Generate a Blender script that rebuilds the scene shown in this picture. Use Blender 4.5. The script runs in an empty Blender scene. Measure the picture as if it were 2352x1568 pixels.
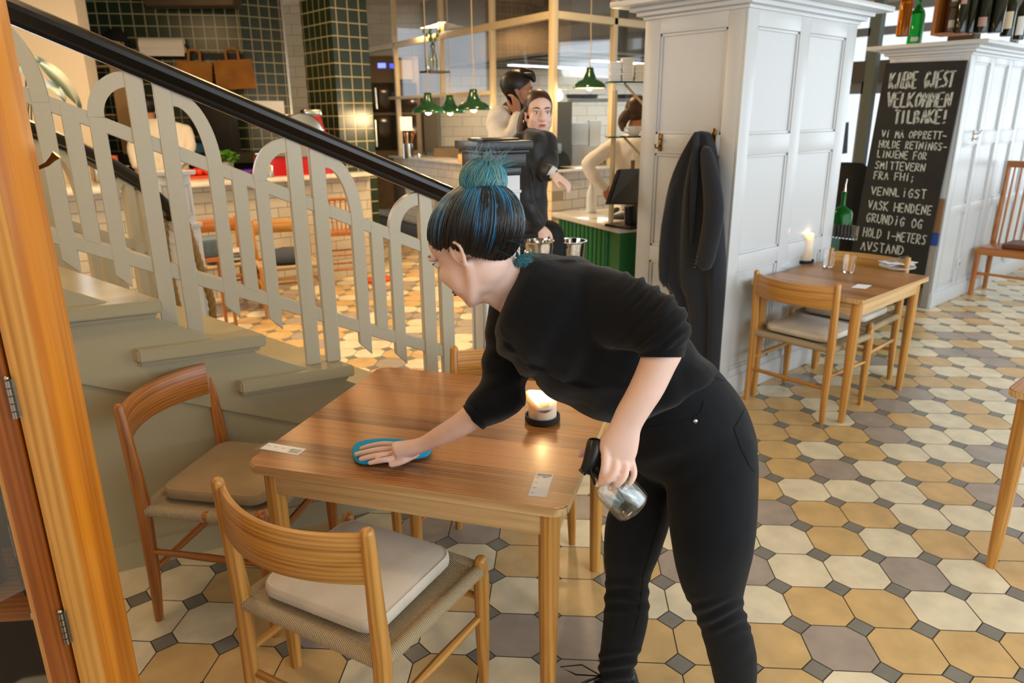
import bpy, bmesh, math, random
from mathutils import Vector as V, Matrix as Mx, noise as mn
random.seed(7)
SC = bpy.context.scene
COL = SC.collection
pi, sin, cos, rad = math.pi, math.sin, math.cos, math.radians

# ---------------------------------------------------------------- camera (world X and Y run along the walls, floor at z = 0)
FOC, CAMH = 1660.66, 1.6472
HEAD, PIT, ROL = pi/4+.070814, .301773, -.0080984
FW = V((cos(HEAD)*cos(PIT), sin(HEAD)*cos(PIT), -sin(PIT)))
r0 = V((sin(HEAD), -cos(HEAD), 0)); u0 = r0.cross(FW)
RT = r0*cos(ROL)+u0*sin(ROL); UP = -r0*sin(ROL)+u0*cos(ROL)
CP = V((0, 0, CAMH))
cd = bpy.data.cameras.new('camera'); cam = bpy.data.objects.new('camera', cd); COL.objects.link(cam)
cd.sensor_width = 36; cd.sensor_fit = 'HORIZONTAL'; cd.lens = FOC/2352*36; cd.clip_start = .05
cam.matrix_world = Mx(((RT.x, UP.x, -FW.x, 0), (RT.y, UP.y, -FW.y, 0), (RT.z, UP.z, -FW.z, CAMH), (0, 0, 0, 1)))
cd.dof.use_dof = True; cd.dof.focus_distance = 1.75; cd.dof.aperture_fstop = 4.5
SC.camera = cam
# ---------------------------------------------------------------- sky, daylight at the windows, added cool stair light, warm ceiling light, exposure
SC.view_settings.view_transform = 'Standard'; SC.view_settings.look = 'None'
SC.view_settings.exposure = 0.22; SC.view_settings.gamma = 1; SC.view_settings.use_curve_mapping = False
SC.cycles.use_denoising = True; SC.cycles.max_bounces = 7; SC.cycles.diffuse_bounces = 3; SC.cycles.glossy_bounces = 4
SC.cycles.transmission_bounces = 7; SC.cycles.transparent_max_bounces = 8; SC.cycles.caustics_reflective = False; SC.cycles.caustics_refractive = False
SC.cycles.sample_clamp_indirect = 6
wd = bpy.data.worlds.new('sky'); SC.world = wd; wd.use_nodes = True
wd.node_tree.nodes['Background'].inputs[0].default_value = (.83, .92, 1, 1); wd.node_tree.nodes['Background'].inputs[1].default_value = 1.1
def area(name, loc, look, sx, sy, watt, col, spread=pi):
    l = bpy.data.lights.new(name, 'AREA'); l.shape = 'RECTANGLE'; l.size = sx; l.size_y = sy; l.energy = watt; l.color = col; l.spread = spread
    o = bpy.data.objects.new(name, l); COL.objects.link(o); o.location = loc
    o.rotation_euler = (V(look)-V(loc)).to_track_quat('-Z', 'Y').to_euler(); return o
def point(name, loc, watt, col, r=.04):
    l = bpy.data.lights.new(name, 'POINT'); l.energy = watt; l.color = col; l.shadow_soft_size = r
    o = bpy.data.objects.new(name, l); COL.objects.link(o); o.location = loc; return o
DAY = (.80, .91, 1); WARM = (1, .66, .32); SOFT = (1, .80, .56)
area('window_daylight', (4.2, -2.2, 1.75), (4.0, 3, .8), 6.5, 2.3, 130, DAY)
area('window_daylight_behind', (.8, -2.4, 1.9), (2.0, 1.6, .9), 3.0, 2.0, 28, (.95, .97, 1))
area('window_daylight_end', (9.6, .6, 1.8), (5, 2.5, .8), 3.0, 2.2, 38, DAY)
area('added_tread_light', (.2, 6.3, 2.1), (.6, 3.3, .9), 2.2, 1.5, 42, DAY)  # unseen cool light added for the bluish sheen on the treads
for p, w in (((2.6, 5.6, 3.1), 48), ((.8, 6.2, 3.1), 48), ((4.4, 4.6, 3.1), 38), ((-.7, 1.9, 3.1), 18), ((.5, 3.0, 3.1), 15)):
    area('ceiling_lamp_light', p, (p[0], p[1], 0), .35, .35, w, WARM)

# ---------------------------------------------------------------- measuring: a point of the photograph at a known height, wall or distance
def ray(x, y): return FW+RT*((x-1176)/FOC)-UP*((y-784)/FOC)
def G(x, y, z=0): d = ray(x, y); return CP+d*((z-CAMH)/d.z)
def PX(x, y, X): d = ray(x, y); return CP+d*(X/d.x)
def PY(x, y, Y): d = ray(x, y); return CP+d*(Y/d.y)
def D(x, y, t): return CP+ray(x, y)*t
def PL(x, y, p, n): d = ray(x, y); return CP+d*((p-CP).dot(n)/d.dot(n))

# ---------------------------------------------------------------- mesh builders
def bmn(): return bmesh.new()
def frame(p, z, x=None):
    z = V(z).normalized()
    if x is None: x = V((1, 0, 0)) if abs(z.x) < .9 else V((0, 1, 0))
    y = z.cross(V(x)).normalized(); x = y.cross(z)
    return Mx(((x.x, y.x, z.x, p[0]), (x.y, y.y, z.y, p[1]), (x.z, y.z, z.z, p[2]), (0, 0, 0, 1)))
def box(bm, lo, hi, M=None, bev=0, mi=0):
    c = [V((x, y, z)) for z in (lo[2], hi[2]) for y in (lo[1], hi[1]) for x in (lo[0], hi[0])]
    vs = [bm.verts.new(M @ p if M else p) for p in c]
    fs = [bm.faces.new([vs[i] for i in f]) for f in ((0, 2, 3, 1), (4, 5, 7, 6), (0, 1, 5, 4), (2, 6, 7, 3), (0, 4, 6, 2), (1, 3, 7, 5))]
    for f in fs: f.material_index = mi
    if bev:
        es = {e for f in fs for e in f.edges}
        r = bmesh.ops.bevel(bm, geom=list(es), offset=bev, segments=2, affect='EDGES', profile=.5)
        for f in r['faces']: f.material_index = mi
def ring(bm, M, pts): return [bm.verts.new(M @ V((p[0], p[1], 0))) for p in pts]
def skin(bm, rings, cap=True, mi=0, closed=True):
    n = len(rings[0])
    for a, b in zip(rings, rings[1:]):
        for i in range(n if closed else n-1):
            j = (i+1) % n; bm.faces.new((a[i], a[j], b[j], b[i])).material_index = mi
    if cap and closed:
        bm.faces.new(rings[0][::-1]).material_index = mi; bm.faces.new(rings[-1]).material_index = mi
def circ(r, n, ry=None): return [(r*cos(2*pi*i/n), (ry or r)*sin(2*pi*i/n)) for i in range(n)]
def tube(bm, pts, rs, n=12, x=None, cap=True, mi=0, round_end=0):
    """a tube through pts; rs one radius or one (or an (a,b) pair) per point"""
    pts = [V(p) for p in pts]
    if not isinstance(rs, (list, tuple)): rs = [rs]*len(pts)
    rs = [r if isinstance(r, (list, tuple)) else (r, r) for r in rs]
    if round_end:
        def dome(p, q, r):
            d = (p-q).normalized(); m = max(r)*round_end
            return [(p+d*m*sin(t), (r[0]*cos(t), r[1]*cos(t))) for t in (.5, 1.0, 1.35)]
        e = dome(pts[-1], pts[-2], rs[-1]); s = dome(pts[0], pts[1], rs[0])[::-1]
        pts = [a for a, _ in s]+pts+[a for a, _ in e]; rs = [b for _, b in s]+rs+[b for _, b in e]
    R = []; px = x
    for i, p in enumerate(pts):
        t = (pts[min(i+1, len(pts)-1)]-pts[max(i-1, 0)])
        if t.length < 1e-9: t = V((0, 0, 1))
        t.normalize()
        if px is None: px = V((1, 0, 0)) if abs(t.x) < .8 else V((0, 1, 0))
        px = V(px); px = (px-t*px.dot(t)).normalized()
        y = t.cross(px); a, b = rs[i]
        R.append([bm.verts.new(p+px*(a*cos(2*pi*k/n))+y*(b*sin(2*pi*k/n))) for k in range(n)])
    skin(bm, R, cap, mi)
def lathe(bm, prof, n=24, M=None, mi=0):
    R = []
    for r, z in prof:
        R.append([bm.verts.new((M or Mx()) @ V((max(r, 1e-4)*cos(2*pi*k/n), max(r, 1e-4)*sin(2*pi*k/n), z))) for k in range(n)])
    skin(bm, R, True, mi)
def prism(bm, poly, M, d, mi=0):
    """poly in the xy plane of M, thickened along its z by d"""
    a = [bm.verts.new(M @ V((x, y, 0))) for x, y in poly]; b = [bm.verts.new(M @ V((x, y, d))) for x, y in poly]
    bm.faces.new(a[::-1]).material_index = mi; bm.faces.new(b).material_index = mi
    for i in range(len(a)):
        j = (i+1) % len(a); bm.faces.new((a[i], a[j], b[j], b[i])).material_index = mi
def rrect(x0, y0, x1, y1, r, n=5):
    P = []
    for cx, cy, t in ((x1-r, y0+r, -90), (x1-r, y1-r, 0), (x0+r, y1-r, 90), (x0+r, y0+r, 180)):
        P += [(cx+r*cos(rad(t+90*k/n)), cy+r*sin(rad(t+90*k/n))) for k in range(n+1)]
    return P
def ball(bm, c, r, M=None, seg=16, mi=0):
    r = (r, r, r) if not isinstance(r, (list, tuple)) else r
    q = bmesh.ops.create_uvsphere(bm, u_segments=seg, v_segments=seg//2+2, radius=1)
    T = Mx.Translation(V(c)) @ (M or Mx()) @ Mx.Diagonal((r[0], r[1], r[2], 1))
    bmesh.ops.transform(bm, matrix=T, verts=q['verts'])
    for v in q['verts']:
        for f in v.link_faces: f.material_index = mi
def sheet(bm, f, nu, nv, mi=0):
    g = [[bm.verts.new(f(i/nu, j/nv)) for i in range(nu+1)] for j in range(nv+1)]
    for j in range(nv):
        for i in range(nu): bm.faces.new((g[j][i], g[j][i+1], g[j+1][i+1], g[j+1][i])).material_index = mi
def thick(bm, d):
    fs = list(bm.faces); bmesh.ops.recalc_face_normals(bm, faces=fs); bmesh.ops.solidify(bm, geom=fs, thickness=d)
def obj(name, bm, mats, parent=None, smooth=True, angle=40, kind=None):
    bmesh.ops.recalc_face_normals(bm, faces=bm.faces)
    me = bpy.data.meshes.new(name); bm.to_mesh(me); bm.free()
    for m in (mats if isinstance(mats, (list, tuple)) else [mats]): me.materials.append(m)
    if smooth:
        me.polygons.foreach_set('use_smooth', [True]*len(me.polygons)); me.set_sharp_from_angle(angle=rad(angle))
    o = bpy.data.objects.new(name, me); COL.objects.link(o)
    if parent: o.parent = parent
    if kind: o['kind'] = kind
    return o
def struct(name, bm, m, **k): return obj(name, bm, m, kind='structure', **k)
def tag(o, label, cat, group=None):
    o['label'] = label; o['category'] = cat
    if group: o['group'] = group
    return o
def thing(name, label, cat, loc=(0, 0, 0), rz=0, group=None):
    o = bpy.data.objects.new(name, None); COL.objects.link(o); o.location = loc; o.rotation_euler = (0, 0, rz); o.empty_display_size = .1
    return tag(o, label, cat, group)
def dup(root, loc, rz, label, group=None):
    def cp(o, par):
        c = o.copy(); COL.objects.link(c)
        if par: c.parent = par
        for ch in list(o.children): cp(ch, c)
        return c
    r = cp(root, None); r.location = loc; r.rotation_euler = (0, 0, rz); r['label'] = label
    if group: r['group'] = group
    return r

# ---------------------------------------------------------------- materials
def lin(h):
    h = h.lstrip('#'); c = [int(h[i:i+2], 16)/255 for i in (0, 2, 4)]
    return tuple(x/12.92 if x <= .04045 else ((x+.055)/1.055)**2.4 for x in c)+(1,)
class N:
    def __init__(s, name):
        s.m = bpy.data.materials.new(name); s.m.use_nodes = True; s.t = s.m.node_tree; s.b = s.t.nodes['Principled BSDF']
    def n(s, k, **kw):
        o = s.t.nodes.new(k)
        for a, v in kw.items():
            if a.startswith('i_'): o.inputs[int(a[2:]) if a[2:].isdigit() else a[2:].replace('_', ' ')].default_value = v
            else: setattr(o, a, v)
        return o
    def l(s, a, b): s.t.links.new(a, b)
def mat(name, col, rough=.5, metal=0, nz=None, bump=None, coat=0, emit=0, trans=0, ior=1.45, sheen=0, sss=0, alpha=1, ecol=None, spec=.5):
    k = N(name); b = k.b; c = lin(col)
    b.inputs['Base Color'].default_value = c; b.inputs['Roughness'].default_value = rough; b.inputs['Metallic'].default_value = metal
    b.inputs['Coat Weight'].default_value = coat; b.inputs['Coat Roughness'].default_value = .15
    b.inputs['Transmission Weight'].default_value = trans; b.inputs['IOR'].default_value = ior; b.inputs['Alpha'].default_value = alpha
    b.inputs['Sheen Weight'].default_value = sheen; b.inputs['Specular IOR Level'].default_value = spec
    if sss: b.inputs['Subsurface Weight'].default_value = sss; b.inputs['Subsurface Radius'].default_value = (1, .45, .2) if sss < .5 else (1, .85, .6); b.inputs['Subsurface Scale'].default_value = .006 if sss < .5 else .02
    if emit: b.inputs['Emission Color'].default_value = lin(ecol) if ecol else c; b.inputs['Emission Strength'].default_value = emit
    if nz or bump: tc = k.n('ShaderNodeTexCoord')
    if nz:
        t = k.n('ShaderNodeTexNoise', i_Scale=nz[0], i_Detail=4.0); k.l(tc.outputs['Object'], t.inputs['Vector'])
        r = k.n('ShaderNodeValToRGB'); r.color_ramp.elements[0].position = .3; r.color_ramp.elements[1].position = .7
        r.color_ramp.elements[0].color = tuple(x*(1-nz[1]) for x in c[:3])+(1,); r.color_ramp.elements[1].color = tuple(min(1, x*(1+nz[1])) for x in c[:3])+(1,)
        k.l(t.outputs['Fac'], r.inputs['Fac']); k.l(r.outputs['Color'], b.inputs['Base Color'])
    if bump:
        t = k.n('ShaderNodeTexNoise', i_Scale=bump[0], i_Detail=3.0); k.l(tc.outputs['Object'], t.inputs['Vector'])
        u = k.n('ShaderNodeBump', i_Strength=bump[1], i_Distance=.004); k.l(t.outputs['Fac'], u.inputs['Height']); k.l(u.outputs['Normal'], b.inputs['Normal'])
    return k.m
def wood(name, ca, cb, axis='Z', scale=1, rough=.38, coat=.25, planks=None, grain=1.0):
    """grain running along one local axis; planks = (axis, width): boards of their own tone"""
    k = N(name); b = k.b; b.inputs['Roughness'].default_value = rough; b.inputs['Coat Weight'].default_value = coat; b.inputs['Coat Roughness'].default_value = .25
    tc = k.n('ShaderNodeTexCoord'); mp = k.n('ShaderNodeMapping'); s = {'X': (1.1, 48, 48), 'Y': (48, 1.1, 48), 'Z': (48, 48, 1.1), 'B': (1.1, 4, 52)}[axis]
    mp.inputs['Scale'].default_value = [x*scale for x in s]; k.l(tc.outputs['Object'], mp.inputs['Vector'])
    vec = mp.outputs['Vector']; tone = None
    if planks:
        sx = k.n('ShaderNodeSeparateXYZ'); k.l(tc.outputs['Object'], sx.inputs[0])
        dv = k.n('ShaderNodeMath', operation='DIVIDE', i_1=planks[1]); k.l(sx.outputs['XYZ'.index(planks[0])], dv.inputs[0])
        fl = k.n('ShaderNodeMath', operation='FLOOR'); k.l(dv.outputs[0], fl.inputs[0])
        wn = k.n('ShaderNodeTexWhiteNoise', noise_dimensions='1D'); k.l(fl.outputs[0], wn.inputs['W'])
        ad = k.n('ShaderNodeVectorMath', operation='MULTIPLY_ADD'); k.l(wn.outputs['Color'], ad.inputs[0]); ad.inputs[1].default_value = (9, 9, 9); k.l(vec, ad.inputs[2])
        vec = ad.outputs[0]; tone = wn.outputs['Value']
    n1 = k.n('ShaderNodeTexNoise', i_Scale=1.0, i_Detail=5.0, i_Roughness=.6, i_Distortion=.6); k.l(vec, n1.inputs['Vector'])
    n2 = k.n('ShaderNodeTexNoise', i_Scale=5.0, i_Detail=3.0); k.l(vec, n2.inputs['Vector'])
    wv = k.n('ShaderNodeTexWave', wave_type='BANDS', bands_direction={'X': 'Y', 'Y': 'X', 'Z': 'X', 'B': 'Z'}[axis], i_Scale=.5, i_Distortion=7.0, i_Detail=2.0); k.l(vec, wv.inputs['Vector'])
    m1 = k.n('ShaderNodeMath', operation='MULTIPLY_ADD', i_1=.30*grain); k.l(wv.outputs['Fac'], m1.inputs[0]); k.l(n1.outputs['Fac'], m1.inputs[2])
    m2 = k.n('ShaderNodeMath', operation='MULTIPLY_ADD', i_1=.35*grain); k.l(n2.outputs['Fac'], m2.inputs[0]); k.l(m1.outputs[0], m2.inputs[2])
    f = m2.outputs[0]
    if tone:
        m3 = k.n('ShaderNodeMath', operation='MULTIPLY_ADD', i_1=.45, i_2=-.2); k.l(tone, m3.inputs[0]); m4 = k.n('ShaderNodeMath', operation='ADD'); k.l(m3.outputs[0], m4.inputs[0]); k.l(f, m4.inputs[1]); f = m4.outputs[0]
    r = k.n('ShaderNodeValToRGB'); e = r.color_ramp.elements; e[0].position = .40; e[1].position = .95; e[0].color = lin(ca); e[1].color = lin(cb)
    k.l(f, r.inputs['Fac']); k.l(r.outputs['Color'], b.inputs['Base Color'])
    u = k.n('ShaderNodeBump', i_Strength=.12, i_Distance=.002); k.l(f, u.inputs['Height']); k.l(u.outputs['Normal'], b.inputs['Normal'])
    return k.m
def tiles(name, col, mortar, w, h, rough=.25, offset=.5, gap=.004, axis='X', var=.06):
    """tiled wall; axis: the horizontal direction the wall runs along (X or Y, or an angle in degrees)"""
    k = N(name); b = k.b; b.inputs['Roughness'].default_value = rough
    g = k.n('ShaderNodeNewGeometry'); ang = {'X': 0, 'Y': 90}.get(axis, axis)
    sx = k.n('ShaderNodeSeparateXYZ'); k.l(g.outputs['Position'], sx.inputs[0])
    a = k.n('ShaderNodeMath', operation='MULTIPLY', i_1=cos(rad(ang))); k.l(sx.outputs[0], a.inputs[0])
    c = k.n('ShaderNodeMath', operation='MULTIPLY_ADD', i_1=sin(rad(ang))); k.l(sx.outputs[1], c.inputs[0]); k.l(a.outputs[0], c.inputs[2])
    cb = k.n('ShaderNodeCombineXYZ'); k.l(c.outputs[0], cb.inputs[0]); k.l(sx.outputs[2], cb.inputs[1])
    br = k.n('ShaderNodeTexBrick', offset=offset, i_Scale=1.0, i_Mortar_Size=gap, i_Brick_Width=w, i_Row_Height=h, i_Mortar_Smooth=.1); k.l(cb.outputs[0], br.inputs['Vector'])
    q = lin(col); br.inputs['Color1'].default_value = q; br.inputs['Color2'].default_value = tuple(x*(1-var*2) for x in q[:3])+(1,); br.inputs['Mortar'].default_value = lin(mortar)
    k.l(br.outputs['Color'], b.inputs['Base Color'])
    u = k.n('ShaderNodeBump', i_Strength=.5, i_Distance=.003, invert=True); k.l(br.outputs['Fac'], u.inputs['Height']); k.l(u.outputs['Normal'], b.inputs['Normal'])
    return k.m
WHITE = mat('white_paint', '#cdd0d2', .32, bump=(60, .05)); CREAM = mat('cream_paint', '#b8b19b', .3, bump=(180, .12)); STAIRP = mat('khaki_stair_paint', '#aca386', .27, bump=(160, .15))
PLASTER = mat('cream_plaster', '#e9dcc6', .8); BLACKP = mat('black_gloss_paint', '#0e0c0a', .36, coat=.1)
OAK = {a: wood('oak_'+a, '#74390f', '#b8712e', a, 1) for a in 'XYZB'}
OAKL = {a: wood('light_oak_'+a, '#a97b45', '#d9b47f', a, 1) for a in 'XYZ'}
STEEL = mat('stainless_steel', '#b9b6ae', .25, 1); CHROME = mat('polished_steel', '#d8d4cc', .08, 1); DARKM = mat('dark_metal', '#1c1c1c', .4, .6); BRASS = mat('aged_brass', '#8d6a34', .3, 1)
GLASS = mat('clear_glass', '#ffffff', .02, trans=1, ior=1.45); BLK = mat('black_plastic', '#0c0c0d', .35); PAPER = mat('white_paper', '#f7f8fa', .6); MARBLE = mat('white_marble', '#d9d6cf', .15, nz=(6, .12))
# ================================================================ THE SETTING
# ---- floor: octagons with small grey squares between, laid on grout
def tile_mat(name, col, nz=.13): return mat(name, col, .3, nz=(9, nz), bump=(40, .04))
FL = [mat('floor_grout', '#4a453d', .8), tile_mat('cream_tile', '#e2d6b8'), tile_mat('ochre_tile', '#cfae78'), tile_mat('taupe_tile', '#a5988c'), tile_mat('grey_tile', '#7f7c73')]
TA = .21; LC = (-4.84225, -13.04567)
def lat(c, r):
    x, y = TA*(c-LC[0]), TA*(-r-LC[1]); q = math.sqrt(.5); return V(((x+y)*q, (y-x)*q, 0))
seen = {}
for r, c0, s in ((0, -1, 'cycyyt'), (1, -1, 'cctcy'), (2, -2, 'cyycc'), (3, -2, 'ytyy'), (-1, -1, 'tyycc'), (-2, -1, 'ycccyt'), (-3, 0, 'ytcyyc'), (-4, 0, 'ycycct'), (-5, 1, 'yytccc')):
    for i, ch in enumerate(s): seen[(r, c0+i)] = ch
bm = bmn(); rg = random.Random(11); h = .226; g = .004
M0 = 0
box(bm, (-1.2, -2.6, -.04), (10.6, 13, -.0015), mi=0)
q = math.sqrt(.5); RM = Mx(((q, q, 0, 0), (-q, q, 0, 0), (0, 0, 1, 0), (0, 0, 0, 1)))
for r in range(-75, 40):
    for c in range(-60, 60):
        p = lat(c+.5, r+.5)
        if not (-1.1 < p.x < 10.5 and -2.5 < p.y < 12.8): continue
        if p.x*cos(HEAD)+p.y*sin(HEAD) < .6: continue
        ch = seen.get((r, c)) or rg.choices('cyt', (45, 36, 19))[0]
        a, b = .5*TA-g/2, (.5-h)*TA-g/4
        P = [(a, -b), (a, b), (b, a), (-b, a), (-a, b), (-a, -b), (-b, -a), (b, -a)]
        f = bm.faces.new([bm.verts.new(p+RM @ V((x, y, 0))) for x, y in P]); f.material_index = 'cyt'.index(ch)+1
        p = lat(c, r); d = h*TA-g*.7
        f = bm.faces.new([bm.verts.new(p+RM @ V((x, y, 0))) for x, y in ((d, 0), (0, d), (-d, 0), (0, -d))]); f.material_index = 4
struct('floor', bm, FL, smooth=False)
CEIL = 3.25
bm = bmn(); box(bm, (-1.2, -2.6, CEIL), (10.6, 13, CEIL+.05)); struct('ceiling', bm, mat('ceiling_paint', '#cdbfa6', .8))
# walls outside the frame: they carry the windows the daylight comes through
bm = bmn(); box(bm, (-1.3, -2.6, 0), (-1.2, 13, CEIL)); struct('wall_west', bm, PLASTER)
bm = bmn()
for a, b in (((-1.2, -2.7, 0), (10.6, -2.6, .7)), ((-1.2, -2.7, 2.9), (10.6, -2.6, CEIL)), ((-1.2, -2.7, .7), (-1.0, -2.6, 2.9)), ((1.0, -2.7, .7), (1.3, -2.6, 2.9)), ((4.0, -2.7, .7), (4.3, -2.6, 2.9)), ((7.2, -2.7, .7), (7.5, -2.6, 2.9))): box(bm, a, b)
struct('wall_south', bm, PLASTER)

# ---- staircase
SA = rad(-14.9); SD = V((cos(SA), sin(SA), 0)); SN = V((sin(SA), -cos(SA), 0)); SP0 = V((.388, 2.803, 0))   # SD down the stairs, SN towards the near side
TD = V((cos(rad(98.6)), sin(rad(98.6)), 0)); RISE = .174
def sp(s, n=0, z=0): return SP0+SD*s+SN*n+V((0, 0, z))
def s_at(x, y, n=0): p = PL(x, y, SP0+SN*n, SN); return (p-SP0).dot(SD), p.z
NEWF = D(432, 640, 4.25); NEWF.z = 0
FA = rad(32); FDV = V((cos(FA), sin(FA), 0))
def far_side(s):       # the point of the far string opposite the near point s along the tread
    p = sp(s, .04); n = V((-FDV.y, FDV.x, 0)); t = (NEWF-p).dot(n)/TD.dot(n); return p+TD*t
bmT = bmn(); bmR = bmn()
noses = [.327-.33*2, .327-.33, .327, .66, .985, 1.31, 1.64, 1.97]; zs = [RISE*(8-i) for i in range(8)]
for i, (s, z) in enumerate(zip(noses, zs)):
    z = 1.044+(2-i)*RISE
    s2 = s-.435; prev = noses[i-1] if i else s-.33
    a, b, c, d = sp(s, .055), sp(s2, .055), far_side(s2)-SN*0, far_side(s)
    def at(p, zz): return V((p.x, p.y, zz))
    vs = [bmT.verts.new(at(p, zz)) for zz in (z-.048, z) for p in (a, b, c, d)]
    fs = [bmT.faces.new([vs[k] for k in f]) for f in ((0, 3, 2, 1), (4, 5, 6, 7), (0, 1, 5, 4), (1, 2, 6, 5), (2, 3, 7, 6), (3, 0, 4, 7))]
    # cove moulding under the nosing
    a2, b2, c2, d2 = sp(s-.02, .032), sp(s2, .032), far_side(s2), far_side(s-.02)
    vs = [bmT.verts.new(at(p, zz)) for zz in (z-.068, z-.048) for p in (a2, b2, c2, d2)]
    for f in ((0, 3, 2, 1), (4, 5, 6, 7), (0, 1, 5, 4), (1, 2, 6, 5), (2, 3, 7, 6), (3, 0, 4, 7)): bmT.faces.new([vs[k] for k in f])
    a3, b3, c3, d3 = sp(s-.04, 0), sp(prev-.04, 0), far_side(prev-.04), far_side(s-.04)
    lo = max(0, z-.055-.42) if False else 0
    vs = [bmR.verts.new(at(p, zz)) for zz in (lo, z-.05) for p in (a3, b3, c3, d3)]
    for f in ((0, 3, 2, 1), (4, 5, 6, 7), (0, 1, 5, 4), (1, 2, 6, 5), (2, 3, 7, 6), (3, 0, 4, 7)): bmR.faces.new([vs[k] for k in f])
bmesh.ops.bevel(bmT, geom=list(bmT.edges), offset=.006, segments=2, affect='EDGES')
stair = thing('staircase', 'painted staircase with thick overhanging treads, rising to the left', 'staircase'); stair['kind'] = 'structure'
obj('treads', bmT, STAIRP, stair, angle=30); obj('risers', bmR, STAIRP, stair, smooth=False)
# string face below the treads stands 12 mm proud of the plastered foot
bm = bmn()
za = s_at(175, 921)[1]; sa = s_at(175, 921)[0]; sb, zb = s_at(490, 998); sl = (zb-za)/(sb-sa)
P = [(-.75, za+sl*(-.75-sa)), (1.9, max(.0, za+sl*(1.9-sa))), (1.9, .1), (1.6, .27), (1.27, .45), (.94, .63), (.6, .8), (.28, .98), (-.05, 1.15), (-.75, 1.5)]
F_ = frame(sp(0), SN, SD)
prism(bm, P, F_, .014); obj('string_board', bm, STAIRP, stair, smooth=False)
bm = bmn(); box(bm, (-.75, 0, 0), (2.1, .105, .016), frame(sp(0, .0), SN, SD)); struct('baseboard_stairs', bm, STAIRP)

def railing(P0, DIR, NRM, s_units, zu, zl, zh, tread, s0, s1, par, names, th=.032):
    """flat board railing; each unit: a pair of uprights, arches springing from it, and three short uprights"""
    M = frame(P0-NRM*th/2, NRM, DIR)
    def bar(bm, a0, a1, z0, z1, z2=None, z3=None):   # upright between slopes: bottom z0->z1, top z2->z3
        prism(bm, [(a0, z0), (a1, z1), (a1, z3), (a0, z2)], M, th)
    def rail(a0, a1, f, t):
        bm = bmn(); prism(bm, [(a0, f(a0)-t), (a1, f(a1)-t), (a1, f(a1)), (a0, f(a0))], frame(P0-NRM*(th/2-.001), NRM, DIR), th-.002)
        bmesh.ops.bevel(bm, geom=list(bm.edges), offset=.003, segments=1, affect='EDGES'); obj('rail_board', bm, CREAM, par, smooth=False)
    rail(s0, s1, zu, .052); rail(s0, s1, zl, .055)
    for u in s_units:
        for k in (0, .082):
            a, b = u+k, u+k+.056
            if s0 <= a and b <= s1:
                bm = bmn(); zt = tread(u); prism(bm, [(a, zt), (b, zt), (b, zh(b)+.01), (a, zh(a)+.01)], frame(P0-NRM*(th/2+.004), NRM, DIR), th+.008)
                bmesh.ops.bevel(bm, geom=list(bm.edges), offset=.003, segments=1, affect='EDGES'); obj('upright', bm, CREAM, par, smooth=False)
        for a, w in ((.222, .05), (.297, .05), (.373, .048)):
            a, b = u+a, u+a+w
            if not (s0 <= a and b <= s1): continue
            mid = w == .05 and abs(a-u-.297) < .001
            zb0, zb1 = (zl(a)-.01, zl(b)-.01) if mid else (zl(a)-.105, zl(b)-.135)
            bm = bmn(); bar(bm, a, b, zb0, zb1, zu(a)-.01, zu(b)-.01)
            bmesh.ops.bevel(bm, geom=list(bm.edges), offset=.003, segments=1, affect='EDGES'); obj('short_upright', bm, CREAM, par, smooth=False)
        for (cx, sg, out) in ((u+.137, 1, .135), (u+.5, -1, .127)):
            xe = cx+sg*out; cz = zu(xe)-.02; ht = zh(cx)-cz
            if not (s0 <= min(cx, xe) and max(cx, xe) <= s1+.02): continue
            n = 14; o = []; i_ = []
            for k in range(n+1):
                t = pi/2*k/n
                o.append((cx+sg*out*cos(t), cz+ht*sin(t))); i_.append((cx+sg*(out-.047)*cos(t), cz+(ht-.05)*sin(t)))
            bm = bmn(); 
            for k in range(n): prism(bm, [o[k], o[k+1], i_[k+1], i_[k]], frame(P0-NRM*(th/2+.0012), NRM, DIR), th+.0024)
            bmesh.ops.remove_doubles(bm, verts=bm.verts, dist=1e-5); obj('arch', bm, CREAM, par, smooth=False)
def zline(z0, s0, m): return lambda s: z0+m*(s-s0)
rail_near = thing('stair_railing', 'pale flat-board stair railing with arches and black handrail, near side of the stairs', 'railing')
zh = zline(1.937, .012, -.4475)
def tread_z(s): return 1.044+(2-[i for i, n in enumerate(noses) if s+.03 < n][0])*RISE
railing(sp(0, -.045), SD, SN, [-.18-.5, -.18, .315, .812, 1.315], zline(1.332, .947, -.456), zline(.899, .941, -.447), zh, tread_z, -.7, 1.46, rail_near, None)
def handrail(pts, par, name='handrail'):
    prof = [(-.03, 0), (.03, 0), (.034, .012), (.03, .02), (.036, .03), (.044, .045), (.043, .06), (.032, .072), (0, .078), (-.032, .072), (-.043, .06), (-.044, .045), (-.036, .03), (-.03, .02), (-.034, .012)]
    bm = bmn(); R = []
    for i, p in enumerate(pts):
        t = (pts[min(i+1, len(pts)-1)]-pts[max(i-1, 0)]).normalized(); sd = t.cross(V((0, 0, 1))).normalized(); up = sd.cross(t)
        R.append([bm.verts.new(p+sd*x+up*y) for x, y in prof])
    skin(bm, R); return obj(name, bm, BLACKP, par, angle=25)
handrail([sp(s, -.045, zh(s)) for s in (-.75, -.2, .3, .8, 1.3, 1.5)], rail_near)

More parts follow.
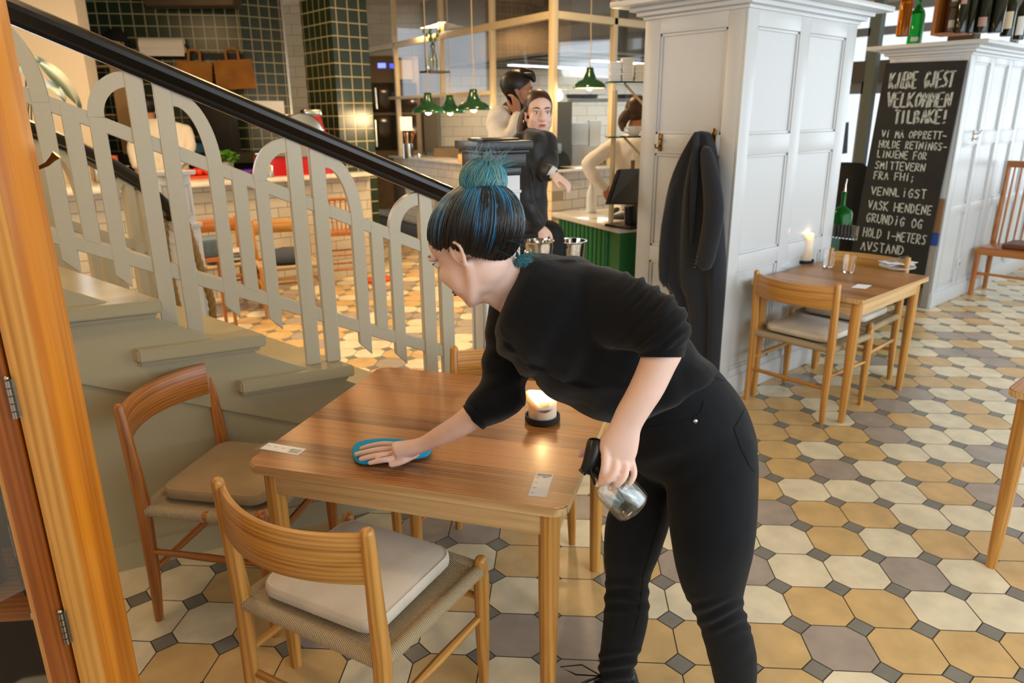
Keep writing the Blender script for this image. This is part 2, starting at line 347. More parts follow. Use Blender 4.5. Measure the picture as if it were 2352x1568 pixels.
# ---- near newel post with black cap
nc = D(1133, 330, 3.02); nb = thing('newel_post', 'white newel post with broad black moulded cap at the foot of the stairs', 'newel post', (nc.x, nc.y, 0), SA)
def cap(par, zt, w=.125, m=BLACKP):
    bm = bmn()
    for r_, a, b in ((.66, zt-.01, zt), (1.0, zt-.045, zt-.01), (.9, zt-.06, zt-.045), (.82, zt-.115, zt-.06), (.7, zt-.15, zt-.115)):
        box(bm, (-w*r_, -w*r_, a), (w*r_, w*r_, b), bev=.004)
    obj('post_cap', bm, m, par)
cap(nb, 1.562)
bm = bmn(); box(bm, (-.083, -.083, .11), (.083, .083, 1.42), bev=.004); box(bm, (-.095, -.095, 0), (.095, .095, .12), bev=.004)
for z in (1.34, 1.28): box(bm, (-.088, -.088, z), (.088, .088, z+.012), bev=.003)
for rz in range(4):
    R_ = Mx.Rotation(rz*pi/2, 4, 'Z')
    for a, b in ((-.055, -.045), (.045, .055)): box(bm, (a, -.089, .2), (b, -.08, 1.2), R_, .002)
    for z in (.2, 1.19): box(bm, (-.055, -.089, z), (.055, -.08, z+.01), R_, .002)
obj('post_body', bm, WHITE, nb)

# ---- far railing and far newel
rail_far = thing('stair_railing', 'pale flat-board railing on the far side of the stairs, seen through the near one', 'railing')
FN = V((-FDV.y, FDV.x, 0))*-1
LEN = 1.75; FP0 = NEWF-FDV*LEN
zhF = zline(1.93, 0, -.40); 
railing(FP0, FDV, FN, [-.12, .38, .88, 1.38], zline(1.62, 0, -.42), zline(1.12, 0, -.42), zhF, lambda s: max(.2, 1.0-.45*s), -.2, 1.62, rail_far, None)
handrail([FP0+FDV*s+V((0, 0, z)) for s, z in ((-.3, 2.05), (.2, zhF(.2)), (.7, zhF(.7)), (1.1, zhF(1.1)), (1.3, 1.39), (1.45, 1.3), (1.6, 1.17), (1.66, 1.10))], rail_far)
nf = thing('newel_post', 'white panelled newel post on the far side of the stairs, rope slung round it', 'newel post', (NEWF.x, NEWF.y, 0), FA)
bm = bmn(); box(bm, (-.062, -.062, 0), (.062, .062, 1.36), bev=.004); box(bm, (-.075, -.075, 0), (.075, .075, 1.05), bev=.004)
for z in (1.345, 1.05): box(bm, (-.085, -.085, z), (.085, .085, z+.025), bev=.004)
for rz in range(4):
    R_ = Mx.Rotation(rz*pi/2, 4, 'Z')
    for z0, z1, y in ((1.12, 1.3, -.062), (.25, .98, -.075)):
        for a, b in ((-.042, -.032), (.032, .042)): box(bm, (a, y-.006, z0), (b, y+.003, z1), R_, .002)
        for z in (z0, z1-.01): box(bm, (-.042, y-.006, z), (.042, y+.003, z+.01), R_, .002)
obj('post_body', bm, WHITE, nf)

# ---- panelled partitions (both lie in the plane Y = 2.25)
def panelled(name, x0, x1, y0, y1, faces, ztop=2.19, mat_=WHITE):
    t = .016; bm = bmn(); box(bm, (x0+t, y0+t, 0), (x1-t, y1-t, ztop))
    for side, spans, rows in faces:
        if side == 'S': M = frame((0, y0+t, 0), (0, -1, 0), (1, 0, 0)); lo, hi = x0, x1     # local x along X, local y up
        else: M = frame((x0+t, 0, 0), (-1, 0, 0), (0, -1, 0)); lo, hi = -y1, -y0-t
        sp_ = [(-b, -a) for a, b in spans][::-1] if side == 'W' else spans
        xs = [lo]+[v for p in sp_ for v in p]+[hi]
        for i in range(0, len(xs), 2): box(bm, (xs[i], 0, 0), (xs[i+1], ztop, t), M, .002)
        zz = [0.0]+[v for p in rows for v in p]+[ztop]
        for a, b in sp_:
            for i in range(0, len(zz), 2): box(bm, (a, zz[i], 0), (b, zz[i+1], t), M, .002)
            for c, d in rows:      # bead inside each panel
                for q in ((a, c, a+.016, d), (b-.016, c, b, d), (a, c, b, c+.016), (a, d-.016, b, d)): box(bm, (q[0], q[1], 0), (q[2], q[3], .009), M, .003)
    # skirting, frieze and cornice with a shelf on top
    box(bm, (x0-.014, y0-.014, 0), (x1+.0, y1, .13), bev=.004)
    for e, a, b in ((.012, ztop-.02, ztop), (.04, ztop, ztop+.025), (.07, ztop+.025, ztop+.05), (.15, ztop+.05, ztop+.082)):
        box(bm, (x0-e, y0-e, a), (x1+e, y1+e, b), bev=.005)
    return struct(name, bm, mat_)
ROWS = [(.17, .785), (.875, 1.43), (1.54, 2.09)]
panelled('wall_middle', 3.58, 4.81, 2.25, 2.92, [('S', [(3.685, 4.125), (4.237, 4.68)], ROWS), ('W', [(2.365, 2.813)], ROWS)])
panelled('wall_right', 6.83, 9.9, 2.25, 2.88, [('S', [(6.95+i*.47, 6.95+i*.47+.36) for i in range(6)], [(.17, .80), (.88, 1.385), (1.49, 2.04)]), ('W', [(2.33, 2.80)], [(.17, 2.0)])], ztop=2.11)

# ---- plastered wall, green tiled walls and the tiled pillar on the kitchen side
GREEN = '#20301c'; GROUT = '#a39a78'
GT = .128
cn = D(555, 100, 8.7); cn.z = 0
wa = rad(150); WA = V((cos(wa), sin(wa), 0))
def wall(name, p, d, L, m, z1=CEIL, th=.12, z0=0):
    bm = bmn(); n = V((-d.y, d.x, 0)); n = n if n.dot(V((p.x, p.y, 0))) > 0 else -n
    box(bm, (0, z0, 0), (L, z1, th), Mx(((d.x, 0, n.x, p.x), (d.y, 0, n.y, p.y), (0, 1, 0, 0), (0, 0, 0, 1)))); return struct(name, bm, m, smooth=False)
wall('wall_green', cn, WA, 4.2, tiles('green_wall_tiles', GREEN, GROUT, GT, GT, offset=0, gap=.006, axis=150))
en = PY(655, 100, cn.y); en.z = 0
wall('wall_green_return', cn, V((1, 0, 0)), en.x-cn.x, tiles('green_return_tiles', GREEN, GROUT, GT, GT, offset=0, gap=.006, axis='X'))
pw = D(196, 150, 6.9); pw.z = 0
wall('wall_left', pw, WA, 3.6, PLASTER, th=.3)
p0 = PY(772, 200, 7.06); p1 = PY(853, 200, 7.06); x_ = p0.x; q_ = PX(705, 200, x_)
bm = bmn(); box(bm, (x_, 7.06, 0), (p1.x, q_.y, CEIL)); o = struct('wall_pillar', bm, [tiles('green_pillar_tiles', GREEN, GROUT, GT, GT, offset=0, gap=.006, axis='X'), tiles('green_pillar_side_tiles', GREEN, GROUT, GT, GT, offset=0, gap=.006, axis='Y')], smooth=False)
for f in o.data.polygons: f.material_index = 1 if abs(f.normal.x) > .7 else 0

# ---- bar counter of white tiles with a marble top
SUB = '#d8d2c6'; SUBG = '#8d8678'
bar = thing('bar_counter', 'white tiled bar counter with a marble top behind the staircase', 'counter')
bm = bmn(); box(bm, (-1.0, 6.98, 0), (p0.x-.01, 7.55, 1.06)); box(bm, (p0.x-.01, 6.98, 0), (4.05, 7.05, 1.06)); obj('tiled_front', bm, tiles('bar_tiles', '#c9c4b8', SUBG, .2, .1, axis='X'), bar, smooth=False)
bm = bmn(); box(bm, (-1.0, 6.86, 1.06), (p0.x-.01, 7.62, 1.1), bev=.004); box(bm, (p0.x-.01, 6.86, 1.06), (4.08, 7.05, 1.1)); obj('marble_top', bm, MARBLE, bar)

# ---- glazed kitchen: half wall, sill, glazing bars, glass
K = G(1268, 390, 1.12); KL = G(900, 356.5, 1.12); dl = V((KL.x-K.x, KL.y-K.y, 0)); LK = dl.length+1.2; dl.normalize(); nl = V((dl.y, -dl.x, 0)); nl = nl if nl.x < 0 else -nl
K0 = V((K.x, K.y, 0)); AN = math.degrees(math.atan2(dl.y, dl.x))
kit = thing('kitchen_pass', 'white tiled half wall round the open kitchen with a stone sill and cream glazing bars', 'kitchen partition'); kit['kind'] = 'structure'
ML = Mx(((dl.x, -nl.x, 0, K.x), (dl.y, -nl.y, 0, K.y), (0, 0, 1, 0), (0, 0, 0, 1)))   # x along the left face, y inwards
MR = Mx.Translation(K0)
bm = bmn(); box(bm, (0, .0, 0), (LK, .15, 1.09), ML); obj('tiled_half_wall', bm, tiles('pass_tiles', '#d6cbb4', '#9a8e78', .2, .1, axis=AN), kit, smooth=False)
bm = bmn(); box(bm, (.1, 0, 0), (4.5, .15, 1.09), MR); obj('tiled_half_wall', bm, tiles('kitchen_front_tiles', SUB, SUBG, .2, .1, axis='X'), kit, smooth=False)
bm = bmn(); box(bm, (-.03, -.06, 1.09), (LK, .35, 1.12), ML, .004); box(bm, (-.03, -.05, 1.09), (4.5, .3, 1.12), MR, .004); obj('stone_sill', bm, MARBLE, kit)
BARS = mat('cream_bar_paint', '#d8c7a4', .4)
def bar_at(bm, p, q, w=.024): box(bm, (min(p[0], q[0])-w, -.03, min(p[2], q[2])-w), (max(p[0], q[0])+w, .03, max(p[2], q[2])+w), p[3], .004)
def left_at(px, py): p = PL(px, py, K0, nl); return ((p-K0).dot(dl), 0, p.z)
def right_at(px, py): p = PY(px, py, K.y); return (p.x-K.x, 0, p.z)
z1 = right_at(1268, 33)[2]; zl_ = left_at(1100, 214)[2]
for z, a in ((z1, LK), (zl_, LK)):
    bm = bmn(); box(bm, (.0 if z == z1 else left_at(1132, 215)[0], -.03, z-.035 if z == z1 else z-.02), (a, .03, z+.035 if z == z1 else z+.02), ML, .004); obj('glazing_bar', bm, BARS, kit)
bm = bmn(); box(bm, (0, -.03, z1-.035), (4.5, .03, z1+.035), MR, .004); obj('glazing_bar', bm, BARS, kit)
for px, py, zb in ((1131, 100, 1.12), (1014, 100, zl_), (918, 300, 1.12)):
    s = left_at(px, py)[0]; bm = bmn(); box(bm, (s-.025, -.03, zb), (s+.025, .03, CEIL), ML, .004); obj('glazing_bar', bm, BARS, kit)
bm = bmn(); box(bm, (-.03, -.035, 1.12), (.035, .035, CEIL), MR, .004); obj('glazing_bar', bm, BARS, kit)
s = right_at(1411, 60)[0]; bm = bmn(); box(bm, (s-.03, -.03, 1.12), (s+.03, .03, CEIL), MR, .004); obj('glazing_bar', bm, BARS, kit)
k = N('window_glass'); k.t.nodes.remove(k.b); tr = k.n('ShaderNodeBsdfTransparent'); gl = k.n('ShaderNodeBsdfGlossy', i_1=.03); gl.inputs['Color'].default_value = (1, 1, 1, 1)
lw0 = k.n('ShaderNodeLayerWeight', i_0=.3); lw = k.n('ShaderNodeMath', operation='MULTIPLY_ADD', i_1=.35, i_2=.03); k.l(lw0.outputs['Facing'], lw.inputs[0]); mx = k.n('ShaderNodeMixShader'); k.l(lw.outputs[0], mx.inputs[0]); k.l(tr.outputs[0], mx.inputs[1]); k.l(gl.outputs[0], mx.inputs[2]); k.l(mx.outputs[0], k.t.nodes['Material Output'].inputs[0]); PANE = k.m
bm = bmn(); box(bm, (.03, -.004, zl_), (LK, .004, CEIL), ML); obj('glass', bm, PANE, kit, smooth=False)
bm = bmn(); box(bm, (.03, -.004, 1.12), (4.5, .004, CEIL), MR); obj('glass', bm, PANE, kit, smooth=False)
# kitchen back wall, square to the view line
ka = HEAD-pi/2; kd = V((cos(ka), sin(ka), 0)); kb = D(640, 200, 11.2); kb.z = 0
wall('wall_kitchen', kb, kd, 6.5, tiles('kitchen_wall_tiles', '#e2d8c4', '#a89a84', .3, .15, axis=math.degrees(ka)))

# ---- window side behind the gap between the partitions
bm = bmn()
for a, b in (((10.4, -2.6, 0), (10.5, 4.2, .75)), ((10.4, -2.6, 2.95), (10.5, 7.5, CEIL)), ((10.4, 6.6, 0), (10.5, 9, CEIL)), ((10.4, 1.9, .75), (10.5, 2.1, 2.95))): box(bm, a, b)
struct('wall_east', bm, PLASTER)
# ================================================================ CHAIRS AND TABLES
CORDN = {}
for ax in 'XY':
    k = N('paper_cord_'+ax); b = k.b; b.inputs['Roughness'].default_value = .75
    tc = k.n('ShaderNodeTexCoord'); w = k.n('ShaderNodeTexWave', bands_direction=ax, i_Scale=60.0, i_Distortion=.5, i_Detail=1.0); k.l(tc.outputs['Object'], w.inputs['Vector'])
    nz = k.n('ShaderNodeTexNoise', i_Scale=70.0); k.l(tc.outputs['Object'], nz.inputs['Vector'])
    r = k.n('ShaderNodeValToRGB'); r.color_ramp.elements[0].color = lin('#7f6440'); r.color_ramp.elements[1].color = lin('#d8c39c'); r.color_ramp.elements[1].position = .55
    k.l(w.outputs['Fac'], r.inputs['Fac']); k.l(r.outputs['Color'], b.inputs['Base Color'])
    u = k.n('ShaderNodeBump', i_Strength=.8, i_Distance=.004); k.l(w.outputs['Fac'], u.inputs['Height']); k.l(u.outputs['Normal'], b.inputs['Normal']); CORDN[ax] = k.m
def fabric(name, col, sc=420):
    k = N(name); b = k.b; b.inputs['Roughness'].default_value = .9; b.inputs['Sheen Weight'].default_value = .25; c = lin(col)
    tc = k.n('ShaderNodeTexCoord'); a = k.n('ShaderNodeTexWave', bands_direction='X', i_Scale=sc/3, i_Distortion=1.5); d = k.n('ShaderNodeTexWave', bands_direction='Y', i_Scale=sc/3, i_Distortion=1.5)
    nz = k.n('ShaderNodeTexNoise', i_Scale=9.0, i_Detail=3.0)
    for q in (a, d, nz): k.l(tc.outputs['Object'], q.inputs['Vector'])
    m = k.n('ShaderNodeMath', operation='MULTIPLY'); k.l(a.outputs['Fac'], m.inputs[0]); k.l(d.outputs['Fac'], m.inputs[1])
    m2 = k.n('ShaderNodeMath', operation='MULTIPLY_ADD', i_1=.5); k.l(m.outputs[0], m2.inputs[0]); k.l(nz.outputs['Fac'], m2.inputs[2])
    r = k.n('ShaderNodeValToRGB'); r.color_ramp.elements[0].position = .3; r.color_ramp.elements[0].color = tuple(x*.8 for x in c[:3])+(1,); r.color_ramp.elements[1].color = tuple(min(1, x*1.1) for x in c[:3])+(1,)
    k.l(m2.outputs[0], r.inputs['Fac']); k.l(r.outputs['Color'], b.inputs['Base Color'])
    u = k.n('ShaderNodeBump', i_Strength=.25, i_Distance=.001); k.l(m.outputs[0], u.inputs['Height']); k.l(u.outputs['Normal'], b.inputs['Normal']); return k.m
OAKG = {a: wood('golden_oak_'+a, '#8f5a1c', '#cc9448', a, 1) for a in 'XYZB'}
CUSH = fabric('pale_linen', '#ddd2c0'); CUSHB = fabric('tan_linen', '#a98e66')
HW, HD, BT = .235, .212, .80     # half width, half depth, top of the back posts
def make_chair(label, woodset=OAK, notch=False, group=None):
    t = thing('dining_chair', label, 'chair', group=group)
    for s in (-1, 1):
        bm = bmn(); tube(bm, [(s*(HW+.005), -HD-.012, 0), (s*HW, -HD-.005, .2), (s*HW, -HD, .45), (s*(HW+.004), -HD-.022, BT-.015)], [.014, .021, .0235, .0165], 14, round_end=.9); obj('leg', bm, woodset['Z'], t)
        bm = bmn(); tube(bm, [(s*(HW+.01), HD, 0), (s*(HW+.01), HD, .2), (s*(HW+.01), HD, .40), (s*(HW+.01), HD, .452)], [.0135, .0205, .0225, .0185], 14, round_end=.95); obj('leg', bm, woodset['Z'], t)
    # backrest: one bowed board let into the inner sides of the posts
    bm = bmn(); n = 20; R = []
    for i in range(n+1):
        x = -HW+.008+(2*HW-.016)*i/n; y = -HD-.016-.075*(1-(x/HW)**2); sl = math.atan(.075*2*x/HW**2)
        nx, ny = -sin(sl), cos(sl); hz = .063-.004*(1-(x/HW)**2)
        c = V((x, y, BT-.083)); ring_ = []
        for dn, dz in ((-.009, -hz+.003), (-.006, -hz), (.006, -hz), (.009, -hz+.003), (.009, hz-.003), (.006, hz), (-.006, hz), (-.009, hz-.003)):
            ring_.append(bm.verts.new(c+V((nx*dn, ny*dn, dz+dn*.12))))
        R.append(ring_)
    skin(bm, R); obj('backrest', bm, woodset['B'], t, angle=50)
    # woven seat
    bm = bmn(); zs_ = .436; ins = .0
    P = [V((-HW, -HD, zs_)), V((HW, -HD, zs_)), V((HW+.008, HD, zs_)), V((-HW-.008, HD, zs_))]; c1, c2 = V((-.04, 0, zs_-.014)), V((.04, 0, zs_-.014))
    vp = [bm.verts.new(p) for p in P]; a, b = bm.verts.new(c1), bm.verts.new(c2)
    for f, m in (((vp[0], vp[1], b, a), 0), ((vp[2], vp[3], a, b), 0), ((vp[1], vp[2], b), 1), ((vp[3], vp[0], a), 1)): bm.faces.new(f).material_index = m
    ww = bm.faces[:] if False else None
    lo = [bm.verts.new(p-V((0, 0, .03))) for p in P]; bm.faces.new(lo).material_index = 0
    for y in (-HD, HD): tube(bm, [(-HW+.012, y, .425), (HW-.012, y, .425)], (.0195), 14, mi=0)
    for s in (-1, 1):
        L = [(s*HW, -HD+.012, .425), (s*(HW+.008), HD-.012, .425)]
        if notch:
            for f0, f1 in ((.0, .52), (.57, 1.0)): tube(bm, [V(L[0]).lerp(V(L[1]), f0), V(L[0]).lerp(V(L[1]), f1)], .0195, 14, mi=1)
        else: tube(bm, L, .0195, 14, mi=1)
    obj('woven_seat', bm, [CORDN['X'], CORDN['Y']], t, angle=50)
    if notch:
        for s in (-1, 1):
            bm = bmn(); tube(bm, [(s*HW, -HD, .425), (s*(HW+.008), HD, .425)], .0165, 12); obj('seat_rail', bm, woodset['Y'], t)
    for s in (-1, 1):
        bm = bmn(); tube(bm, [(s*HW, -HD, .27), (s*(HW+.004), 0, .27), (s*(HW+.008), HD, .27)], [.010, .0135, .010], 10); obj('stretcher', bm, woodset['Y'], t)
    for y, z in ((-HD, .20), (HD, .33)):
        bm = bmn(); tube(bm, [(-HW, y, z), (0, y, z), (HW, y, z)], [.010, .0135, .010], 10); obj('stretcher', bm, woodset['X'], t)
    return t
def cushion(label, p, rz, m, w=.385, d=.37, h=.036):
    bm = bmn(); o = rrect(-w/2, -d/2, w/2, d/2, .05, 6)
    def lv(k, z): return [bm.verts.new((x*k, y*k, z)) for x, y in o]
    skin(bm, [lv(.965, 0), lv(1, .006), lv(1.004, h*.5), lv(1, h-.008), lv(.975, h), lv(.96, h-.0015), lv(.93, h+.002), lv(.5, h+.006), lv(.05, h+.007)])
    t = obj('seat_cushion', bm, m, angle=60); t.location = p; t.rotation_euler = (0, 0, rz); return tag(t, label, 'cushion')
def place(t, p, fwd): t.location = (p.x, p.y, 0); t.rotation_euler = (0, 0, fwd-pi/2)
def centre(a, b, fw): m = (a+b)/2; return V((m.x, m.y, 0))+V((cos(fw), sin(fw), 0))*(HD+.01)
def put_cushion(label, c, fw, m, dx=0, dy=0, turn=0):
    f = V((cos(fw), sin(fw), 0)); r = V((f.y, -f.x, 0)); return cushion(label, V((c.x, c.y, .4452))+f*dy+r*dx, fw-pi/2+turn, m)
# near chair, seen from behind
fw = rad(19.5); c = centre(G(500, 1085, .80), G(862, 1212, .80), fw)
ch1 = make_chair('light oak chair nearest the camera, its bowed back towards us, pale cushion on woven seat', OAKG); place(ch1, c, fw)
put_cushion('pale linen cushion on the woven seat of the nearest chair', c, fw, CUSH, -.012, -.0, .03)
# chair between cabinet and table, by the stairs
fw = rad(-51.5); c = centre(G(273, 930, .80), G(484, 815, .80), fw)
ch2 = make_chair('reddish oak chair beside the stairs with a tan cushion', OAK, True); place(ch2, c, fw)
put_cushion('tan linen cushion on the chair beside the stairs', c, fw, CUSHB, .0, .0)
# chair on the far side of the table, pushed in
fw = rad(214.5); c = centre(G(1040, 787, .80), G(1327, 826, .80), fw)
ch3 = dup(ch1, c, fw-pi/2, 'oak chair pushed in at the far side of the big table')
put_cushion('linen cushion on the chair pushed in at the far side of the table', c, fw, CUSH)
# the pair at the small table
fw = rad(-1.5); c = centre(G(1893, 975, 0), G(1708, 915, 0), fw)
ch4 = dup(ch1, c, fw-pi/2, 'oak chair at the small table, its back towards us')
put_cushion('grey white cushion on the small table chair with its back to us', c, fw, CUSH)
cB = c
TX0, TY0 = 4.02, 1.52; 

TOP = wood('oak_table_top', '#6a3f18', '#b87d42', 'X', 1.1, .4, .12, planks=('Y', .085), grain=.8)
TOPY = wood('oak_table_top_across', '#6b3a14', '#b47a3c', 'Y', 1.2, .35, .2, planks=('X', .085))
def make_table(label, loc, rz, w, d, h=.72, t=.027, leg=(.028, .021), inset=.055, r=.035, top=TOP, woods=(OAKL, OAKG)):
    """w along local x, d along local y, corner at the origin"""
    T = thing('dining_table', label, 'table', loc, rz)
    bm = bmn(); prism(bm, rrect(0, 0, w, d, r, 6), Mx.Translation((0, 0, h-t)), t)
    bmesh.ops.bevel(bm, geom=[e for e in bm.edges if abs(e.verts[0].co.z-e.verts[1].co.z) < 1e-6], offset=.004, segments=2, affect='EDGES'); tt = obj('table_top', bm, [top, woods[0]['X']], T, angle=35)
    for f in tt.data.polygons: f.material_index = 0 if f.normal.z > .9 else 1
    for x in (inset, w-inset):
        for y in (inset, d-inset):
            bm = bmn(); tube(bm, [(x, y, 0), (x, y, .1), (x, y, .45), (x, y, h-t)], [leg[1]*.86, leg[1], leg[0], leg[0]*1.04], 18); obj('leg', bm, woods[1]['Z'], T)
    a = .075; z0, z1 = h-t-a, h-t-.0005
    for y in (inset-.022, d-inset): bm = bmn(); box(bm, (inset, y, z0), (w-inset, y+.022, z1), bev=.002); obj('apron', bm, woods[0]['X'], T, angle=30)
    for x in (inset-.022, w-inset): bm = bmn(); box(bm, (x, inset, z0), (x+.022, d-inset, z1), bev=.002); obj('apron', bm, woods[0]['Y'], T, angle=30)
    return T
tb = G(1300, 1171, .72); TA_ = rad(122.5)     # near right corner; local x runs towards the left corner, y... back
tz = TA_; TABLE = make_table('big square oak table being wiped, cards taped to its corners', (tb.x, tb.y, 0), TA_-pi, .925, .90, top=TOP) if False else None
TU = V((cos(TA_), sin(TA_), 0)); TV = V((TU.y, -TU.x, 0))   # TU along the front edge to the left, TV away from us
o = V((tb.x, tb.y, 0))+TU*.925
TABLE = make_table('big square oak table being wiped, two cards taped to its corners', o, TA_-pi, .925, .86)
def on_table(px, py, z=.72): return G(px, py, z)
# small table against the panelled wall
A = G(1985, 690, .72); TABLE2 = make_table('small oak table against the white panelled wall, laid for two', (A.x, A.y, 0), 0, .87, .66, top=TOPY, r=.012)
c5 = V((A.x+.78+.10, A.y+.30, 0)); fw = rad(181); ca, cb_ = G(1913, 567, .80), G(2082, 592, .80)
c5 = centre(ca, cb_, fw)
ch5 = dup(ch1, c5, fw-pi/2, 'oak chair on the far side of the small table, facing us')
put_cushion('grey white cushion on the chair at the far side of the small table', c5, fw, CUSH)
# table at the right edge of the picture
B_ = G(2312, 893, .72); TABLE3 = make_table('corner of an oak table cut off by the right edge of the picture', (B_.x+.0, B_.y-.80, 0), 0, .8, .8)

# ---------------------------------------------------------------- stroke lettering (chalk, pen)
STK = {'A': '0,0 .5,1 1,0|.2,.4 .8,.4', 'B': '0,0 0,1 .7,.9 .6,.55 0,.52|.6,.52 .9,.25 .6,0 0,0', 'C': '1,.9 .4,1 0,.5 .4,0 1,.1', 'D': '0,0 0,1 .6,.9 1,.5 .6,.1 0,0', 'E': '.9,1 0,1 0,0 .9,0|0,.5 .7,.5', 'F': '.9,1 0,1 0,0|0,.5 .7,.5', 'G': '1,.85 .5,1 0,.5 .4,0 .9,.1 .95,.45 .55,.45', 'H': '0,0 0,1|1,0 1,1|0,.5 1,.5', 'I': '.5,0 .5,1', 'J': '.7,1 .7,.2 .4,0 0,.2', 'K': '0,0 0,1|.9,1 0,.45 1,0', 'L': '0,1 0,0 .8,0', 'M': '0,0 .1,1 .5,.3 .9,1 1,0', 'N': '0,0 .05,1 .95,0 1,1', 'O': '.5,1 0,.6 .15,.1 .5,0 .9,.2 1,.6 .5,1', 'P': '0,0 0,1 .8,.9 .8,.55 0,.45', 'R': '0,0 0,1 .8,.9 .7,.55 0,.5 .9,0', 'S': '.95,.9 .4,1 .05,.75 .9,.35 .6,0 0,.1', 'T': '0,1 1,1|.5,1 .5,0', 'U': '0,1 .05,.2 .5,0 .95,.2 1,1', 'V': '0,1 .5,0 1,1', 'Æ': '0,0 .5,1 1,1|.5,1 .5,0 1,0|.1,.4 .85,.5', 'Å': '0,0 .5,.85 1,0|.2,.35 .8,.35|.5,.9 .4,1.05 .6,1.05 .5,.9', '!': '.5,1 .5,.3|.5,.08 .5,0', '-': '.1,.45 .9,.45', ';': '.5,.6 .5,.5|.55,.15 .4,-.15', '.': '.4,.05 .5,.0', '1': '.3,.8 .55,1 .5,0', '8': '.5,.5 .1,.75 .5,1 .9,.75 .5,.5 .05,.25 .5,0 .95,.25 .5,.5', 'i': '.5,0 .5,.75|.5,.95 .52,1'}
def write(bm, M, text, x0, y0, w, h, t, jit=.05, thk=.0006, seed=1, double=False):
    """letters drawn as flat strokes in the xy plane of M"""
    rg = random.Random(seed); n = len(text); adv = w/n; x = x0
    for ch in text:
        if ch in STK:
            lw = adv*(.72 if ch not in 'I!.1;' else .5)
            for st in STK[ch].split('|'):
                P = [V((x+float(a.split(',')[0])*lw+rg.uniform(-jit, jit)*h*.6, y0+float(a.split(',')[1])*h+rg.uniform(-jit, jit)*h, 0)) for a in st.split()]
                for off in ((-.6, .6) if double else (0,)):
                    d0 = V((t*1.1*off, t*.5*off, 0))
                    for p, q_ in zip(P, P[1:]):
                        d = (q_-p); 
                        if d.length < 1e-6: continue
                        d.normalize(); nn = V((-d.y, d.x, 0))*t/2; e = d*t*.3
                        vs = [bm.verts.new(M @ (v+d0+V((0, 0, thk)))) for v in (p-e-nn, q_+e-nn, q_+e+nn, p-e+nn)]
                        bm.faces.new(vs)
        x += adv
INK = mat('black_ink', '#2a2a2c', .8)
k = N('clear_tape'); k.t.nodes.remove(k.b); tr = k.n('ShaderNodeBsdfTransparent'); di = k.n('ShaderNodeBsdfPrincipled'); di.inputs['Base Color'].default_value = lin('#d8c8b0'); di.inputs['Roughness'].default_value = .35; mx = k.n('ShaderNodeMixShader', i_0=.06); k.l(tr.outputs[0], mx.inputs[1]); k.l(di.outputs[0], mx.inputs[2]); k.l(mx.outputs[0], k.t.nodes['Material Output'].inputs[0]); TAPE = k.m
# cards taped to the table (their square codes are left out)
def card(label, corners, rows, par_z=.7206, bend=None):
    pts = [on_table(*q) for q in corners]; o_ = pts[0]; ux = (pts[1]-pts[0]); uy = (pts[3]-pts[0]); w, d = ux.length, uy.length; ux.normalize(); uy = (uy-ux*uy.dot(ux)).normalized()
    M = Mx(((ux.x, uy.x, 0, 0), (ux.y, uy.y, 0, 0), (0, 0, 1, 0), (0, 0, 0, 1)))
    t = thing('information_card', label, 'card', (o_.x, o_.y, .7201))
    bm = bmn(); box(bm, (0, 0, 0), (w, d, .0006), M); obj('paper', bm, PAPER, t, smooth=False)
    bm = bmn(); box(bm, (-.012, -.01, -.00005), (w+.012, d+.016, .0008), M); obj('clear_tape', bm, TAPE, t, smooth=False)
    bm = bmn(); rg = random.Random(3)
    for x, y, l in rows: box(bm, (x*w, y*d, .0006), ((x+l)*w, y*d+.0011, .00085), M)
    obj('print', bm, INK, t, smooth=False)
R1 = [(.08, .95-.03*i, .84) for i in range(4)]+[(.45, .82-.02*i, .3-.1*i) for i in range(2)]+[(.08, .78-.22*i, .2) for i in range(4)]
card('white printed card taped to the near right corner of the big table', [(1213, 1138), (1255, 1142), (1281, 1090), (1240, 1086)], R1)
card('white printed card taped to the near left corner of the big table', [(597, 1030), (683, 1045), (701, 1026), (620, 1017)], [(.72+.035*i, .1+.0*i, .02) for i in range(0)]+[(.7, .15+.09*i, .26) for i in range(7)]+[(.05+.2*i, .55, .1) for i in range(4)])
t_ = [G(*q, .72) for q in ((1955, 660), (1988, 663), (2003, 655), (1970, 652))]
bm = bmn(); f = bm.faces.new([bm.verts.new(V((p.x, p.y, .7203))) for p in t_]); thick(bm, .0008); tag(obj('information_card', bm, PAPER, smooth=False), 'white card lying at the near corner of the small table', 'card')

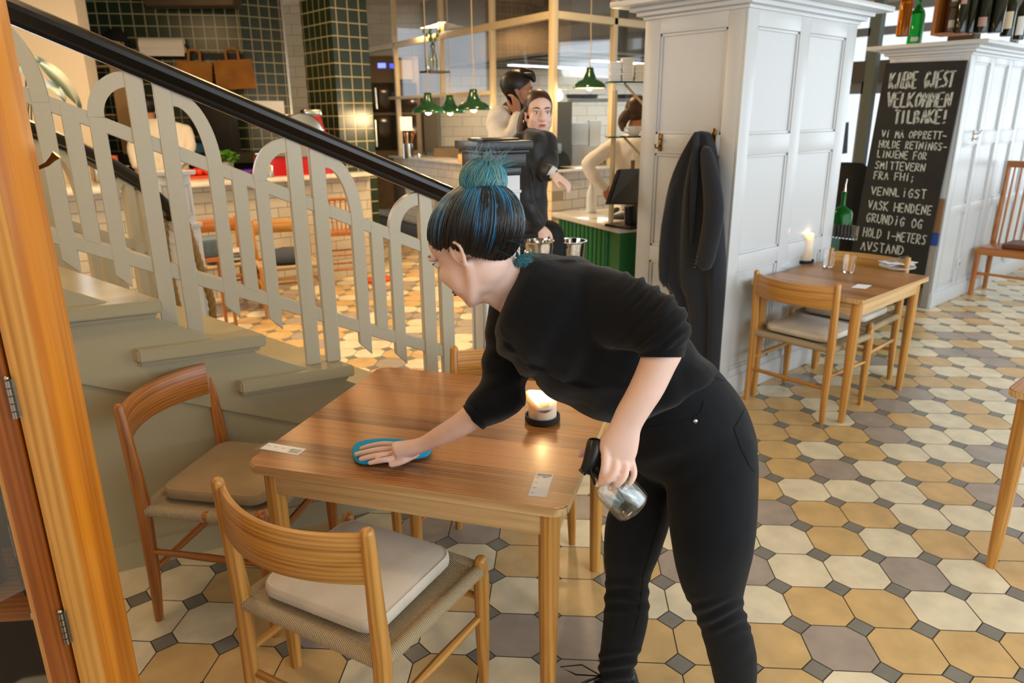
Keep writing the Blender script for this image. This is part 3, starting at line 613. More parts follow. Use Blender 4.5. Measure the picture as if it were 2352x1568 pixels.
# ---------------------------------------------------------------- candles
WAX = mat('candle_wax', '#f6e4cc', .45, sss=.9); FLAME = mat('candle_flame', '#ffd9a0', .5, emit=9, ecol='#ffc878'); DISHM = mat('black_ceramic', '#17171a', .6)
def candle(label, p, r, hgt, dr, melted, z=.72):
    t = thing('pillar_candle', label, 'candle', (p.x, p.y, z+.0025))
    bm = bmn(); n = 28; R = []
    for j, (k, zz) in enumerate([(.98, 0), (1, .004), (1, hgt*.6), (1.02 if melted else 1, hgt*.8), (.99, hgt*.96), (.93, hgt), (.82, hgt*.985), (.7, hgt*.86), (.3, hgt*.82), (.05, hgt*.82)]):
        ro = []
        for i in range(n):
            a = 2*pi*i/n; w = 0
            if melted and 3 <= j <= 6: w = .24*max(0, cos(a-2.4))**2*(1 if j != 5 else .9)
            dz = (.13*hgt*max(0, cos(a-2.4))**2 - .30*hgt*max(0, cos(a+2.2))**2) if melted and 3 <= j <= 6 else 0
            ro.append(bm.verts.new(((k+w)*r*cos(a), (k+w)*r*sin(a), zz+dz)))
        R.append(ro)
    skin(bm, R); obj('wax', bm, WAX, t, angle=60)
    bm = bmn(); tube(bm, [(0, 0, hgt*.8), (.001, 0, hgt*.82+.012)], .0012, 6); obj('wick', bm, BLK, t)
    bm = bmn(); lathe(bm, [(0, hgt*.82+.006), (.0035, hgt*.82+.011), (.0045, hgt*.82+.016), (.0028, hgt*.82+.026), (0, hgt*.82+.036)], 12); obj('flame', bm, FLAME, t)
    l = point('candle_light', (p.x, p.y, z+hgt*.82+.03), .9, (1, .62, .28), .012)
    return t
def dish(label, p, r, z=.72, h=.022):
    bm = bmn(); lathe(bm, [(0, 0), (r*.86, 0), (r, .006), (r, h), (r-.006, h), (r-.008, .008), (r*.8, .0024), (0, .0024)], 36)
    o = obj('candle_dish', bm, DISHM, angle=35); o.location = (p.x, p.y, z); return tag(o, label, 'dish')
cp_ = G(1246, 966, .72)
dish('round black dish under the burning candle on the big table', cp_, .056); candle('thick half-melted burning candle on the big table', cp_, .045, .085, .056, True)
cp2 = G(1846, 603, .72); dish('round black dish under the candle on the small table', cp2, .062); candle('tall white burning candle on the small table', cp2, .046, .19, .06, False)
# ---------------------------------------------------------------- laid places at the small table
def tumbler(label, p):
    bm = bmn(); lathe(bm, [(0, 0), (.027, 0), (.03, .004), (.039, .108), (.0366, .108), (.0285, .012), (0, .010)], 28)
    o = obj('drinking_glass', bm, GLASS, angle=40); o.location = (p.x, p.y, .7203); return tag(o, label, 'glass', 'water glasses on the small table')
tumbler('empty water glass on the small table, nearer the candle', G(1902, 613, .72)); tumbler('empty water glass on the small table, nearer the viewer and the card', G(1948, 626, .72))
CER = mat('white_china', '#eceff2', .12); NAP = mat('white_napkin', '#eef1f5', .8)
def setting(lab, p, rz):
    bm = bmn(); lathe(bm, [(0, 0), (.055, 0), (.06, .004), (.105, .016), (.106, .019), (.06, .008), (0, .007)], 36); o = obj('plate', bm, CER, angle=40); o.location = (p.x, p.y, .7203); tag(o, 'white plate under a folded napkin on the small table, '+lab, 'plate')
    bm = bmn(); rg = random.Random(int(rz*10))
    for j in range(4):
        ph = rg.uniform(0, 6)
        sheet(bm, lambda u, v: V(((u-.5)*(.17+.02*j), (v-.5)*.07+.008*sin(4*u+ph), .012+.006*j+.006*sin(9*u+ph)*v+.01*sin(3*u+j))), 12, 4)
    thick(bm, .0015); o = obj('napkin', bm, NAP, angle=60); o.location = (p.x, p.y, .7345); o.rotation_euler = (0, 0, rz); tag(o, 'folded white napkin on the plate, '+lab, 'napkin')
    for kind, dy in (('fork', -.012), ('knife', .014)):
        bm = bmn()
        tube(bm, [(-.09, 0, 0), (-.04, 0, .002), (.02, 0, .003), (.05, 0, .004)], [(.004, .0015), (.005, .0018), (.003, .0015), (.0035, .0015)], 8)
        if kind == 'fork':
            tube(bm, [(.045, 0, .004), (.06, 0, .003), (.07, 0, .002)], [(.004, .001), (.010, .001), (.011, .001)], 8)
            for q in (-.009, -.003, .003, .009): tube(bm, [(.068, q, .002), (.1, q, .006)], .0012, 6)
        else: tube(bm, [(.05, 0, .004), (.09, 0, .004), (.13, .003, .004)], [(.006, .0009), (.009, .0008), (.002, .0006)], 8)
        o = obj(kind, bm, CHROME); o.location = (p.x+dy*sin(rz+.3)*-1, p.y+dy*cos(rz+.3), .778+.004*(kind == 'knife')); o.rotation_euler = (0, 0, rz+.25); tag(o, 'steel '+kind+' resting on the napkin, '+lab, kind)
setting('beside the panelled wall', G(1778, 612, .72), rad(20)); setting('at the far outer corner', G(2060, 617, .72), rad(-25))
# ================================================================ WINE CABINET at the left edge
pc = D(146, 1100, 1.35); ra = D(212, 1100, 1.455); ya = V((ra.x-pc.x, ra.y-pc.y, 0)).normalized(); xa = V((-ya.y, ya.x, 0))
CM = Mx(((xa.x, ya.x, 0, pc.x), (xa.y, ya.y, 0, pc.y), (0, 0, 1, 0), (0, 0, 0, 1)))
cab = thing('wine_cabinet', 'tall honey-coloured wooden wine cabinet with a hinged glass door at the left edge', 'cabinet'); cab.matrix_world = CM
HON = wood('honey_oak', '#a3500a', '#e08a20', 'Z', .8, .35, .3); HON2 = wood('pale_honey_oak', '#b06f24', '#dfa04e', 'Z', .8, .35, .3); HOND = wood('dark_honey_oak', '#6b330c', '#a55a1e', 'Z', .8, .35, .3); HONX = wood('honey_oak_shelf', '#7d4414', '#b87430', 'X', .8)
bm = bmn(); box(bm, (0, .0, 0), (.053, .125, 2.3), bev=.002); o = obj('corner_post', bm, [HON, HON2], cab)
for f in o.data.polygons: f.material_index = 1 if f.normal.y < -.7 else 0
bm = bmn(); prism(bm, [(.022, .125), (.032, .125), (.14, .30), (.128, .30)], Mx(), 2.3); obj('side_panel', bm, HOND, cab, smooth=False)
bm = bmn(); box(bm, (.128, .30, 0), (.75, .315, 2.3)); obj('back_panel', bm, mat('dark_cabinet_inside', '#140b06', .7), cab, smooth=False)
for z in (.02, 2.26): bm = bmn(); box(bm, (.06, .035, z), (.75, .15, z+.03)); obj('cabinet_board', bm, HONX, cab, smooth=False)
door = None
bm = bmn(); box(bm, (.060, -.004, .02), (.105, .03, 2.28), bev=.003); box(bm, (.105, -.004, .02), (.7, .03, .1)); box(bm, (.105, -.004, 2.2), (.7, .03, 2.28)); box(bm, (.655, -.004, .02), (.7, .03, 2.28)); door = obj('door', bm, HOND, cab)
bm = bmn(); prism(bm, [(.105, -.001), (.122, .012), (.122, .02), (.105, .02)], Mx.Translation((0, 0, .1)), 2.1); obj('glazing_bead', bm, HON2, door, smooth=False)
bm = bmn(); box(bm, (.115, .014, .1), (.655, .018, 2.2)); obj('pane', bm, PANE, door, smooth=False)
for py in (890, 1520):
    z = D(60, py, 1.35).z; bm = bmn()
    for i in range(5): tube(bm, [(.0565, -.006, z-.036+i*.0148), (.0565, -.006, z-.023+i*.0148)], .0042, 10)
    ball(bm, (.0565, -.006, z+.041), .0045); box(bm, (.048, -.0012, z-.036), (.0565, .0003, z+.038)); obj('hinge', bm, STEEL, cab)
p = D(78, 388, 1.44); q = [CM.inverted() @ D(x, y, 1.44) for x, y in ((60, 390), (88, 386), (108, 377), (121, 364), (130, 355))]
bm = bmn(); tube(bm, q, [.0035, .0035, .0045, .006, .009], 10); obj('coat_hook', bm, BRASS, cab)
zsh = D(30, 1412, 1.47).z
bm = bmn(); prism(bm, [(.07, .05), (.75, .05), (.75, .298), (.14, .298), (.07, .18)], Mx.Translation((0, 0, zsh-.022)), .022); sh = obj('shelf', bm, HONX, cab, smooth=False)
for x0 in (.082, .12): bm = bmn(); box(bm, (x0, .047, zsh-.018), (x0+.028, .0499, zsh-.005)); obj('shelf_label', bm, PAPER, sh, smooth=False)
bm = bmn(); write(bm, Mx(((-1, 0, 0, .146), (0, 0, -1, .0465), (0, 1, 0, zsh-.0155), (0, 0, 0, 1))), '118C', .0, 0, .022, .008, .0012, 0, .0002); obj('shelf_number', bm, INK, sh, smooth=False)
for zz in (zsh+.45, zsh+.9, zsh+1.25): bm = bmn(); prism(bm, [(.07, .05), (.75, .05), (.75, .298), (.14, .298), (.07, .18)], Mx.Translation((0, 0, zz-.022)), .022); obj('shelf', bm, HONX, cab, smooth=False)
DKG = mat('dark_green_bottle_glass', '#10160a', .06, spec=.6); LBL = mat('cream_label', '#d9cbb0', .7); RED = mat('red_ink', '#a8402c', .7)
def bottle_bm(r=.038, h=.3, neck=.014, sh=.62):
    bm = bmn(); lathe(bm, [(0, .003), (r*.8, 0), (r, .006), (r, h*sh), (r*.86, h*(sh+.08)), (neck*1.1, h*(sh+.2)), (neck, h*(sh+.24)), (neck, h*.95), (neck*1.15, h*.955), (neck*1.15, h*.985), (neck, h*.99), (neck*.9, h), (0, h)], 24); return bm
def bottle(label, p, r=.038, h=.3, neck=.014, m=None, lab=None, capm=None, group=None, sh=.62, name='wine_bottle', mw=None):
    t = thing(name, label, 'bottle', (p.x, p.y, p.z), 0, group); obj('glass_body', bottle_bm(r, h, neck, sh), m or DKG, t)
    face = math.atan2(CP.y-p.y, CP.x-p.x)
    if lab:
        bm = bmn(); a0, z0, z1, lm = lab[:4]
        sheet(bm, lambda u, v: V(((r+.0006)*cos(face+(u-.5)*a0), (r+.0006)*sin(face+(u-.5)*a0), h*(z0+(z1-z0)*v))), 16, 1); obj('label', bm, lm, t)
    if capm:
        bm = bmn(); lathe(bm, [(neck*1.2, h*.84), (neck*1.25, h*1.003), (0, h*1.006)], 16); obj('capsule', bm, capm, t)
    return t
pb = CM @ V((.142, .142, zsh+.001)); bw = bottle('big dark wine bottle with a cream label behind the cabinet door', pb, .062, .42, .016, lab=(2.0, .13, .50, LBL))
face = math.atan2(CP.y-pb.y, CP.x-pb.x)
for i, (m_, z) in enumerate(((LBL, .172), (LBL, .144), (LBL, .116), (RED, .088))):
    bm = bmn(); c_ = .0628; a0 = face-.02; N0 = V((cos(a0), sin(a0), 0)); X0 = V((-N0.y, N0.x, 0)); MM = Mx(((X0.x, 0, N0.x, N0.x*c_), (X0.y, 0, N0.y, N0.y*c_), (0, 1, 0, z), (0, 0, 0, 1)))
    write(bm, MM, 'LITRO', -.003, 0, .034, .014, .0016, .03, .0002, seed=i)
    if i < 3: box(bm, (-.004, -.006, .0002), (.036, -.005, .0004), MM)
    obj('lettering', bm, [RED if i == 3 else mat('grey_ink', '#6f6353', .8)], bw, smooth=False)
rg = random.Random(2)
for j, (zz, n) in enumerate(((zsh+.451, 5), (zsh+.901, 5), (zsh+.001, 3))):
    for i in range(n):
        x_ = .14+.11*i if j < 2 else .27+.13*i
        bottle('dark wine bottle standing in the glass-fronted cabinet', CM @ V((x_+.02, .15+.03*(i % 2), zz)), .038, .3, group='wine bottles in the cabinet', lab=(1.6, .18, .45, LBL))
# ================================================================ COAT AND HOOKS on the panelled wall
def coat_hook(label, px, py):
    p = PX(px, py, 3.578); t = thing('coat_hook', label, 'hook', (p.x, p.y, p.z)); bm = bmn()
    box(bm, (-.004, -.013, -.05), (0, .013, .05), bev=.0015); obj('plate', bm, BRASS, t)
    bm = bmn(); tube(bm, [(-.004, 0, .02), (-.03, -.012, .018), (-.055, -.03, .03), (-.062, -.04, .055)], [.005, .004, .0035, .005], 10); tube(bm, [(-.004, 0, -.015), (-.025, 0, -.032), (-.045, 0, -.03), (-.05, 0, -.008)], [.006, .005, .004, .006], 10); obj('prong', bm, BRASS, t)
coat_hook('empty brass coat hook on the panelled wall, left of the hanging coat', 1517, 327); coat_hook('brass coat hook carrying the dark coat', 1640, 318)
WOOL = mat('dark_wool', '#22252c', .95, sheen=.15, bump=(900, .2)); 
def wall_pt(px, py, d): return PX(px, py, 3.58-d)
rows = [(300, 1600, 1622, .05), (312, 1592, 1632, .06), (345, 1572, 1643, .075), (400, 1546, 1650, .09), (460, 1530, 1656, .1), (530, 1520, 1661, .1), (600, 1514, 1666, .1), (665, 1511, 1663, .09), (668, 1540, 1662, .09), (740, 1546, 1657, .08), (800, 1552, 1652, .08), (860, 1556, 1648, .08), (930, 1560, 1644, .08), (1000, 1564, 1640, .07)]
coat = thing('wool_coat', 'long dark wool coat hanging from a hook on the panelled wall', 'coat', (3.58, PX(1600, 500, 3.58).y, 0))
bm = bmn(); R = []; n = 40; inv = Mx.Translation(-coat.location)
for j, (y, xl, xr, th) in enumerate(rows):
    a, b = wall_pt(xl, y, .045), wall_pt(xr, y, .045); z = (a.z+b.z)/2; ro = []
    for i in range(n):
        t = 2*pi*i/n; u = .5+.5*cos(t); yy = b.y+(a.y-b.y)*u
        front = sin(t) > 0; f = abs(sin(t))**.6
        fold = (.018*sin(u*17+j*.12)+.012*sin(u*31-j*.2)) * min(1, j/4) * f
        ro.append(bm.verts.new(inv @ V((3.58-.006-(.012 if not front else (.03+th*f*.85+fold)), yy, z+(.008*sin(u*9) if 2 < j < 12 else 0)))))
    R.append(ro)
skin(bm, R); o = obj('coat_body', bm, WOOL, coat, angle=75); o.modifiers.new('s', 'SUBSURF').levels = 1; o.modifiers['s'].render_levels = 1
def sleeve(pts, rs, name='sleeve'):
    bm = bmn(); tube(bm, [inv @ p for p in pts], rs, 16, x=(0, 1, 0)); o = obj(name, bm, WOOL, coat, angle=70); m = o.modifiers.new('s', 'SUBSURF'); m.levels = m.render_levels = 1; return o
SLP = [wall_pt(1618, 330, .10), wall_pt(1632, 400, .15), wall_pt(1640, 460, .17), wall_pt(1640, 500, .175), wall_pt(1628, 560, .17), wall_pt(1613, 625, .16)]
sl_ = sleeve(SLP, [(.035, .03), (.05, .038), (.058, .042), (.060, .042), (.055, .04), (.057, .040)])
sleeve([wall_pt(1560, 400, .08), wall_pt(1538, 480, .11), wall_pt(1528, 560, .11), wall_pt(1525, 664, .11)], [(.03, .03), (.042, .034), (.042, .034), (.045, .032)])
for i in range(4):
    p = inv @ wall_pt(1601-2*i, 590+8*i, .203); bm = bmn(); ball(bm, p, (.004, .0065, .0065), seg=10); obj('cuff_button', bm, mat('horn_button', '#3a3c40', .3) if i == 0 else bpy.data.materials['horn_button'], sl_).parent = sl_
# collar and lapel edge
bm = bmn(); tube(bm, [inv @ wall_pt(1600, 305, .10), inv @ wall_pt(1597, 370, .135), inv @ wall_pt(1592, 450, .14), inv @ wall_pt(1588, 560, .135)], [(.012, .02), (.015, .03), (.012, .024), (.006, .01)], 10, x=(0, 1, 0)); obj('lapel', bm, WOOL, coat, angle=70)
# ================================================================ CHALKBOARD
bl = thing('chalkboard', 'tall black chalkboard with handwritten white lettering leaning on the white partition', 'chalkboard', (0, 0, 0))
XB = 6.78; cs = [PX(x, y, XB) for x, y in ((2035, 145), (2222, 138), (2105, 702), (1932, 705))]
bm = bmn(); vs = [bm.verts.new(p) for p in cs]; bm.faces.new(vs); r_ = bmesh.ops.extrude_face_region(bm, geom=bm.faces[:]); bmesh.ops.translate(bm, verts=[v for v in r_['geom'] if isinstance(v, bmesh.types.BMVert)], vec=(.022, 0, 0))
obj('board', bm, mat('slate_black', '#1b1d1c', .7, nz=(5, .25)), bl, smooth=False)
CHALK = mat('white_chalk', '#c4cbc8', .95, nz=(120, .35))
LINES = [('KJÆRE GJEST', (2042, 203), (2192, 200), 35, 1), ('VELKOMMEN', (2037, 245), (2186, 246), 32, 1), ('TILBAKE!', (2053, 283), (2180, 283), 29, 1), ('Vi MÅ OPPRETT-', (2025, 315), (2176, 320), 16, 0), ('HOLDE RETNiNGS-', (2019, 338), (2176, 346), 16, 0), ('LiNJENE FOR', (2015, 361), (2130, 367), 16, 0), ('SMITTEVERN', (2010, 387), (2126, 394), 17, 0), ('FRA FHi;', (2007, 410), (2104, 417), 17, 0), ('VENNLiGST', (2001, 447), (2130, 456), 18, 0), ('VASK HENDENE', (1994, 479), (2142, 494), 19, 0), ('GRUNDiG OG', (1989, 508), (2120, 526), 20, 0), ('HOLD 1-METERS', (1982, 542), (2128, 562), 20, 0), ('AVSTAND', (1977, 573), (2078, 586), 19, 0)]
for i, (tx, a, b, hp, big) in enumerate(LINES):
    pa, pb_ = PX(a[0], a[1], XB), PX(b[0], b[1], XB); ph = PX(a[0]+hp*.17, a[1]-hp, XB); ux = pb_-pa; w = ux.length; ux.normalize(); nz_ = V((-1, 0, 0)); uy = nz_.cross(ux); hh = (ph-pa).length
    bm = bmn(); write(bm, Mx(((ux.x, uy.x, -1, pa.x), (ux.y, uy.y, 0, pa.y), (ux.z, uy.z, 0, pa.z), (0, 0, 0, 1))), tx, 0, 0, w, hh, .0075 if big else .008, .05, .0015, seed=i, double=bool(big)); obj('chalk_lettering', bm, CHALK, bl, smooth=False)
# ================================================================ BOTTLES AND CRATE on the partition tops
AMB = mat('amber_glass', '#b9600c', .06, trans=.75, ior=1.3); GRN = mat('green_glass', '#0f8a2c', .05, trans=.8, ior=1.3); CLR = mat('pale_glass', '#cfe0d8', .05, trans=.85, ior=1.3)
PINKL = mat('pink_label', '#b08a80', .7); BONEL = mat('bone_label', '#cfc4a4', .7); WHL = mat('white_label', '#dfe3e2', .7)
zt = 2.193
def tp(px, py): return G(px, py, zt)
bottle('amber glass bottle at the outer corner of the right partition top', tp(2072, 84), .045, .36, .014, AMB, group=None)
bottle('large green glass bottle with a red tag on the right partition top', PX(2103, 70, 7.15), .06, .42, .016, GRN, (1.0, .12, .2, WHL)).location.z = zt
for px, py, r, lab, s in ((2203, 76, .04, (.9, .55, .8, PINKL), 'dark bottle with a high pink label on the right partition top'), (2224, 77, .036, None, 'slim dark bottle between two labelled ones on the right partition top'), (2252, 76, .046, (1.2, .12, .30, PINKL), 'round dark bottle with a low pink label on the right partition top'), (2283, 76, .05, None, 'broad plain dark bottle at the corner of the right partition top'), (2310, 84, .042, (1.3, .15, .5, BONEL), 'dark bottle with a bone coloured label on the right partition top'), (2338, 92, .04, (1.4, .1, .5, WHL), 'bottle with a white label at the picture edge on the partition top')):
    bottle(s, tp(px, py), r, .34, .014, None, lab)
bx = tp(2098, 83); bm = bmn(); box(bm, (-.07, -.1, 0), (.07, .1, .16)); o = obj('cardboard_box', bm, mat('brown_card', '#5f432a', .8), smooth=False); o.location = (7.05, bx.y-.01, zt); tag(o, 'brown cardboard box between amber bottle and crate on the right partition top', 'box')
cr = tp(2130, 81); crt = thing('wooden_crate', 'open pale wooden crate standing on end on the right partition top', 'crate', (cr.x+.03, cr.y-.02, zt), 0)
for a, b in (((0, -.012, 0), (.2, .012, .4)), ((0, -.20, 0), (.2, -.18, .4)), ((0, -.18, 0), (.2, -.012, .012)), ((0, -.18, .388), (.2, -.012, .4)), ((.18, -.18, .012), (.2, -.012, .388))): bm = bmn(); box(bm, a, b); obj('crate_board', bm, OAK['Z'], crt, smooth=False)
for i in range(2): bottle('clear jar stacked inside the wooden crate' , V((cr.x+.12, cr.y-.115, zt+.0125+.175*i)), .036, .17, .026, CLR, (1.6, .2, .5, WHL), group='jars in the crate', sh=.7, name='jar')
for px, s in ((1962, 'bottle at the outer end of the middle partition top'), (1990, 'middle bottle of three on the middle partition top'), (2018, 'bottle nearest the window post on the middle partition top')):
    p = G(px, 14, 2.273); bottle(s+', mostly above the picture', V((4.62+(px-1962)*.0045, p.y+.35, 2.273)), .04, .32)
# ================================================================ SERVICE STATION between the partitions
GPAINT = mat('dark_green_paint', '#16402c', .45)
a, b = G(1884, 549, .84), G(1992, 528, .84); a.x = max(a.x, 4.85)
st = thing('service_cabinet', 'dark green service cabinet between the two white partitions', 'cabinet', (a.x, 2.62, 0))
bm = bmn(); box(bm, (0, 0, 0), (.9, 1.5, .82), bev=.003); obj('carcass', bm, GPAINT, st); bm = bmn(); box(bm, (-.01, -.01, .82), (.92, 1.51, .84), bev=.003); obj('worktop', bm, mat('grey_top', '#8c938f', .3), st)
SX0 = a.x
bt = PX(1932, 506, a.x+.45); bt.z = .8405
bottle('green glass bottle with a steel pourer on the service cabinet', bt, .075, .27, .016, GRN, name='pourer_bottle', sh=.42)
bm = bmn(); tube(bm, [(0, 0, 0), (0, 0, .05), (.01, 0, .09)], [.010, .006, .004], 8); o = obj('pourer', bm, CHROME); o.location = (0, 0, .268); o.parent = [x for x in bpy.data.objects if x.name.startswith('pourer_bottle')][0]
for i in range(7):
    p = PX(1913+8.2*i, 546-2*i, a.x+.05); bm = bmn(); lathe(bm, [(0, 0), (.024, 0), (.028, .09), (.026, .09), (.022, .006), (0, .006)], 16); o = obj('drinking_glass', bm, GLASS); o.location = (a.x+.05, p.y, .8405); tag(o, 'small glass in the row along the edge of the service cabinet', 'glass', 'glasses on the service cabinet')
# steel post and window frame in the gap
p = D(1990, 260, 7.9); bm = bmn(); box(bm, (p.x-.05, p.y-.05, 0), (p.x+.05, p.y+.05, CEIL)); struct('wall_post', bm, mat('grey_green_steel', '#5f6a60', .45), smooth=False)
bm = bmn(); WX = 10.3
for z0, z1 in ((.75, .85), (1.9, 2.1), (2.62, 2.72), (2.9, 3.0)): box(bm, (WX, -2, z0), (WX+.08, 6.6, z1))
for y in (2.45, 2.95, 3.5, 4.6, 5.6): box(bm, (WX, y, .75), (WX+.08, y+.07, 2.95))
struct('window_1', bm, mat('grey_window_paint', '#8e9293', .4), smooth=False)
bm = bmn(); box(bm, (WX+.04, -2, .8), (WX+.046, 6.6, 2.95)); struct('window_2', bm, PANE, smooth=False)
bm = bmn(); box(bm, (WX-.2, 2.3, 2.05), (WX-.02, 5.0, 2.3)); struct('trim_1', bm, mat('taupe_blind', '#6b6258', .7), smooth=False)
q = [PX(x, y, WX+.030) for x, y in ((1934, 282), (1950, 280), (1946, 352), (1929, 354))]; bm = bmn(); bm.faces.new([bm.verts.new(v) for v in q]); thick(bm, .004); tag(obj('poster', bm, mat('slate_blue_paper', '#5c6b86', .7), smooth=False), 'blue grey poster on the window between the partitions', 'poster')
# jacket over a chair back behind the service cabinet
c = D(1945, 440, 7.3); bm = bmn(); R = []
for z, w, d in ((.0, .16, .1), (.5, .2, .12), (.8, .24, .14), (1.0, .25, .14), (1.12, .2, .11), (1.18, .1, .06)): R.append([bm.verts.new(V((c.x+d*cos(t), c.y+w*sin(t)+.02*sin(5*t), z))) for t in [2*pi*i/20 for i in range(20)]])
skin(bm, R); tag(obj('jacket', bm, mat('black_jacket', '#14161a', .8), angle=70), 'black jacket heaped behind the service cabinet by the window', 'jacket')
# ================================================================ BENCH, SOCKET, WALL HOOK
f = G(2212, 673, 0); bt_ = PX(2259, 374, 8.12)
bn = thing('spindle_bench', 'wooden bench with a spindle back and brown cushion against the right partition', 'bench', (f.x, f.y-.06, 0))
dx = 8.12-f.x; zt_ = bt_.z
for y in (0, -1.3):
    bm = bmn(); tube(bm, [(0, y, 0), (0, y, .42)], [.022, .027], 12); obj('leg', bm, OAK['Z'], bn)
    bm = bmn(); tube(bm, [(dx-.06, y, 0), (dx-.06, y, .45), (dx, y, zt_)], [.02, .026, .02], 12); obj('back_post', bm, OAK['Z'], bn)
bm = bmn(); box(bm, (-.02, -1.32, .385), (.02, .02, .445), bev=.004); obj('seat_rail', bm, OAK['Y'], bn)
bm = bmn(); box(bm, (.0, -1.3, .43), (dx-.05, .0, .452), bev=.004); obj('seat', bm, OAK['Y'], bn)
bm = bmn(); tube(bm, [(0, -1.3, .21), (0, 0, .21)], .012, 10); obj('stretcher', bm, OAK['Y'], bn)
bm = bmn(); tube(bm, [(0, 0, .15), (dx-.06, 0, .15)], .012, 10); obj('stretcher', bm, OAK['X'], bn)
bm = bmn(); box(bm, (dx-.02, -1.32, zt_-.03), (dx+.02, .02, zt_+.03), bev=.008); obj('top_rail', bm, OAK['Y'], bn)
for i in range(22):
    y = -.05-.057*i; bm = bmn(); tube(bm, [(dx-.06, y, .45), (dx-.028, y, (zt_+.45)/2), (dx, y, zt_-.02)], [.008, .0105, .008], 8); obj('spindle', bm, OAK['Z'], bn)
o = cushion('brown cushion on the seat of the spindle bench', (f.x+.215, f.y-.72, .4525), 0, mat('brown_leather', '#6b3c22', .5), .36, 1.0, .045)
p = PY(2201, 605, 2.248); t = thing('wall_socket', 'white wall socket low on the right partition beside the bench', 'socket', (p.x, 2.25, p.z)); bm = bmn(); box(bm, (-.045, -.012, -.045), (.045, 0, .045), bev=.006); obj('socket_plate', bm, WHITE, t); bm = bmn(); lathe(bm, [(.02, 0), (.02, .003), (.017, -.002), (0, -.002)], 20, frame((0, -.0122, 0), (0, -1, 0))); obj('socket_well', bm, mat('grey_plastic', '#a8a49c', .5), t)
p = PY(2236, 312, 2.248); t = thing('coat_hook', 'small brass hook on the right partition above the bench', 'hook', (p.x, 2.25, p.z)); bm = bmn(); box(bm, (-.013, -.004, -.045), (.013, 0, .045), bev=.0015); obj('plate', bm, BRASS, t); bm = bmn(); tube(bm, [(0, -.004, .015), (.02, -.035, .02), (.03, -.05, .05)], .004, 8); tube(bm, [(0, -.004, -.02), (.0, -.03, -.03), (.0, -.04, -.01)], .004, 8); obj('prong', bm, BRASS, t)
for i, (z0, z1, cc, s) in enumerate(((0.0, .55, '#8f8c88', 'tall grey folder leaning between the chalkboard and the partition end'), (.551, .66, '#22408c', 'blue booklet above the grey folder beside the chalkboard'), (.661, .95, '#7a5a3c', 'brown folder above the blue booklet beside the chalkboard'))):
    bm = bmn(); box(bm, (6.795, 2.26, .006+z0), (6.815, 2.315, .006+z1-.002)); tag(obj('folder', bm, mat('folder_paper_%s' % 'abc'[i], cc, .7), smooth=False), s, 'folder')
# ================================================================ KITCHEN AND BAR
KN = V((-cos(HEAD), -sin(HEAD), 0))
def KP(px, py, t): return PL(px, py, D(1000, 200, t), KN)
def fbox(bm, px0, py0, px1, py1, t, th, mi=0, bev=0, back=0):
    """an upright box square to the view line at distance t, th deep, filling that part of the photograph"""
    pm = (px0+px1)/2; a = KP(px0, (py0+py1)/2, t); b = KP(px1, (py0+py1)/2, t); z1, z0 = KP(pm, py0, t).z, KP(pm, py1, t).z; w = (b-a).dot(kd)
    M = Mx(((kd.x, -KN.x, 0, a.x), (kd.y, -KN.y, 0, a.y), (0, 0, 1, 0), (0, 0, 0, 1)))
    box(bm, (0, back, z0), (w, back+th, z1), M, bev, mi); return M, w, z0, z1
GENAM = mat('green_enamel', '#14432a', .15, coat=.4); LAMPIN = mat('white_enamel', '#e8dcc0', .4); BULB = mat('lamp_bulb', '#ffdf9e', .4, emit=30, ecol='#ffd08a'); CORD = mat('pale_cord', '#b8a888', .6)
BRST = mat('brushed_steel', '#6e6152', .45, .8, nz=(4, .15)); DGLASS = mat('dark_oven_glass', '#2a241c', .1); 
def lamp(label, px, py, t, r, watt, zc=CEIL):
    p = D(px, py, t); L = thing('pendant_lamp', label, 'lamp', (p.x, p.y, p.z), 0)
    bm = bmn(); lathe(bm, [(r, 0), (r*1.0, .012), (r*.93, .035), (r*.72, .065), (r*.42, .085), (r*.36, .11), (r*.24, .16), (r*.22, .19), (.03, .195), (0, .195)], 32); 
    for f in [f for f in bm.faces if len(f.verts) > 4 and f.calc_center_median().z < .005]: bm.faces.remove(f)
    o = obj('lamp_shade', bm, GENAM, L, angle=50); m = o.modifiers.new('t', 'SOLIDIFY'); m.thickness = .002
    bm = bmn(); lathe(bm, [(r*.985, .004), (r*.91, .033), (r*.7, .06), (r*.4, .08), (0, .085)], 32)
    for f in [f for f in bm.faces if len(f.verts) > 4 and f.calc_center_median().z < .006]: bm.faces.remove(f)
    obj('shade_lining', bm, LAMPIN, L, angle=50)
    bm = bmn(); ball(bm, (0, 0, .016), .036, seg=12); obj('bulb', bm, BULB, L)
    bm = bmn(); tube(bm, [(0, 0, .195), (0, 0, .225)], [.012, .006], 8); tube(bm, [(0, 0, .225), (0, 0, .26), (.012, 0, .4), (0, 0, .55), (0, 0, zc-p.z)], .005, 6); obj('cord', bm, CORD, L)
    point('pendant_light', (p.x, p.y, p.z-.06), watt, (1, .70, .36), .05)
lamp('green enamel pendant lamp, leftmost of the lit row over the kitchen pass', 984, 259, 7.4, .165, 14); lamp('green enamel pendant lamp in the middle of the lit row over the kitchen pass', 1034, 260, 8.1, .17, 12); lamp('green enamel pendant lamp, brightest and nearest of the lit row over the pass', 1088, 253, 7.1, .17, 22)
lamp('single dark green pendant lamp hanging right of the two staff in the kitchen', 1354, 203, 7.2, .165, 8)
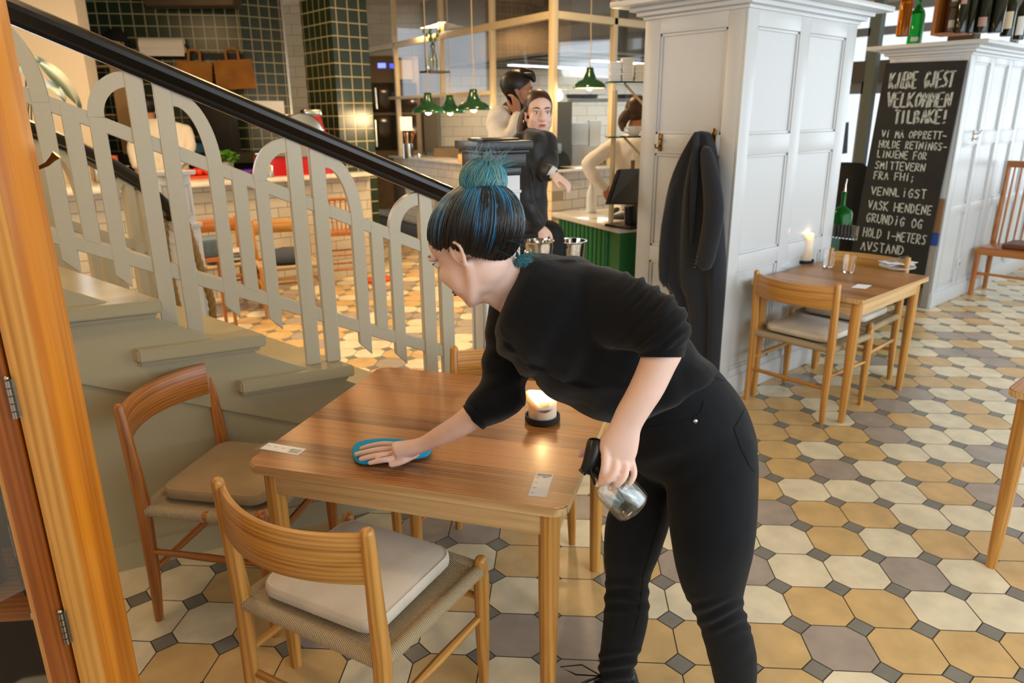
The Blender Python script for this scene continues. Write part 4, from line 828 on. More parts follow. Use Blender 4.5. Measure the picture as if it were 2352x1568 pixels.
# extraction hood
hc = D(1312, 112, 8.0); P = [hc, hc+dl*3.6, hc+dl*3.6+V((3.4, 0, 0)), hc+V((3.4, 0, 0))]
hd = thing('extraction_hood', 'big brushed steel extraction hood over the kitchen', 'hood', (hc.x, hc.y, 0))
bm = bmn(); prism(bm, [(p.x-hc.x, p.y-hc.y) for p in P], Mx.Translation((0, 0, hc.z)), CEIL-hc.z-.002); obj('hood_body', bm, BRST, hd, smooth=False)
HL = mat('hood_strip_light', '#e8f0f4', .4, emit=4)
for f, a0, a1 in ((.25, .35, .95), (.6, .2, .9)):
    bm = bmn(); c0, c1 = dl*3.6*f+V((3.4*a0, 0, 0)), dl*3.6*f+V((3.4*a1, 0, 0)); box(bm, (c0.x, c0.y-.05, hc.z-.03), (c1.x, c0.y+.05, hc.z)); obj('strip_light', bm, HL, hd, smooth=False)
bm = bmn()
for i in range(6): c0 = dl*(.3+.5*i); box(bm, (c0.x+.3, c0.y, hc.z-.015), (c0.x+3.0, c0.y+.36, hc.z-.001))
obj('grease_filter', bm, DARKM, hd, smooth=False); hd.children[-1]['kind'] = 'stuff'
area('kitchen_work_light', (hc.x+1.6, hc.y+1.0, hc.z-.08), (hc.x+1.6, hc.y+1.0, 0), 1.6, 1.2, 40, (.86, .95, 1))
area('kitchen_lamp_light', tuple(D(1000, 60, 9.0)), tuple(D(1000, 500, 9.6)), .6, .4, 30, WARM)
# tall glass-door oven, notices, shelf of jars
ov = thing('glass_door_oven', 'tall steel oven with a dark glass door and small blue display behind the pillar', 'oven')
bm = bmn(); M, w, z0, z1 = fbox(bm, 840, 128, 968, 480, 10.2, .6, bev=.01); obj('body', bm, BRST, ov)
for a, n_ in (((845, 190, 958, 258), 'oven_door'), ((845, 264, 958, 345), 'oven_door')): bm = bmn(); fbox(bm, *a, 10.2, .03, back=-.032, bev=.006); d_ = obj(n_, bm, DGLASS, ov); bm = bmn(); a_, b_ = KP(862, a[1]+12, 10.12), KP(866, a[3]-8, 10.12); tube(bm, [a_, b_], .018, 8); obj('door_handle', bm, STEEL, d_)
bm = bmn(); fbox(bm, 868, 145, 886, 156, 10.2, .008, back=-.01); obj('display', bm, mat('blue_display', '#5868ff', .3, emit=3), ov, smooth=False)
def facing(name, label, cat, px0, py0, px1, py1, t, th, m, bev=0, group=None):
    bm = bmn(); fbox(bm, px0, py0, px1, py1, t, th, bev=bev); o = obj(name, bm, m, smooth=bool(bev)); return tag(o, label, cat, group)
facing('notice', 'cream paper notice on the upper part of the tall steel oven', 'notice', 905, 138, 946, 182, 10.15, .03, mat('cream_notice', '#d8bd92', .8))
facing('notice', 'white paper note clipped beside the glazing bar of the kitchen pass', 'notice', 919, 268, 946, 300, 7.9, .012, PAPER)
facing('work_cabinet', 'steel work cabinet behind the kitchen pass under the lamps', 'cabinet', 1000, 340, 1140, 560, 9.6, .6, BRST)
facing('wall_cupboard', 'grey steel wall cupboard between the tiled kitchen wall and the hood', 'cupboard', 972, 165, 1004, 350, 10.4, .5, mat('grey_cupboard', '#5a554c', .4))
facing('dark_fridge', 'tall dark green grey fridge behind the kitchen glass', 'fridge', 1266, 234, 1312, 520, 8.9, .6, mat('dark_fridge_paint', '#2f3a3a', .3))
facing('steel_shelf', 'long steel shelf high on the white kitchen wall', 'shelf', 1310, 226, 1490, 233, 9.4, .5, mat('grey_shelf_paint', '#6f7472', .4))
facing('worktop', 'white kitchen worktop cabinet right of the dark fridge', 'worktop', 1313, 335, 1500, 560, 9.2, .7, mat('white_cabinet_paint', '#d8d8d2', .4))
for i, (x0, y0, x1, y1) in enumerate(((1312, 282, 1352, 330), (1354, 276, 1380, 332))): facing('storage_box', ('wide low' if i == 0 else 'tall narrow')+' white storage box on the kitchen worktop', 'box', x0, y0, x1, y1+4, 9.3, .3, mat('white_box_%d' % i, '#e4e6e2', .5), .01)
def pan(label, px, py, t, r, h, flat=True, g=None, m=None):
    p = D(px, py, t); T = thing('pan', label, 'pan', (p.x, p.y, p.z), 0, g); bm = bmn(); lathe(bm, [(0, 0), (r*.86, 0), (r*.9, .006), (r, h), (r-.004, h), (r*.86, .01), (0, .008)], 24); obj('pan_body', bm, m or CHROME, T); bm = bmn(); tube(bm, [(r*.98, 0, h*.9), (r+.16, -.02, h*1.2)], [(.012, .005), (.014, .006)], 8); obj('handle', bm, m or STEEL, T); return T
for i, (px, lb) in enumerate(((1322, 'leftmost dark pan on the high steel shelf'), (1352, 'dark pan in the middle of the high steel shelf'), (1436, 'dark pan on the high steel shelf beside the shelf bracket'))): pan(lb, px, 226, 9.6, .13, .05, m=DARKM)
for i in range(6):
    p = G(1281+17*i, 377-.3*i, 1.1205); bm = bmn(); lathe(bm, [(0, 0), (.052, 0), (.055, .004), (.055, .12), (.058, .124), (.052, .124), (.051, .008), (0, .006)], 20); o = obj('steel_tub', bm, STEEL); o.location = (p.x+.05, K.y+.12, 1.1205); tag(o, 'steel tub in the row on the stone sill behind the kitchen glass', 'tub', 'steel tubs on the kitchen sill')
facing('bucket', 'pale blue plastic bucket on the worktop by the dark fridge', 'bucket', 1272, 330, 1290, 352, 8.6, .2, mat('pale_blue_plastic', '#7fa3bb', .4), .01)
# things on the pass
sz = 1.1205
p = G(938, 363, sz); up = thing('utensil_pot', 'steel pot full of kitchen utensils on the sill of the pass', 'utensil pot', (p.x, p.y, sz)); bm = bmn(); lathe(bm, [(0, 0), (.07, 0), (.07, .19), (.066, .19), (.066, .01), (0, .008)], 20); obj('pot', bm, CHROME, up)
rg = random.Random(4)
for i in range(7):
    a = rg.uniform(0, 6.28); q = V((.05*cos(a), .05*sin(a), .19)); e = q*rg.uniform(1.4, 2.2); e.z = rg.uniform(.28, .36); bm = bmn(); tube(bm, [q*.3+V((0, 0, .02)), q, e], [.004, .005, .006], 8); ball(bm, e, (.016, .008, .026), seg=8); obj('utensil', bm, STEEL if i % 2 else OAK['Z'], up)
p = G(962, 361, sz); bm = bmn(); lathe(bm, [(0, 0), (.045, 0), (.045, .015), (.04, .035), (.02, .055), (.006, .06), (.006, .07), (0, .072)], 20); o = obj('service_bell', bm, CHROME); o.location = (p.x, p.y, sz); tag(o, 'small chrome service bell beside the utensil pot', 'bell')
p = G(1060, 374, sz); bm = bmn(); box(bm, (-.03, -.03, 0), (.03, .03, .1), bev=.003); o = obj('wooden_block', bm, OAKL['Z']); o.location = (p.x, p.y, sz); tag(o, 'small pale wooden block on the sill under the lamps', 'block')
p = D(996, 163, 7.9); vs_ = thing('flower_vase', 'glass vase with green sprigs on a bracket behind the kitchen glass', 'vase', (p.x, p.y, p.z)); bm = bmn(); lathe(bm, [(0, 0), (.06, 0), (.065, .1), (.035, .2), (.03, .26), (.035, .265)], 20); obj('vase', bm, CLR, vs_)
for i in range(5):
    bm = bmn(); a = i*1.3; tube(bm, [(0, 0, .02), (.01*cos(a), .01*sin(a), .26), (.1*cos(a), .1*sin(a), .4+.03*i)], .003, 6); 
    for j in range(4): ball(bm, (.03*(j)*cos(a), .03*j*sin(a), .28+.04*j), (.016, .008, .02), seg=8)
    obj('sprig', bm, mat('sprig_green', '#5d7a33', .6) if i == 0 else bpy.data.materials['sprig_green'], vs_)
bm = bmn(); box(bm, (-.12, -.1, -.02), (.15, .1, -.0005)); o = obj('bracket_shelf', bm, BRST, smooth=False); o.location = p; tag(o, 'small steel bracket shelf carrying the vase', 'shelf'); bm = bmn(); tube(bm, [(-.1, 0, 0), (-.1, 0, CEIL-p.z)], .008, 8); obj('hanger', bm, BRST, o)
# vent grille and dark plinth of the pass
s0, _, zz0 = left_at(893, 462); s1, _, zz1 = left_at(930, 425); bm = bmn(); box(bm, (s1, -.012, zz0), (s0, 0, zz1), ML)
for i in range(9): box(bm, (s1+.01, -.018, zz0+.02+i*(zz1-zz0-.04)/8), (s0-.01, -.012, zz0+.028+i*(zz1-zz0-.04)/8), ML)
tag(obj('vent_grille', bm, mat('brown_grille', '#4a3c2a', .5), smooth=False), 'brown vent grille low in the tiled kitchen pass wall', 'vent')
bm = bmn(); box(bm, (.0, -.10, 0), (LK, -.001, .2), ML, .004); obj('plinth', bm, mat('dark_brown_step', '#33271a', .5), kit)
# ---------------------------------------------------------------- on and behind the bar
BZ = 1.1005
def on_bar(px, py): return G(px, py, BZ)
RED_ = mat('red_lacquer', '#b3120c', .2, coat=.5)
p = on_bar(690, 402); sl = thing('meat_slicer', 'big red flywheel meat slicer on the bar beside the green pillar', 'slicer', (p.x, p.y+.16, BZ), rad(-8))
bm = bmn(); prism(bm, rrect(-.42, -.17, .40, .17, .08), Mx(), .06); prism(bm, rrect(-.36, -.13, .34, .13, .06), Mx.Translation((0, 0, .06)), .12); obj('base', bm, RED_, sl)
bm = bmn(); box(bm, (-.34, -.15, .19), (.02, .12, .205), bev=.004); box(bm, (-.40, -.17, .205), (-.02, -.14, .23), bev=.004); obj('carriage', bm, CHROME, sl)
bm = bmn(); prism(bm, [(.16, .1), (.42, .1), (.36, .40), (.30, .62), (.16, .62)], frame((0, -.06, 0), (0, 1, 0), (1, 0, 0)) @ Mx.Diagonal((1, -1, 1, 1)), .14); bmesh.ops.bevel(bm, geom=bm.edges[:], offset=.02, segments=3, affect='EDGES'); obj('gauge_tower', bm, RED_, sl)
bm = bmn(); box(bm, (.15, -.065, .56), (.33, .085, .63), bev=.015); obj('tower_cap', bm, STEEL, sl)
bm = bmn(); lathe(bm, [(0, 0), (.05, .012), (.12, .012), (.20, .02), (.215, .03), (.205, .05), (.0, .055)], 36, frame((.10, -.1, .38), (-.35, -1, .05))); obj('blade_guard', bm, CHROME, sl)
bm = bmn(); box(bm, (-.10, -.12, .205), (-.04, .08, .36), bev=.01); tube(bm, [(-.07, -.02, .36), (-.10, -.02, .56), (.02, -.02, .58)], .012, 8); obj('food_press', bm, STEEL, sl)
bm = bmn(); box(bm, (.2, -.075, .34), (.38, -.068, .40), bev=.002); obj('name_plate', bm, mat('pale_red_plate', '#cf6a5e', .4), sl)
p = on_bar(585, 405); bm = bmn(); R_ = frame((0, 0, .035), (1, -.15, 0)); lathe(bm, [(0, -.16), (.034, -.16), (.034, .16), (0, .16)], 20, R_); o = obj('purple_roll', bm, mat('purple_film', '#4a1fa0', .35)); o.location = (p.x, p.y+.05, BZ); tag(o, 'purple roll lying on the bar left of the red slicer', 'roll')
p = on_bar(617, 408); bm = bmn(); lathe(bm, [(0, 0), (.036, 0), (.036, .11), (.03, .12), (0, .12)], 18); o = obj('tin_can', bm, STEEL); o.location = (p.x+.03, p.y+.03, BZ); tag(o, 'small tin can at the end of the purple roll', 'can')
p = on_bar(535, 395); pl = thing('herb_pot', 'small green herb in a white pot on the bar', 'herb', (p.x, p.y+.12, BZ)); bm = bmn(); lathe(bm, [(0, 0), (.05, 0), (.062, .1), (.056, .1), (.05, .08), (0, .08)], 18); obj('pot', bm, WHITE, pl)
bm = bmn(); rg = random.Random(5)
for i in range(46):
    a = rg.uniform(0, 6.28); r = rg.uniform(0, .12); ball(bm, (r*cos(a), r*sin(a), .12+rg.uniform(0, .11)-.2*r), (.026, .02, .008), Mx.Rotation(rg.uniform(0, 6), 4, 'Z') @ Mx.Rotation(rg.uniform(-.7, .7), 4, 'X'), seg=8)
o = obj('leaves', bm, mat('basil_green', '#5fa02a', .5), pl); o['kind'] = 'stuff'
p = on_bar(505, 398); bm = bmn(); lathe(bm, [(0, 0), (.045, 0), (.05, .12), (.046, .12), (.042, .01), (0, .01)], 18); o = obj('white_tub', bm, mat('cream_tub', '#e6dcc0', .5)); o.location = (p.x, p.y+.15, BZ); tag(o, 'cream tub left of the herb on the bar', 'tub')
p = on_bar(455, 410); tr_ = thing('tomato_tray', 'tray of red tomatoes on the bar behind the far newel', 'tray', (p.x, p.y+.12, BZ)); bm = bmn(); box(bm, (-.16, -.1, 0), (.16, .1, .02), bev=.004); obj('tray', bm, mat('orange_tray', '#d0451a', .4), tr_)
for i in range(8):
    bm = bmn(); ball(bm, (-.11+.075*(i % 4), -.045+.09*(i//4), .055), (.036, .036, .034), seg=12); tag(obj('tomato', bm, mat('tomato_red', '#d8330f', .25) if i == 0 else bpy.data.materials['tomato_red']), 'ripe red tomato in the tray on the bar', 'tomato', 'tomatoes on the bar').location = tr_.location
p = on_bar(262, 418); gn = thing('steel_food_pan', 'rectangular steel food pan holding orange jars on the bar at the left', 'food pan', (p.x, p.y+.12, BZ)); bm = bmn(); box(bm, (-.14, -.09, 0), (.14, .09, .13), bev=.01); box(bm, (-.155, -.105, .13), (.155, .105, .137), bev=.002); obj('pan', bm, STEEL, gn)
for i, c in enumerate(('#d8a858', '#b5501c')): bm = bmn(); lathe(bm, [(0, 0), (.04, 0), (.04, .09), (.0, .095)], 16); o = obj('jar', bm, mat('jar_'+c[1:], c, .3)); o.location = (p.x-.05+.1*i, p.y+.12, BZ+.1375); tag(o, ('yellow' if i == 0 else 'orange')+' jar standing on the steel food pan', 'jar')
bl_ = thing('blue_box', 'blue box with a black lid stacked on the back shelf beside the chef', 'box'); bm = bmn(); M, w, z0, z1 = fbox(bm, 402, 327, 452, 352, 7.9, .3, bev=.006); obj('box', bm, mat('steel_blue_plastic', '#3c6a8c', .4), bl_); bm = bmn(); fbox(bm, 398, 312, 457, 327, 7.88, .34, bev=.006); obj('lid', bm, BLK, bl_)
bm = bmn(); fbox(bm, 190, 353, 640, 375, 7.9, .5); bm2 = bm; tag(obj('back_counter', bm, mat('dark_back_counter', '#2c281f', .5), smooth=False), 'dark back counter behind the bar along the green wall', 'counter'); bm = bmn(); fbox(bm, 190, 375, 640, 700, 8.2, .2); obj('counter_front', bm, bpy.data.materials['dark_back_counter'], bpy.data.objects['back_counter'], smooth=False)
facing('black_oven', 'tall matt black oven front behind the chef', 'oven', 436, 205, 530, 356, 8.3, .25, mat('matt_black_enamel', '#17150f', .6), .01)
qa, qb = PY(587, 283, cn.y), PY(651, 232, cn.y); bm = bmn(); box(bm, (qa.x, cn.y-.006, qa.z), (qb.x, cn.y, qb.z)); tag(obj('notice', bm, PAPER, smooth=False), 'white sheet of paper on the green tiled return wall above the slicer', 'notice')
facing('steel_shelf', 'dark steel wall shelf at the very top over the bar', 'shelf', 330, -40, 532, 12, 8.35, .28, BRST)
# shelves with crockery at the plastered wall
shv = thing('crockery_shelves', 'narrow open shelves with crockery beside the cream wall', 'shelves')
for y in (150, 262, 300): bm = bmn(); fbox(bm, 188, y, 262, y+4, 8.0, .3); obj('shelf_board', bm, OAKL['X'], shv, smooth=False)
for x in (186, 262): bm = bmn(); fbox(bm, x, 90, x+3, 355, 8.0, .3); obj('side_board', bm, OAKL['Z'], shv, smooth=False)
rg = random.Random(8)
for (x, yb, n, m_) in ((205, 262, 7, '#d8c298'), (226, 262, 5, '#cdb78c'), (205, 300, 4, '#d9c9a4'), (228, 300, 4, '#cbbb98'), (215, 150, 4, '#c8b48c')):
    for i in range(n):
        p = D(x, yb-.5, 8.12); bm = bmn(); lathe(bm, [(0, 0), (.04, 0), (.085, .02), (.082, .022), (.035, .005), (0, .005)], 20); o = obj('bowl', bm, mat('bowl_'+m_[1:], m_, .4) if 'bowl_'+m_[1:] not in bpy.data.materials else bpy.data.materials['bowl_'+m_[1:]]); o.location = (p.x, p.y, p.z+.0225*i); tag(o, 'cream bowl in a stack on the narrow crockery shelves', 'bowl', 'bowls on the crockery shelves')
# on the green wall: rail, paper roll, two paper bags, black bag
wn_ = V((WA.y, -WA.x, 0)); wn_ = wn_ if wn_.dot(CP-cn) > 0 else -wn_
def on_wall(px, py, d=0): return PL(px, py, cn+wn_*d, wn_)
MW = lambda p: Mx(((-WA.x, -wn_.x, 0, p.x), (-WA.y, -wn_.y, 0, p.y), (0, 0, 1, p.z), (0, 0, 0, 1)))   # x to the right along the wall, y into it
a, b = on_wall(300, 128), on_wall(560, 122); rl = thing('hook_rail', 'black hook rail on the green wall above the handrail', 'rail'); bm = bmn(); w = (b-a).length; box(bm, (0, -.03, -.035), (w, -.001, .035), MW(a)); obj('rail', bm, DARKM, rl, smooth=False)
for px in (455, 478, 540, 556): q = on_wall(px, 122); bm = bmn(); tube(bm, [(0, -.03, .0), (0, -.06, -.01), (0, -.07, .02)], .006, 8); bm.transform(MW(q)); obj('hook', bm, STEEL, rl)
a, b = on_wall(322, 104, .1), on_wall(424, 104, .1); pr_ = thing('paper_roll', 'wide white paper roll on a holder above the black hook rail', 'paper roll'); w = (b-a).length; bm = bmn(); tube(bm, [a, b], .085, 28); obj('roll', bm, mat('roll_paper', '#ece4d6', .8), pr_)
bm = bmn(); q = MW(a); box(bm, (0, -.07, -.12), (w, -.066, -.02), q); obj('loose_sheet', bm, bpy.data.materials['roll_paper'], pr_, smooth=False); bm = bmn(); tube(bm, [a-(b-a)*.04, b+(b-a)*.04], .012, 10); box(bm, (-.02, .0, -.02), (0, .1, .02), q); box(bm, (w, .0, -.02), (w+.02, .1, .02), q); obj('holder', bm, DARKM, pr_)
KRAFT = mat('kraft_paper', '#a8702c', .8, nz=(7, .2))
def paper_bag(label, x0, y0, x1, y1, tilt):
    q = on_wall((x0+x1)/2, y1, .09); w = (on_wall(x1, y1)-on_wall(x0, y1)).length; h = (on_wall(x0, y0)-on_wall(x0, y1)).length
    T = thing('paper_bag', label, 'bag'); T.matrix_world = MW(q) @ Mx.Rotation(tilt, 4, 'Y')
    bm = bmn(); 
    def rw(z, d, k=1): return [bm.verts.new((x*w/2*k, y*d, z)) for x, y in ((-1, -1), (-.3, -1.12), (.3, -.95), (1, -1), (1, .0), (1, 1), (0, 1), (-1, 1), (-1, 0))]
    skin(bm, [rw(0, .05), rw(h*.25, .055, 1.01), rw(h*.5, .05), rw(h*.52, .05), rw(h*.8, .03), rw(h, .014)]); obj('bag_body', bm, KRAFT, T, angle=25)
    for y in (-.02, .02): bm = bmn(); tube(bm, [(-w*.16, y, h*.93), (-w*.16, y, h+.1), (-w*.12, y, h+.125), (w*.12, y, h+.125), (w*.16, y, h+.1), (w*.16, y, h*.93)], [(.003, .012)]*6, 8, x=(0, 1, 0)); obj('handle', bm, KRAFT, T)
paper_bag('brown paper bag hanging on the rail, left of the two', 410, 142, 490, 215, .08); paper_bag('brown paper bag hanging on the rail, right of the two, next to the tiled corner', 502, 138, 588, 205, -.05)
q = on_wall(268, 95, .06); bm = bmn(); ball(bm, (0, 0, 0), (.13, .06, .14), seg=14); ball(bm, (.06, -.05, -.05), (.09, .05, .05), seg=12); o = obj('black_bag', bm, mat('black_cloth', '#14110d', .8)); o.matrix_world = MW(q); tag(o, 'black cloth bundle hanging on the green wall left of the paper roll', 'bundle'); bm = bmn(); tube(bm, [(-.02, -.08, -.09), (.1, -.1, -.03)], .02, 8); obj('pale_tube', bm, mat('pale_tube', '#b09a78', .6), o)
# steel trim on the end of the tiled return wall
bm = bmn(); box(bm, (en.x-.02, cn.y-.012, 0), (en.x+.012, cn.y+.12, CEIL)); struct('trim_2', bm, STEEL, smooth=False)
# ---------------------------------------------------------------- seats along the bar
cA = dup(ch2, V((PY(523, 640, 6.45).x, 6.5, 0)), pi, 'oak chair against the tiled bar, newspapers on its seat, left one seen through the railing')
cB2 = dup(ch1, V((PY(664, 640, 6.05).x, 6.05, 0)), rad(165), 'light oak chair at the bar, right of the one with newspapers')
NEWS = mat('newsprint', '#b9b2a6', .9, nz=(30, .25))
for i in range(6):
    bm = bmn(); box(bm, (-.16, -.12, 0), (.16, .12, .012), Mx.Rotation(.15*((i*37) % 5-2), 4, 'Z'), .003); o = obj('newspaper', bm, NEWS); o.location = (cA.location.x+.005*i, 6.48, .457+.0125*i); tag(o, 'folded newspaper in the pile on the bar chair', 'newspaper', 'newspapers on the bar chair')
p = V((PY(664, 640, 6.05).x, 6.05, .457)); bm = bmn(); R = []
for z, k in ((0, 1), (.03, 1.04), (.07, .9), (.10, .5), (.11, .1)): R.append([bm.verts.new((.17*k*cos(t)+.02*sin(4*t), .15*k*sin(t)+.015*sin(5*t), z)) for t in [2*pi*i/20 for i in range(20)]])
skin(bm, R); o = obj('folded_jacket', bm, mat('slate_cloth', '#3b4148', .9), angle=70); o.location = p; tag(o, 'dark slate jacket folded on the seat of the light oak bar chair', 'jacket')
# child's high chair
p = G(810, 668, 0); hcx = thing('high_chair', "child's wooden high chair with spindle back by the end of the bar", 'high chair', (p.x, p.y+.18, 0), rad(160)); HW_ = wood('red_brown_wood', '#7a3d12', '#bd7430', 'Z', 1)
for sx in (-1, 1):
    for sy in (-1, 1): bm = bmn(); tube(bm, [(sx*.21, sy*.2, 0), (sx*.17, sy*.155, .3), (sx*.14, sy*.12, .56)], [.013, .017, .013], 10); obj('leg', bm, HW_, hcx)
bm = bmn(); prism(bm, rrect(-.17, -.16, .17, .16, .06), Mx.Translation((0, 0, .55)), .028); obj('seat', bm, HW_, hcx)
for k in range(9): a = rad(200+140*k/8); bm = bmn(); tube(bm, [(.14*cos(a), .13*sin(a), .575), (.18*cos(a), .17*sin(a), .86)], .007, 8); obj('spindle', bm, HW_, hcx)
bm = bmn(); tube(bm, [(.185*cos(rad(190+160*k/16)), .175*sin(rad(190+160*k/16)), .87) for k in range(17)], [(.016, .028)]*17, 10, x=(0, 0, 1)); obj('top_rail', bm, HW_, hcx)
bm = bmn(); tube(bm, [(-.18, -.05, .74), (-.19, .1, .74), (-.12, .19, .74), (.12, .19, .74), (.19, .1, .74), (.18, -.05, .74)], [(.012, .03)]*6, 10, x=(0, 0, 1)); obj('tray_rail', bm, HW_, hcx)
for z, sx, sy in ((.22, .18, .17), (.36, .165, .15)):
    for pa, pb_ in (((-sx, -sy), (sx, -sy)), ((-sx, sy), (sx, sy)), ((-sx, -sy), (-sx, sy)), ((sx, -sy), (sx, sy))): bm = bmn(); tube(bm, [(pa[0], pa[1], z), (pb_[0], pb_[1], z)], .009, 8); obj('stretcher', bm, HW_, hcx)
p = G(828, 655, 0); bm = bmn(); box(bm, (-.16, -.12, 0), (.16, .12, .03), bev=.006); o = obj('orange_board', bm, mat('orange_plastic', '#d4561c', .4)); o.location = (p.x+.25, p.y+.05, 0.0); o.rotation_euler = (0, 0, .3); tag(o, 'flat orange board on the floor beside the high chair', 'board')
# grey basket with a black bag beside the far newel
p = D(470, 588, 5.75); bz = p.z; gb = thing('plastic_basket', 'grey perforated plastic basket standing by the bar near the rope', 'basket', (p.x, p.y, bz)); bm = bmn(); box(bm, (-.14, -.1, 0), (.14, .1, .14), bev=.01)
for i in range(5):
    for j in range(2): box(bm, (-.12+.05*i, -.104, .04+.05*j), (-.09+.05*i, -.099, .07+.05*j))
obj('basket', bm, mat('grey_basket_plastic', '#5f6f78', .5), gb)
bsx = V((p.x, p.y, 0)); stl = thing('bar_stool', 'wooden stool under the grey basket by the bar', 'stool', (p.x, p.y, 0)); bm = bmn(); prism(bm, rrect(-.17, -.14, .17, .14, .04), Mx.Translation((0, 0, bz-.03)), .0295); obj('seat', bm, OAK['X'], stl)
for sx in (-1, 1):
    for sy in (-1, 1): bm = bmn(); tube(bm, [(sx*.14, sy*.11, 0), (sx*.14, sy*.11, bz-.03)], [.014, .018], 10); obj('leg', bm, OAK['Z'], stl)
# wooden bench along the plastered wall, big leaved plant
q = pw+KN*.02; bw_ = thing('wall_bench', 'wooden bench along the cream plastered wall behind the stairs', 'bench'); MB = Mx(((-WA.x, -wn_.x, 0, pw.x), (-WA.y, -wn_.y, 0, pw.y), (0, 0, 1, 0), (0, 0, 0, 1)))
bm = bmn(); box(bm, (-2.6, -.05, .55), (-.05, -.005, .95), MB, .01); obj('backrest', bm, OAK['X'], bw_); bm = bmn(); box(bm, (-2.6, -.5, .40), (-.05, -.05, .45), MB, .01); obj('seat', bm, OAKL['X'], bw_)
for x in (-2.5, -1.3, -.15): bm = bmn(); box(bm, (x, -.46, 0), (x+.06, -.06, .4), MB, .005); obj('leg', bm, OAK['Z'], bw_)
p = D(60, 330, 4.9); pt = thing('rubber_plant', 'potted plant with long dark green leaves behind the stair railing', 'plant', (p.x, p.y, 0)); bm = bmn(); lathe(bm, [(0, 0), (.13, 0), (.17, .3), (.155, .3), (.15, .27), (0, .27)], 24); obj('pot', bm, mat('grey_pot', '#5d5a52', .7), pt); bm = bmn(); tube(bm, [(0, 0, .25), (.02, 0, .9), (0, .02, 1.55)], [.016, .013, .009], 8); obj('stem', bm, mat('plant_stem', '#4b4a25', .7), pt)
LEAF = mat('leaf_green', '#27431a', .5, nz=(8, .3)); LEAF2 = mat('leaf_underside', '#6f7648', .5)
def leaf(par, a, b, w, droop, m):
    a, b = V(a), V(b); d = b-a; sd = d.cross(V((0, 0, 1))).normalized(); bm = bmn()
    sheet(bm, lambda u, v: a+d*u+sd*((v-.5)*2*w*sin(pi*min(1, u*.93+.03))**.8)+V((0, 0, droop*sin(pi*u)+.03*abs(v-.5)*2)), 16, 4); thick(bm, .0015); obj('leaf', bm, m, par, angle=80)
ofs = V((p.x, p.y, 0))
L0 = D(85, 140, 4.7)-ofs; L1 = D(186, 255, 4.5)-ofs; leaf(pt, L0, L1, .055, .03, LEAF)
L0 = D(70, 185, 4.7)-ofs; L1 = D(150, 235, 4.4)-ofs; leaf(pt, L0, L1, .05, .02, LEAF2)
L0 = D(60, 150, 4.8)-ofs; L1 = D(20, 215, 4.5)-ofs; leaf(pt, L0, L1, .05, .03, LEAF)
for i, (dx_, dy_, z) in enumerate(((.35, .1, 1.35), (-.3, .2, 1.4), (.1, -.35, 1.2), (-.2, -.3, 1.5))): leaf(pt, (0, 0, z-.1), (dx_, dy_, z+.1), .05, .06, LEAF)
bm = bmn()
for q_ in (D(85, 140, 4.7)-ofs, D(70, 185, 4.7)-ofs, D(60, 150, 4.8)-ofs): tube(bm, [(0, .01, 1.3), q_*.5+V((0, .005, .75)), q_], .005, 6)
obj('leaf_stalk', bm, bpy.data.materials['plant_stem'], pt)
# rope slung from the far newel
ROPE = mat('hemp_rope', '#8d7448', .9, bump=(300, .4))
def rope(label, pts, r=.021):
    pts = [V(p) for p in pts]; C = []
    for i in range(len(pts)-1):     # smooth the run
        p0, p1, p2, p3 = pts[max(i-1, 0)], pts[i], pts[i+1], pts[min(i+2, len(pts)-1)]
        for k in range(12): t = k/12; C.append(.5*((2*p1)+(p2-p0)*t+(2*p0-5*p1+4*p2-p3)*t*t+(3*p1-p0-3*p2+p3)*t**3))
    C.append(pts[-1]); bm = bmn(); D_ = [0]
    for a, b in zip(C, C[1:]): D_.append(D_[-1]+(b-a).length)
    for s in range(3):
        H = []
        for i, c in enumerate(C):
            t = (C[min(i+1, len(C)-1)]-C[max(i-1, 0)]).normalized(); x = t.cross(V((0, 1, 0))).normalized(); y = t.cross(x); a = D_[i]/.13*2*pi+s*2*pi/3
            H.append(c+x*cos(a)*r*.5+y*sin(a)*r*.5)
        tube(bm, H, r*.58, 8)
    return tag(obj('rope', bm, ROPE, angle=80), label, 'rope')
rope('thick hemp rope hanging from the far newel post', [D(x, y, t) for x, y, t in ((397, 405, 4.02), (412, 460, 3.98), (440, 550, 3.95), (470, 640, 3.95), (487, 700, 3.97), (488, 760, 4.0))])
rope('second strand of hemp rope left of the far newel post', [D(x, y, t) for x, y, t in ((392, 420, 4.1), (381, 480, 4.08), (379, 540, 4.05), (385, 600, 4.05), (398, 660, 4.05), (412, 720, 4.05))])
# ================================================================ GREEN TILL COUNTER by the middle partition
cz = .95; c0, c1 = G(1267, 487, cz), G(1420, 524, cz); cd_ = V((c0.x-c1.x, c0.y-c1.y, 0)); CL = cd_.length; cd_.normalize(); ci = V((cd_.y, -cd_.x, 0)); ci = ci if ci.x > 0 else -ci
MC = Mx(((cd_.x, ci.x, 0, c1.x), (cd_.y, ci.y, 0, c1.y), (0, 0, 1, 0), (0, 0, 0, 1))); ct = thing('till_counter', 'green fluted till counter with a marble top beside the white panelled partition', 'counter')
GRP = mat('leaf_green_paint', '#216b3a', .4); bm = bmn(); box(bm, (.05, .05, 0), (CL-.05, .48, cz-.035), MC); obj('carcass', bm, GRP, ct, smooth=False)
bm = bmn(); n = 12; st_ = (CL-.24)/n
for i in range(n): tube(bm, [MC @ V((.19+st_*(i+.5), .048, .04)), MC @ V((.19+st_*(i+.5), .048, cz-.04))], st_*.47, 10)
obj('fluted_front', bm, GRP, ct)
bm = bmn(); box(bm, (0, .0, cz-.035), (CL, .52, cz), MC, .005); obj('marble_top', bm, MARBLE, ct)
